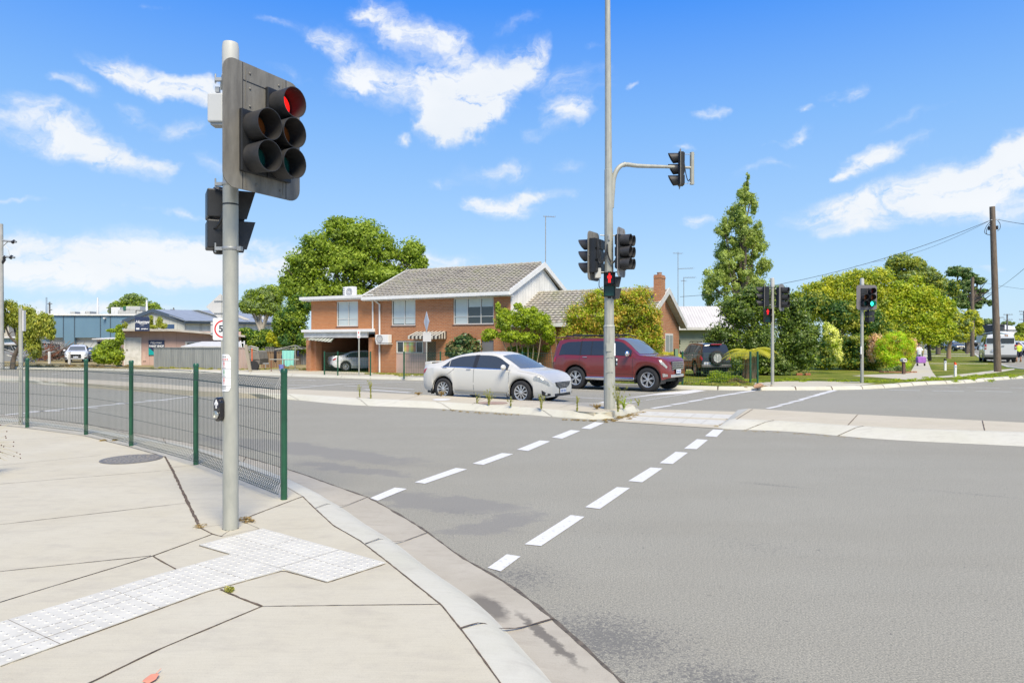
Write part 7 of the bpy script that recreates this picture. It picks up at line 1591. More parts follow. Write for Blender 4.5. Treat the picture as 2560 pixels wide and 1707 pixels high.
plant('bottlebrush', 'shrub', 'upright yellow green bottlebrush shrub beside the brown letterbox', 2238, 43.5,
 [(2235,855,34,30),(2215,880,30,36),(2260,880,30,36),(2240,905,42,26),(2250,838,14,12),(2205,860,18,22),(2275,865,12,26)], 13000, .14, [('bottle',.8,70),('photinia',.2,71)], 70, sub=11, aspect=.25, droop=-.45, up=.0)
plant('pink_bush', 'shrub', 'thin pinkish shrub left of the bottlebrush', 2190, 44.5, [(2185,860,14,30),(2178,885,10,24),(2195,845,12,14)], 1700, .14, 'pinkleaf', 72, sub=7)
plant('pink_bush', 'shrub', 'pink flowering shrub between the bottlebrush and the woman with the trolley', 2288, 47, [(2284,858,7,18),(2284,878,5,16)], 600, .14, 'pinkleaf', 73, sub=6)
plant('garden_bed_plant', 'plant', 'low grey green plants edged with bricks in front of the bottlebrush', 2238, 42.0, [(2222,926,16,8),(2248,922,16,9),(2262,928,10,7)], 1500, .14, 'euc', 74, sub=7)
plant('verge_shrub', 'shrub', 'low spreading shrub spilling over the kerb under the three letterboxes', 1805, 28.4, [(1800,945,34,18),(1775,955,22,12),(1835,950,26,14),(1790,935,16,10)], 5500, .085, [('plane',.5,75),('lime',.5,76)], 75, sub=10, depth=.5)
plant('dry_shrub', 'shrub', 'dry brown twiggy growth at the right end of the low spreading shrub', 1845, 28.2, [(1840,955,26,12),(1865,958,20,7),(1815,966,22,5)], 2200, .085, 'dry', 77, sub=9, aspect=.16, depth=.5)
plant('bush', 'bush', 'small dark bush between the chimney wing and the pale weatherboard wall', 1692, 41, [(1692,858,9,16),(1690,875,8,12)], 1200, .15, 'dark', 78, sub=6)
plant('bush', 'bush', 'green bush beside the driveway left of the tree fern with the thick trunk', 1840, 41, [(1840,890,12,18),(1850,905,10,12)], 1400, .13, 'plane', 79, sub=6)
# tree ferns
def tree_fern(px_, py_, Y, trunk_h, L, label, seed, nf=15, tr=.32):
    k = Y/F; base = Vector(((px_-CX)*k, Y, G(Y)+.1)); r = empty('tree_fern', base, 0, label, 'tree fern'); rr_ = random.Random(seed)
    mb = MB(); P_ = resample([Vector((0,0,-.2)), Vector((.03,0,trunk_h*.5)), Vector((0,0,trunk_h))], 10); mb.tube(P_, [tr*(1.15-.35*i/9)*rr_.uniform(.92,1.08) for i in range(10)], 12)
    for q in range(46):
        a = rr_.uniform(0, 6.28); z = rr_.uniform(.1, trunk_h); mb.tube([(tr*math.cos(a)*.95, tr*math.sin(a)*.95, z), (tr*1.25*math.cos(a), tr*1.25*math.sin(a), z-rr_.uniform(.2,.6))], .02, 4)
    mb.build('trunk', mat('fibrous fern trunk', (.13,.08,.05), .95, col2=(.28,.20,.13), scale=9, stretch=(3,3,.5), bump=.6, bscale=25), r, smooth=True)
    for f in range(nf):
        a = 2*math.pi*f/nf+rr_.uniform(-.15,.15); lift = rr_.uniform(.35, 1.0); mbf = MB(); n = 26; q = []; d = Vector((math.cos(a), math.sin(a), 0)); s = Vector((-d.y, d.x, 0)); LL = L*rr_.uniform(.8, 1.1)
        for i in range(n): t = i/(n-1); q.append(Vector((0,0,trunk_h))+d*LL*t*(.95-.1*t)+Vector((0,0,LL*(lift*.85*t-(.35+lift*.55)*t*t))))
        mbf.tube(q, [.018*(1-.8*i/(n-1)) for i in range(n)], 4)
        for i in range(2, n):
            t = i/(n-1); w = LL*.26*math.sin(math.pi*min(1, t*.92+.10))**.7; 
            for sg in (1, -1):
                p = q[i]; dn = (q[i]-q[i-1]).normalized(); e = p+s*sg*w+dn*w*.35-Vector((0,0,w*.22)); h = dn*LL/n*.34; mbf.add([p-h, p+h, e+h*.3, e-h*.3], [(0,1,2,3)])
        o = mbf.build('frond', LM['fern'], r, fix=False); av = o.data.attributes.new('var', 'FLOAT', 'POINT'); av.data.foreach_set('value', [rr_.uniform(.35,.8)]*len(o.data.vertices))
    return r
tree_fern(1875, 945, 33.2, 1.25, 1.55, 'tree fern with a thick fibrous trunk and yellow fronds beside the mesh fence end', 4, tr=.30)
tree_fern(1676, 935, 33.0, 1.15, .95, 'smaller tree fern beside the chimney wall, yellow fronds above the mesh fence', 9, nf=13, tr=.26)

# weeds on the island and debris
def weed(px_, py_, h_px, label, kind='weed', seed=1, n=14, spread=.35, leafy=1.0, cat='weed', dz=ZI+.004, group='weeds on the traffic island'):
    p = gp(px_, py_, dz); k = p.y/F; h = h_px*k; r = empty('weed', p, 0, label, cat, group); R_ = random.Random(seed); mb = MB(); L_ = []; 
    for i in range(n):
        a = R_.uniform(0, 6.28); t = R_.uniform(.55, 1.0); e = Vector((math.cos(a)*spread*h*R_.random(), math.sin(a)*spread*h*R_.random(), h*t)); m1 = Vector((e.x*.25, e.y*.25, e.z*.55)); P_ = resample([Vector((R_.uniform(-.02,.02), R_.uniform(-.02,.02), 0)), m1, e], 6); mb.tube(P_, [.0035*(1-.6*j/5) for j in range(6)], 4)
        for j in range(int(4*leafy)):
            q = P_[R_.randint(1, 5)]; L_.append((q.x, q.y, q.z, .02, .02, .03))
    o = mb.build('stems', LM[kind], r, fix=False); av = o.data.attributes.new('var', 'FLOAT', 'POINT'); av.data.foreach_set('value', [.5]*len(o.data.vertices))
    if L_: leaves('foliage', r, L_, max(60, int(len(L_)*5)), .022, LM[kind], seed, sub=3, aspect=.3, cv=.5)
    return r
weed(1103, 990, 12, 'dry straw coloured tuft in front of the rear wheel of the silver sedan', 'dry', 1, 40, .9, .6)
weed(1046, 987, 7, 'flat dry tuft left of the rear wheel of the silver sedan', 'dry', 2, 30, 1.8, .5)
weed(899.5, 993, 34, 'thin green weed, leftmost on the island', 'weed', 3, 9, .25, .8)
weed(927, 996, 54, 'tall yellow green weed with a feathery top, second from the left on the island', 'weed', 4, 14, .25, 1.3)
weed(1222, 1012, 40, 'bushy flowering weed under the door sill of the silver sedan', 'weed', 5, 22, .55, 1.2)
weed(1192, 1008, 26, 'sparse weed just left of the bushy flowering one under the sedan', 'weed', 15, 8, .8, 1.0)
weed(1277, 1016, 24, 'short pair of pale weeds behind the front wheel of the silver sedan', 'weed', 6, 10, .6, .8)
weed(1353, 1022, 42, 'branching pale weed below the nose of the silver sedan', 'weed', 7, 14, .45, 1.0)
weed(1443, 1027, 36, 'upright reedy weed alone between the sedan nose and the tall mast', 'weed', 8, 16, .18, .8)
weed(1545, 1029, 78, 'tall wispy green weed growing at the right foot of the tall mast', 'weed', 9, 22, .50, 1.5)
weed(1560, 1022, 30, 'low green weed tuft on the tip of the island right of the mast', 'lime', 10, 18, .9, 1.2)
weed(1596, 1014, 16, 'tiny green weed at the far tip of the island', 'weed', 12, 8, .6, .8)
weed(1492, 1022, 12, 'brown dried tuft at the left foot of the tall mast', 'dry', 11, 26, 1.6, .8)
weed(556+18, 1479, 6, 'tiny green weed growing in the thick pavement crack below the tactile strip', 'weed', 13, 10, 1.2, 1.0, dz=.12, group=None)
def litter(name, pts, w, n, seed, dz, mk='dry', size=.035, label=None):
    R = np.random.default_rng(seed); P = [gp(x, y, dz) for x, y in pts]; B = []
    for a, b in zip(P, P[1:]):
        m_ = max(2, int((b-a).length/.12))
        for i in range(m_): q = a.lerp(b, (i+R.random())/m_); B.append((q.x+R.normal(0, w), q.y+R.normal(0, w), q.z+.008, .07, .07, .012))
    o = leaves(name, None, B, n, size, LM[mk], seed, sub=4, up=2.5, aspect=.22, cv=.6); return tag(o, kind='stuff')
litter('dry_leaf_litter', [(1400,1049),(1500,1052),(1545,1047),(1580,1037),(1608,1029)], .05, 2600, 1, .01)
litter('dry_leaf_litter', [(1500,1054),(1548,1049),(1590,1037)], .09, 2200, 9, .01)
litter('dry_leaf_litter', [(1110,1025),(1180,1031),(1300,1038)], .05, 800, 2, .01)
litter('dry_leaf_litter', [(1800,1066),(1812,1058),(1830,1045)], .03, 500, 3, .01)
litter('dry_leaf_litter', [(1810,1074),(1960,1081),(2150,1096)], .05, 700, 4, .006, size=.02)
litter('dry_leaf_litter', [(262,1100),(285,1101)], .05, 160, 5, .124, size=.05)
litter('dry_leaf_litter', [(612,1300),(630,1296)], .03, 160, 6, .124, size=.04)
litter('dry_leaf_litter', [(497,1316),(510,1314)], .02, 90, 7, .124, size=.03)
litter('dry_leaf_litter', [(1870,968),(1905,966),(1940,965)], .10, 600, 8, .135, size=.07)
# foreground rush at the left edge
p = gp(-70, 1190, .12); r = empty('rush_clump', p, 0, 'pale rush clump with brown seed heads leaning in at the left edge', 'plant'); R_ = random.Random(4); mb = MB(); sd_ = MB()
for i in range(90):
    a = R_.uniform(-1.2, 1.2); L = R_.uniform(.5, .95); d = Vector((math.cos(a)*.55, math.sin(a)*.55, 0)); e = d*L*R_.uniform(.6, 1.0)+Vector((0,0,L*R_.uniform(.15,.75))); P_ = resample([Vector((R_.uniform(-.1,.1),R_.uniform(-.1,.1),0)), e*.5+Vector((0,0,L*.22)), e], 7); mb.tube(P_, [.0028*(1-.5*j/6) for j in range(7)], 4)
    if R_.random() < .75: sd_.ball(P_[-1], (.007,.007,.008), 7, 5)
    if R_.random() < .3: sd_.ball(P_[-2], (.006,.006,.007), 7, 5)
mb.build('stalks', mat('straw stalk', (.46,.40,.24), .8), r); sd_.build('seed_heads', mat('brown seed', (.10,.045,.025), .8), r, smooth=True)
# grass tufts along the far kerb, fence foot and lawn edge
R = np.random.default_rng(2)
def tufts(name, pts, n, size, mk, seed, w=.25, dz=.12, h=.06, asp=.12):
    B = []; rr = np.random.default_rng(seed)
    P = [gp(x, y, dz) for x, y in pts]
    for a, b in zip(P, P[1:]):
        m_ = max(2, int((b-a).length/.3))
        for i in range(m_): q = a.lerp(b, (i+rr.random())/m_); q.y += rr.normal(0, w); B.append((q.x, q.y, G(q.y)+dz+h*.4, .22, .22, h*rr.uniform(.5, 1.4)))
    return tag(leaves(name, None, B, n, size, LM[mk], seed, sub=5, up=-.2, aspect=asp, droop=-.8, cv=.5), kind='stuff')
tufts('grass', [(930,934),(1010,938.5),(1110,940),(1300,947),(1450,952),(1600,956),(1700,960),(1880,962)], 9000, .14, 'weed', 3, w=.5)
tufts('grass', [(1700,955),(1800,958),(1900,953),(2000,951),(2150,952),(2300,952),(2450,944),(2540,938)], 9000, .12, 'lime', 4, w=.9)
tufts('grass', [(385,920),(480,922),(570,925),(650,924),(700,922),(770,924)], 5000, .18, 'weed', 5, w=.4)
tufts('grass', [(0,915),(100,916),(230,915),(330,917)], 4000, .22, 'dry', 6, w=1.0)
# ---------------------------------------------------------------- poles and wires
def wire(parent, pts, sag, r=.012, name='wire'):
    a, b = Vector(pts[0]), Vector(pts[1]); P = [a.lerp(b, t/14)-Vector((0,0,sag*4*(t/14)*(1-t/14))) for t in range(15)]
    return MB().tube(P, r, 4, cap=False).build(name, M['ink'], parent)
def world_pt(px, py, Y): return at(px, py, Y)
def timber_pole(px, base_y, Y, top_y, r0, r1, label, arms=(), name='power_pole', m=None, lean=0):
    B = at(px, base_y, Y); B.z = G(Y)+.1; k = Y/F; h = CAMZ-(top_y-CY)*k-B.z; r = empty(name, B, 0, label, 'power pole')
    MB().tube([(lean*t, 0, -.2+t*(h+.2)) for t in np.linspace(0, 1, 8)], [r0+(r1-r0)*t for t in np.linspace(0, 1, 8)], 14).build('pole', m or M['wood'], r, smooth=40)
    for (y, x0, x1) in arms:
        z = CAMZ-(y-CY)*k-B.z; mb = MB(); mb.b2((x0*k, -.12-r1, z-.06), (x1*k, -r1, z+.06)); ca = mb.build('cross_arm', m or M['wood'], r)
        n = 4
        for i in range(n): q = MB(); xx = (x0+(x1-x0)*(i+.3)/(n-.4))*k; q.lathe([(.04, z+.06), (.05, z+.12), (.03, z+.2)], (xx, -.06-r1, 0), n=8); q.build('insulator', mat('insulator', (.25,.24,.23), .4), ca)
    return r, B, h
UY = gp(2494.5, 929, .12).y; up_, UB, UH = timber_pole(2494.5, 929, UY, 517, .21, .155, 'thick weathered timber power pole on the verge in front of the white van', lean=-.35)
k = UY/F; ux = lambda x: (x-CX)*k-UB.x; uz = lambda y: CAMZ-(y-CY)*k-UB.z
mb = MB(); mb.b2((ux(2472), -.1, uz(575)), (ux(2476.5), .1, uz(566))); mb.b2((ux(2489), -.1, uz(574)), (ux(2493), .1, uz(565))); mb.build('cable_box', M['ink'], up_)
for (a, b, c, d) in (((2475,553),(2463,567),(2459,583),(2474,589)), ((2476,556),(2465,572),(2464,586),(2476,588)), ((2491,552),(2497,560),(2497,572),(2491,578))):
    MB().tube(resample([Vector((ux(q[0]), -.1, uz(q[1]))) for q in (a, b, c, d)], 14), .018, 5).build('cable_loop', M['ink'], up_)
mb = MB(); mb.tube([(ux(2474), -.1, uz(551)), (ux(2495), -.1, uz(549))], .03, 6); mb.build('hook', M['galv_dark'], up_)
L0 = at(2474, 552, UY)-UB
t1 = at(1700, 742, 49)-UB; wire(up_, (L0, t1), .9, .014); t2 = at(2010, 716, 66)-UB; wire(up_, (L0, at(2180, 655, 70)-UB), .5, .011); 
wire(up_, (at(2495, 549, UY)-UB, at(2700, 566, UY-8)-UB), .15, .013)
timber_pole(2431, 894, 88, 693, .25, .19, 'thinner timber power pole further along the verge, left of the thick one')
r2 = [o for o in bpy.data.objects if o.name == 'power_pole.001'][0]; B2_ = r2.location
wire(r2, (at(2431, 748, 88)-B2_, at(2600, 636, 44)-B2_), .6, .018); wire(r2, (at(2431, 700, 88)-B2_, at(2640, 728, 90)-B2_), .3, .015); wire(r2, (at(2431, 752, 88)-B2_, at(2480, 716, 90)-B2_), .2, .02)
for px_, by, Y, ty, arms, lb in ((2518, 828, 170, 785, [(786.5,-11,12),(799,-11,12)], 'distant double cross arm pole, left of the one at the photo edge'), (2560, 826, 160, 777, [(779,-14,4),(786,-12,3),(799,-14,3)], 'distant pole with three cross arms at the right edge of the photo'), (2498, 830, 175, 792, [(794,-1,11)], 'distant pole with one short arm just right of the thick timber pole'), (124, 785, 150, 755, [(760,-7,8),(775,0,8)], 'distant pole above the factory roof at the far left'), (434, 785, 190, 769, [(774,-7,4),(777,-3,3)], 'distant pole above the metal shed roof')):
    timber_pole(px_, by, Y, ty, .2, .16, lb, arms, m=mat('grey far timber', (.13,.13,.13), .8))
# concrete pole at the far left edge
pl_, PB, PH = timber_pole(2.5, 911, 49, 560, .20, .13, 'pale concrete power pole at the far left edge with two cross arms and an insulator', m=mat('pale concrete pole', (.40,.40,.38), .8, col2=(.32,.32,.30)))
k = 49/F
for y0, y1, x1 in ((601, 605, 41), (641, 644, 37)):
    mb = MB(); a = at(-30, y0-3, 49)-PB; b = at(x1, y1, 49)-PB; mb.tube([a, b], .075, 6); mb.build('cross_arm', M['galv_dark'], pl_)
mb = MB(); mb.tube([at(2, 620, 49)-PB, at(20, 604, 49)-PB], .03, 5); mb.tube([at(8, 650, 49)-PB, at(12, 643, 49)-PB], .03, 5); mb.build('strut', M['galv_dark'], pl_)
for a, b in (((30,607),(37,602)),((10,645),(14,641)),((25,646),(31,640))): MB().tube([at(a[0],a[1],49)-PB, at(b[0],b[1],49)-PB], .11, 8).build('insulator', M['ink'], pl_)
MB().tube([at(4,660,49)-PB, at(12,648,49)-PB], .10, 8).build('insulator', M['ink'], pl_)
MB().tube(resample([at(13,616,49)-PB, at(20,622,49)-PB, at(24,640,49)-PB], 8), .015, 4).build('wire', M['galv_dark'], pl_)

# ---------------------------------------------------------------- small things
# access covers
def cover(px_, py_, rr, dz, label, m, ribs=True, squash=1.0):
    p = gp(px_, py_, dz); mb = MB(); mb.lathe([(rr*1.06, 0), (rr*1.06, .004), (rr*.98, .004), (rr*.97, .002)], n=36, cap=False); mb.lathe([(rr*.965, -.001), (rr*.965, .004), (.001, .0042)], n=36, cap=False)
    o = mb.build('access_cover', m, loc=p); tag(o, label, 'access cover')
    if ribs:
        q = MB(); n = 15
        for i in range(n):
            y = -rr*.9+1.8*rr*i/(n-1); w = math.sqrt(max(0, (rr*.93)**2-y*y)); mq = max(1, int(2*w/.06))
            for j in range(mq): x = -w+2*w*(j+.5)/mq; q.box((x, y, .0062), (.042, .018, .004), rz=.6 if (i+j) % 2 else -.6)
        tag(q.build('tread_pattern', mat('iron ribs', (.32,.30,.27), .55, .4), o, fix=False), kind='stuff')
cover(329, 1147, .36, .1235, 'round ribbed iron access cover set in the near footpath', mat('iron cover', (.23,.215,.19), .6, .4))
cover(1104, 998.5, .23, ZI+.005, 'small white round cover in the traffic island near the sedan', M['white'], False)
cover(1232, 1007, .36, ZI+.005, 'brown rusty round cover in the traffic island under the sedan door', mat('rusty cover', (.30,.20,.15), .8, col2=(.36,.27,.21)), False)
# fallen leaf
p = gp(377, 1698, .126); mb = MB(); mb.add([(0,.055,.004),(.025,.03,.014),(.03,-.01,.008),(.012,-.045,.004),(-.02,-.04,.012),(-.028,0,.006),(-.015,.03,.012)], [tuple(range(7))]); mb.tube([(0,.05,.006),(.004,.085,.012)], .002, 4); tag(mb.build('fallen_leaf', mat('salmon leaf', (.62,.25,.16), .7), loc=p), 'salmon coloured fallen leaf on the near footpath at the bottom edge', 'leaf')
# letterboxes
P = gp(1802, 936, .12); k = P.y/F; r = empty('letterbox_stand', P, 0, 'grey timber post and shelf in front of the dark four wheel drive', 'stand'); z1 = CAMZ-(906-CY)*k-P.z
mb = MB(); mb.b2((-.055, -.055, -.1), (.055, .055, z1-.08)); mb.build('post', mat('grey timber', (.33,.29,.22), .85), r); mb = MB(); mb.b2((-26*k, -.16, z1-.08), (28*k, .16, z1)); mb.build('shelf', mat('grey timber', (.33,.29,.22), .85), r)
def letterbox(x, label, dep=.24):
    q = empty('letterbox', P+Vector(((x-1802)*k, -.0, z1)), 0, label, 'letterbox', 'cream letterboxes on the shelf'); w, h = 12*k/2, 7.5*k
    mb = MB(); mb.b2((-w, -.12, .005), (w, .16, h*.62)); mb.build('box', mat('cream letterbox', (.68,.66,.45), .5), q, bevel=.006)
    mb = MB(); n = 10; A = [(-w*math.cos(math.pi*i/n), -.12, h*.62+h*.62*math.sin(math.pi*i/n)) for i in range(n+1)]; mb.prism(A, (0, .28, 0)); mb.build('arched_lid', mat('white tin lid', (.70,.70,.66), .45), q)
    mb = MB(); mb.b2((-w*.3, -.127, h*.2), (w*.4, -.122, h*.42)); mb.build('number', M['ink'], q)
letterbox(1787, 'left of the three cream letterboxes on the timber shelf'); letterbox(1802.5, 'middle of the three cream letterboxes on the timber shelf'); letterbox(1818.5, 'right of the three cream letterboxes on the timber shelf')
P = gp(2259, 935, .12); k = P.y/F; r = empty('letterbox', P, 0, 'single white letterbox on a brown post beside the bottlebrush', 'letterbox'); z1 = CAMZ-(902-CY)*k-P.z
mb = MB(); mb.b2((-2.8*k, -.08, -.1), (2.8*k, .08, z1)); mb.build('post', mat('brown post', (.13,.075,.055), .7), r); w = 4.6*k
mb = MB(); A = [(-w*math.cos(math.pi*i/10), -.16, z1+.05+w*.95*math.sin(math.pi*i/10)) for i in range(11)]; mb.prism([(-w, -.16, z1-.05)]+A+[(w, -.16, z1-.05)], (0, .32, 0)); o = mb.build('box', M['trim'], r); mb = MB(); mb.b2((-w*.6, -.166, z1+.03), (w*.6, -.162, z1+.08)); mb.build('slot', M['ink'], o)
# marker posts
for (x, y0, y1, cm, cl, lb) in ((2363, 926, 896, M['ink'], 'dark', 'white marker post with a dark cap on the verge'), (2388.5, 943, 904, mat('orange cap', (.75,.10,.03), .5), 'orange', 'white marker post with an orange red cap on the verge')):
    P = gp(x, y0, .12); k = P.y/F; h = (y0-y1)*k; r = empty('marker_post', P, 0, lb, 'marker post'); w = 2.6*k
    mb = MB(); mb.b2((-w, -w*.7, -.05), (w, w*.7, h*.80)); po = mb.build('post', M['white'], r, bevel=.01); mb = MB(); mb.prism([(-w, -w*.7, h*.802), (w, -w*.7, h*.802), (w, -w*.7, h*.88), (-w, -w*.7, h)], (0, w*1.4, 0)); mb.build('cap', cm, r)
    mb = MB(); mb.lathe([(w*.6, -w*.72), (w*.6, -w*.74)], (0, 0, h*.68), 'Y', n=12); mb.build('reflector', mat('blue reflector', (.05,.18,.40), .4), po)
# white bollards on the left verge
for i, (x, y0, y1) in enumerate(((84, 906, 879), (123.5, 909, 879), (173.5, 912, 880))):
    P = gp(x, y0, .1); k = P.y/F; mb = MB(); w = 2.3*k; mb.b2((-w, -w, -.1), (w, w, (y0-y1)*k)); mb.prism([(-w, -w, (y0-y1)*k), (w, -w, (y0-y1)*k), (w, w, (y0-y1)*k), (-w, w, (y0-y1)*k)], (0, 0, .03)); o = mb.build('bollard', M['white_old'], loc=P, bevel=.02)
    tag(o, ('square white timber bollard left of the rusty scrap', 'square white timber bollard between the scrap and the white crossover', 'square white timber bollard in front of the white crossover')[i], 'bollard', 'white bollards along the left verge')
# scrap heap of metal and branches behind the bollards
def heap(name, px_, py_, Y, w, h, n, m, label, seed, th=.035, cat='scrap heap'):
    B = at(px_, py_, Y); B.z = G(Y)+.1; r_ = random.Random(seed); mb = MB(); k = Y/F
    for i in range(n):
        x = r_.uniform(-w, w)*k; a = r_.uniform(-1.2, 1.2); L = r_.uniform(.8, 2.6); z = r_.uniform(0, h*k*.6); mb.tube([(x, r_.uniform(-.6,.6), z), (x+math.sin(a)*L, r_.uniform(-.8,.8), z+abs(math.cos(a))*L*.6)], th*r_.uniform(.5, 1.3), 5)
    return tag(mb.build(name, m, loc=B), label, cat, kind='stuff')
rust = mat('rusty iron', (.24,.09,.045), .85, col2=(.13,.05,.03)); heap('scrap_pile', 104, 900, 66, 18, 30, 60, rust, 'heap of rusty brown bars and frames behind the white bollards', 1)
heap('scrap_pile', 135, 898, 68, 22, 36, 130, mat('grey branches', (.20,.18,.16), .9), 'tangle of grey sticks and branches behind the white crossover', 2); heap('scrap_pile', 185, 885, 72, 26, 28, 90, mat('grey branches', (.20,.18,.16), .9), 'upright grey poles and rails stacked against the factory wall', 3, .03)
heap('scrap_pile', 66, 900, 62, 8, 26, 50, M['galv_dark'], 'stack of grey metal sheets and frames beside the drooping tree', 4)
# small window-lined porch behind the bush
o = simple_building('garden_shed', 242, 288, 880, 849, 74, 4, 3, mat('peach boards', (.55,.45,.36), .7), M['white_old'], 'peach coloured shed with little windows behind the leafy bush', 3, 'shed')
# trailer in the yard
P = gp(640, 922, .1); P = at(640, 921, 46); P.z = G(46)+.1; k = 46/F; r = empty('camper_trailer', P, 0, 'canvas covered trailer with an orange strap beside the sheet fence end', 'trailer'); X = lambda x: (x-640)*k; Z = lambda y: CAMZ-(y-CY)*k-P.z
cv_ = mat('drab canvas', (.20,.185,.155), .85, var=.2, scale=3); mb = MB(); mb.prism([(X(x), -.5, Z(y)) for x, y in ((627,911),(655,911),(657,899),(629,899))], (0, 1.6, 0)); mb.build('tub', mat('trailer grey', (.15,.135,.115), .7), r)
mb = MB(); mb.prism([(X(x), -.55, Z(y)) for x, y in ((629,899),(657,899),(652,878),(646,876),(634,877),(628,885))], (0, 1.7, 0)); mb.build('canvas_cover', cv_, r, bevel=.06)
mb = MB(); mb.lathe([(.1, -.62), (.34, -.62), (.36, -.55), (.36, -.42), (.3, -.4)], (X(641), 0, Z(914)), 'Y', n=20); mb.build('wheel', M['rubber'], r)
mb = MB(); mb.b2((X(637), -.60, Z(905)), (X(639.5), -.565, Z(872))); mb.tube([(X(638), -.58, Z(874)), (X(634), -.3, Z(868))], .04, 4); mb.build('strap', mat('orange strap', (.62,.13,.05), .6), r)
mb = MB()
for y in (868, 873): mb.tube([(X(618), -.4, Z(y+1)), (X(634), -.45, Z(y-3)), (X(652), -.4, Z(y+2))], .045, 6)
for x in (630, 640, 650): mb.tube([(X(x), -.4, Z(878)), (X(x), -.4, Z(868))], .035, 6)
mb.build('roof_frame', M['galv'], r); mb = MB(); mb.tube([(X(657), 0, Z(909)), (X(672), 0, Z(909))], .05, 5); mb.tube([(X(664), 0, Z(909)), (X(664), 0, Z(921))], .03, 5); mb.build('drawbar', M['galv_dark'], r)
o = MB().b2((-.09, -.05, -.1), (.09, .05, 1.75)).build('leaning_plank', mat('grey timber', (.33,.29,.22), .85), loc=at(626, 924, 43)*1.0); o.location.z = G(43)+.1; o.rotation_euler = (0, -.17, 0); tag(o, 'grey timber plank leaning against the end of the sheet fence', 'plank')
lad = empty('ladder', at(607, 868, 47), 0, 'white ladder top poking above the pinkish fence end', 'ladder')
for a, b in (((601,852),(609,869)), ((610.5,852),(611,869))): MB().tube([at(*a, 47)-lad.location, at(*b, 47)-lad.location-Vector((0,0,1.0))], .05, 6).build('rail', M['white'], lad)
MB().tube([at(604, 857, 47)-lad.location, at(611, 857, 47)-lad.location], .04, 6).build('rung', M['white'], lad)
# clothes line with washing
P = at(738, 920, 46); P.z = G(46)+.1; k = 46/F; X = lambda x: (x-738)*k; Z = lambda y: CAMZ-(y-CY)*k-P.z; r = empty('clothes_line', P, 0, 'rotary clothes line in the yard with washing hung on it', 'clothes line')
MB().tube([(0,0,-.1), (0,0,Z(863))], .035, 8).build('mast', M['galv'], r)
mb = MB()
for x, y, d in ((700, 873, -1.0), (765, 872, -.8), (712, 870, 1.2), (758, 871, 1.2)): mb.tube([(0,0,Z(863)), (X(x), d, Z(y))], .022, 5)
cs = [(X(700), -1.0, Z(873)), (X(765), -.8, Z(872)), (X(758), 1.2, Z(871)), (X(712), 1.2, Z(870))]
for a, b in zip(cs, cs[1:]+cs[:1]): mb.tube([a, b], .012, 4)
mb.build('arms', M['galv'], r)
def cloth(name, x0, x1, y0, y1, m, label, d=-.92, seed=1, cat='laundry'):
    mb = MB(); n, q = 26, 8; vs = []; r_ = random.Random(seed); ph = r_.uniform(0, 6)
    for j in range(q+1):
        for i in range(n+1): t = i/n; zb2_ = Z(y1)+.05*math.sin(t*9+ph)*1.0; vs.append((X(x0)+(X(x1)-X(x0))*t*(1-.04*j/q)+.02, d+.035*math.sin(t*22+ph)*(j/q+.2), Z(y0)+(zb2_-Z(y0))*j/q))
    mb.add(vs, [(j*(n+1)+i, j*(n+1)+i+1, (j+1)*(n+1)+i+1, (j+1)*(n+1)+i) for j in range(q) for i in range(n)]); o = mb.build(name, m, smooth=True, loc=P); tag(o, label, cat); return o
cloth('towel', 716, 746, 875.5, 913, mat('mint towel', (.24,.58,.50), .9), 'large mint green sheet hanging from the clothes line', -.93)
cloth('trousers', 697, 704, 876, 904, mat('black cloth', (.02,.02,.025), .9), 'black trousers hanging from the clothes line', -1.02, 2); cloth('shirt', 713.5, 716.5, 886, 896, mat('navy cloth', (.03,.04,.12), .9), 'navy garment beside the mint sheet on the clothes line', -.9, 3); cloth('shirt', 752, 757, 876, 890, mat('navy cloth', (.03,.04,.12), .9), 'dark blue garment hanging right of the red stair post', -.85, 4)
mb = MB(); P2_ = at(704.5, 919, 44.5); P2_.z = G(44)+.1; mb.lathe([(.14, 0), (.15, .01), (.19, .36), (.205, .37), (.205, .40), (.185, .40), (.13, .04)], n=20); o = mb.build('laundry_basket', mat('blue basket', (.16,.20,.52), .5), loc=P2_, smooth=40); o.scale = (1,1,1.05); tag(o, 'blue plastic basket standing below the black trousers', 'basket')
r = empty('yard_rail', at(700, 922, 43.5), 0, 'low steel pipe rail across the yard in front of the basket', 'rail'); X0 = r.location.copy(); r.location.z = G(43)+.1
mb = MB(); kk = 43.5/F; zz = CAMZ-(898.5-CY)*kk-r.location.z; x0, x1 = at(674,0,43.5).x-X0.x, at(747,0,43.5).x-X0.x; mb.tube([(x0,0,zz),(x1,0,zz)], .03, 8); mb.tube([(x0,0,.14),(x1,0,.14)], .025, 6); mb.build('rail_bar', M['galv'], r)
for x in (678, 710): MB().tube([(at(x,0,43.5).x-X0.x,0,-.1),(at(x,0,43.5).x-X0.x,0,zz)], .03, 6).build('post', rust, r)
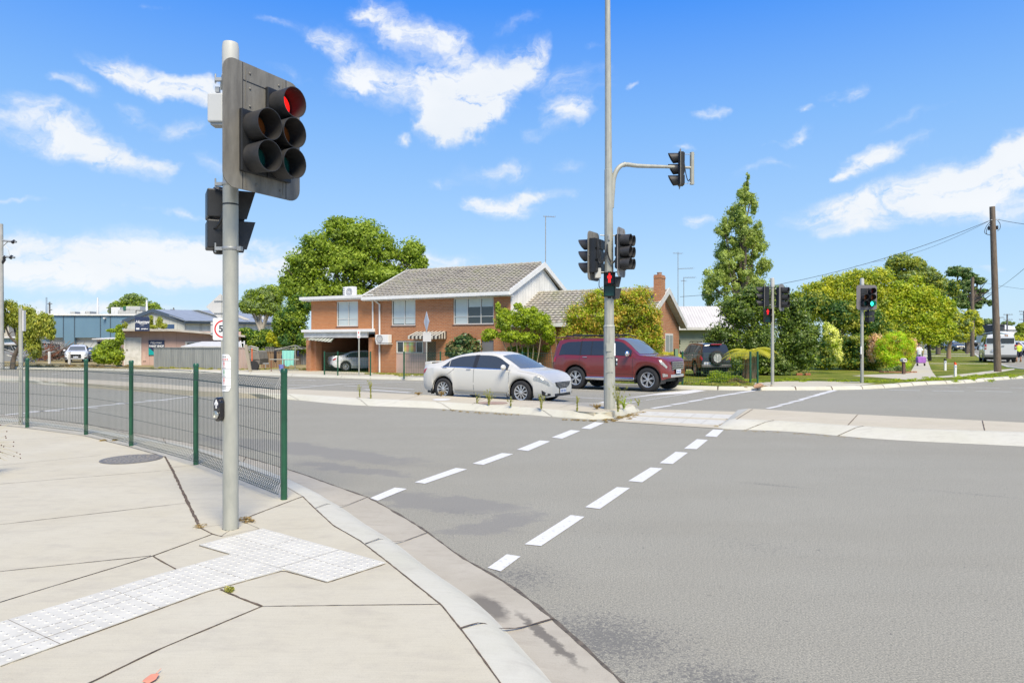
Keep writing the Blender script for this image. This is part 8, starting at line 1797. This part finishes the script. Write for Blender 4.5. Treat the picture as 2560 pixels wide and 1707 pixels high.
# lawn bits: brick border, two bricks on the lawn, stump pot
def bricks(px_, py_, n, label, seed):
    for i in range(n): pass
for i, (x, y, lb) in enumerate(((1998, 936, 'red brick lying on the lawn left of its pair'), (2019, 936, 'red brick lying on the lawn right of its pair'))):
    mb = MB(); mb.b2((-.16,-.06,0),(.16,.06,.12)); tag(mb.build('brick', mat('loose brick', (.33,.12,.06), .8), loc=gp(x, y+2, .12), rz=.3*i, bevel=.01), lb, 'brick')
mb = MB(); q = gp(2010, 936, .12); mb.b2((-.3,-.08,.05),(.3,.08,.07)); tag(mb.build('plank', mat('grey timber', (.33,.29,.22), .85), loc=gp(2008.5, 937.5, .12)), 'thin plank lying between the two loose bricks on the lawn', 'plank')
pr = gp(2240, 931, .12); r = empty('garden_border', pr, 0, 'curved border of flat bricks round the garden bed by the bottlebrush', 'garden border')
for i in range(9): mb = MB(); a = -2.6+i*.28; mb.box((math.cos(a)*1.15, math.sin(a)*.5, .04), (.34, .16, .09), rz=a+1.57); mb.build('border_brick', mat('border brick', (.34,.17,.10), .85), r, bevel=.01)
mb = MB(); mb.lathe([(.22, 0), (.24, .2), (.22, .42), (.05, .44)], n=14); tag(mb.build('stump', mat('pinkish stump', (.40,.26,.18), .85), loc=gp(1845, 922, .12)+Vector((0,2,0)), smooth=40), 'pinkish cut stump between the dark four wheel drive and the tree fern', 'stump')
mb = MB(); mb.tube([gp(1885,967,.14), gp(1898,963,.2), gp(1906,963,.15)], [.06,.09,.05], 8); tag(mb.build('bark_piece', mat('curled bark', (.42,.25,.15), .85)), 'curled piece of brown bark lying at the kerb by the fence end', 'bark')
# green timber gate post beside the small tree fern
P = gp(1690, 948, .12); k = P.y/F; mb = MB(); mb.b2((-4*k,-.15,-.1),(4*k,.15,(948-872)*k)); tag(mb.build('gate_post', mat('sage green timber', (.17,.26,.15), .7), loc=P), 'wide sage green timber post between the small tree fern and the dark four wheel drive', 'post')
# white survey post behind: street post at the verge start
# ---------------------------------------------------------------- people
def body(parent, name, joints, edges, mat_, sub=2):
    """one continuous skinned figure: joints = {name: (x, y, z, rx, ry)}"""
    me = bpy.data.meshes.new(name); names = list(joints); me.from_pydata([joints[n][:3] for n in names], [(names.index(a), names.index(b)) for a, b in edges], [])
    o = bpy.data.objects.new(name, me); C.objects.link(o); me.materials.append(mat_); o.parent = parent
    s = o.modifiers.new('skin', 'SKIN'); s.use_smooth_shade = True
    for i, n in enumerate(names): v = me.skin_vertices[0].data[i]; v.radius = joints[n][3:5]; v.use_root = (i == 0)
    d = o.modifiers.new('sub', 'SUBSURF'); d.levels = sub; d.render_levels = sub
    bpy.context.view_layer.update(); ev = o.evaluated_get(bpy.context.evaluated_depsgraph_get()); m2 = bpy.data.meshes.new_from_object(ev); o.modifiers.clear(); o.data = m2; m2.name = name
    m2.polygons.foreach_set('use_smooth', [True]*len(m2.polygons)); return o
SK = mat('skin', (.50,.28,.19), .55)
# figures face -Y in their own space
def figure(root, skin, pose):
    J = {'pelvis': (0,0,.95,.15,.11), 'waist': (0,.0,1.10,.14,.10), 'chest': (0,pose.get('lean',0)*.5,1.32,.17,.12), 'neck0': (0,pose.get('lean',0),1.47,.09,.08), 'neck': (0,pose.get('lean',0)-.01,1.54,.055,.055), 'head': (0,pose.get('lean',0)-.02,1.64,.082,.095), 'top': (0,pose.get('lean',0)-.01,1.72,.06,.07)}
    E = [('pelvis','waist'),('waist','chest'),('chest','neck0'),('neck0','neck'),('neck','head'),('head','top')]
    for s, nm in ((1,'l'),(-1,'r')):
        leg = pose['leg_'+nm]; arm = pose['arm_'+nm]
        J['hip'+nm] = (s*.10,0,.88,.10,.10); J['knee'+nm] = (s*.11+leg[0][0],leg[0][1],.48,.065,.065); J['ank'+nm] = (s*.11+leg[1][0],leg[1][1],.09,.042,.045); J['toe'+nm] = (s*.12+leg[1][0],leg[1][1]-.17,.045,.045,.035)
        J['sh'+nm] = (s*.19,pose.get('lean',0),1.43,.065,.065); J['el'+nm] = (*arm[0],.045,.045); J['wr'+nm] = (*arm[1],.03,.03); J['ha'+nm] = (*arm[2],.036,.022)
        E += [('pelvis','hip'+nm),('hip'+nm,'knee'+nm),('knee'+nm,'ank'+nm),('ank'+nm,'toe'+nm),('neck0','sh'+nm),('sh'+nm,'el'+nm),('el'+nm,'wr'+nm),('wr'+nm,'ha'+nm)]
        h = Vector(arm[2]); d = (h-Vector(arm[1])).normalized()
        for q in range(4): o_ = Vector(((q-1.5)*.018, 0, 0)); a1 = h+d*.045+o_; a2 = a1+d*(.035 if q in (0,3) else .045)+Vector((0,-.01,-.008)); J[f'f{nm}{q}a'] = (*a1,.009,.009); J[f'f{nm}{q}b'] = (*a2,.008,.008); E += [('ha'+nm, f'f{nm}{q}a'), (f'f{nm}{q}a', f'f{nm}{q}b')]
        t_ = h+Vector((-s*.045,-.01,-.005)); J[f't{nm}'] = (*t_,.010,.010); E += [('ha'+nm, f't{nm}')]
    return body(root, 'body', J, E, skin), J
def tube_cloth(root, name, pts, rad, m, n=14):
    MB().tube(resample([Vector(p) for p in pts], 10), list(np.interp(np.linspace(0, 1, 10), np.linspace(0, 1, len(rad)), rad)), n).build(name, m, root, smooth=60)
def shirt(root, J, m, r0=.19, name='shirt', bottom=.90, sleeve=.5):
    mb = MB(); P_ = [Vector((0,0,bottom)), Vector(J['waist'][:3]), Vector(J['chest'][:3]), Vector(J['neck0'][:3])+Vector((0,0,-.0))]
    rs = [r0*.98, r0*.93, r0*1.05, r0*.55]; n = 18; vs = []
    Q = resample(P_, 12); RR = np.interp(np.linspace(0, 1, 12), [0, .33, .72, 1], rs)
    for q, rr in zip(Q, RR):
        for j in range(n): a = 2*math.pi*j/n; vs.append((q.x+rr*1.12*math.cos(a), q.y+rr*.80*math.sin(a), q.z))
    mb.add(vs, [(i*n+j, i*n+(j+1) % n, (i+1)*n+(j+1) % n, (i+1)*n+j) for i in range(11) for j in range(n)])
    for s, nm in ((1,'l'),(-1,'r')):
        a = Vector(J['sh'+nm][:3])+Vector((-s*.06,0,.0)); b = Vector(J['el'+nm][:3]); mb.tube([a, a.lerp(b, .5), a.lerp(b, sleeve*1.0+.25)], [.088,.078,.07], 12)
    return mb.build(name, m, root, smooth=60)
P = gp(2547, 904.5, .13); man = empty('person', P, math.radians(160), 'person in a yellow high visibility shirt and navy shorts standing beside the white van', 'person', ); man.scale = (1.05,)*3
pose = dict(lean=-.03, leg_l=((.04,.0),(.06,.02)), leg_r=((-.04,-.02),(-.05,-.05)), arm_l=((.27,-.06,1.18),(.20,-.26,1.12),(.16,-.32,1.12)), arm_r=((-.27,-.04,1.18),(-.22,-.24,1.10),(-.18,-.30,1.10)))
b_, J = figure(man, SK, pose)
hv = mat('hi vis yellow', (.62,.78,.06), .7); shirt(man, J, hv); mb = MB()
for s, nm in ((1,'l'),(-1,'r')): a = Vector((s*.085,0,.96)); kq = Vector(J['knee'+nm][:3]); mb.tube([a, a.lerp(kq, .5), a.lerp(kq, .95)], [.155,.125,.115], 14)
mb.build('shorts', mat('navy shorts', (.02,.025,.05), .85), man, smooth=60); mb = MB()
for s, nm in ((1,'l'),(-1,'r')): q = Vector(J['ank'+nm][:3]); mb.tube([q+Vector((0,0,.12)), q, q+Vector((0,-.02,-.05))], [.062,.065,.07], 10); mb.ball(q+Vector((0,-.08,-.045)), (.06,.16,.055), 12, 8)
mb.build('boots', mat('tan boots', (.26,.14,.07), .8), man, smooth=60); mb = MB(); mb.ball((0,-.02,1.675), (.092,.108,.085), 14, 10); mb.build('hair', mat('grey hair', (.22,.17,.13), .9), man, smooth=True)
# woman with a purple shopping trolley, walking away
P = gp(2298, 907.5, .13); wo = empty('person', P, math.radians(178), 'person in a pale jacket with a hat walking away along the side footpath', 'person'); wo.scale = (.95,)*3
pose = dict(lean=-.05, leg_l=((.02,-.10),(.02,-.16)), leg_r=((-.02,.06),(-.02,.20)), arm_l=((.26,.02,1.16),(.25,-.12,.98),(.24,-.17,.93)), arm_r=((-.26,.10,1.15),(-.27,.18,.93),(-.27,.20,.86)))
b_, J = figure(wo, mat('skin pale', (.52,.33,.25), .6), pose); shirt(wo, J, mat('pale jacket', (.66,.68,.70), .85), .20, 'jacket', .80, .75); mb = MB()
for s, nm in ((1,'l'),(-1,'r')): a = Vector((s*.08,0,.95)); kq = Vector(J['knee'+nm][:3]); aq = Vector(J['ank'+nm][:3]); mb.tube([a, kq, aq+Vector((0,0,.03))], [.15,.10,.075], 12)
mb.build('trousers', mat('grey trousers', (.25,.27,.30), .85), wo, smooth=60); mb = MB(); mb.lathe([(.17,1.70),(.17,1.71),(.11,1.725),(.105,1.79),(.08,1.82),(.001,1.825)], (0,-.06,0), n=20); mb.build('hat', mat('brown hat', (.16,.09,.055), .9), wo, smooth=50)
for s in (1, -1): mb = MB(); q = J['ank'+('l' if s > 0 else 'r')]; mb.ball((q[0], q[1]-.06, .045), (.05,.13,.05), 10, 6); mb.build('shoe', M['white'], wo, smooth=True)
P = gp(2302.5, 914.5, .13); k = P.y/F; r = empty('shopping_trolley', P, 0, 'purple wheeled shopping trolley in front of the walking person', 'trolley')
pu = mat('purple cloth', (.36,.14,.50), .8, var=.2, scale=5); mb = MB(); mb.prism([(-.30,-.16,.22),(.30,-.16,.22),(.34,-.16,.60),(.27,-.16,.72),(-.27,-.16,.72),(-.34,-.16,.60)], (0,.34,0)); mb.build('bag', pu, r, bevel=.05)
for s in (1, -1): mb = MB(); mb.lathe([(.05,-.02),(.10,-.02),(.10,.02),(.05,.02)], (s*.28,0,.10), 'X', n=16); mb.build('wheel', M['rubber'], r); mb = MB(); mb.tube([(s*.26,-.1,.1),(s*.26,.12,.22),(s*.24,.2,.95)], .015, 6); mb.build('frame_tube', M['ink'], r)
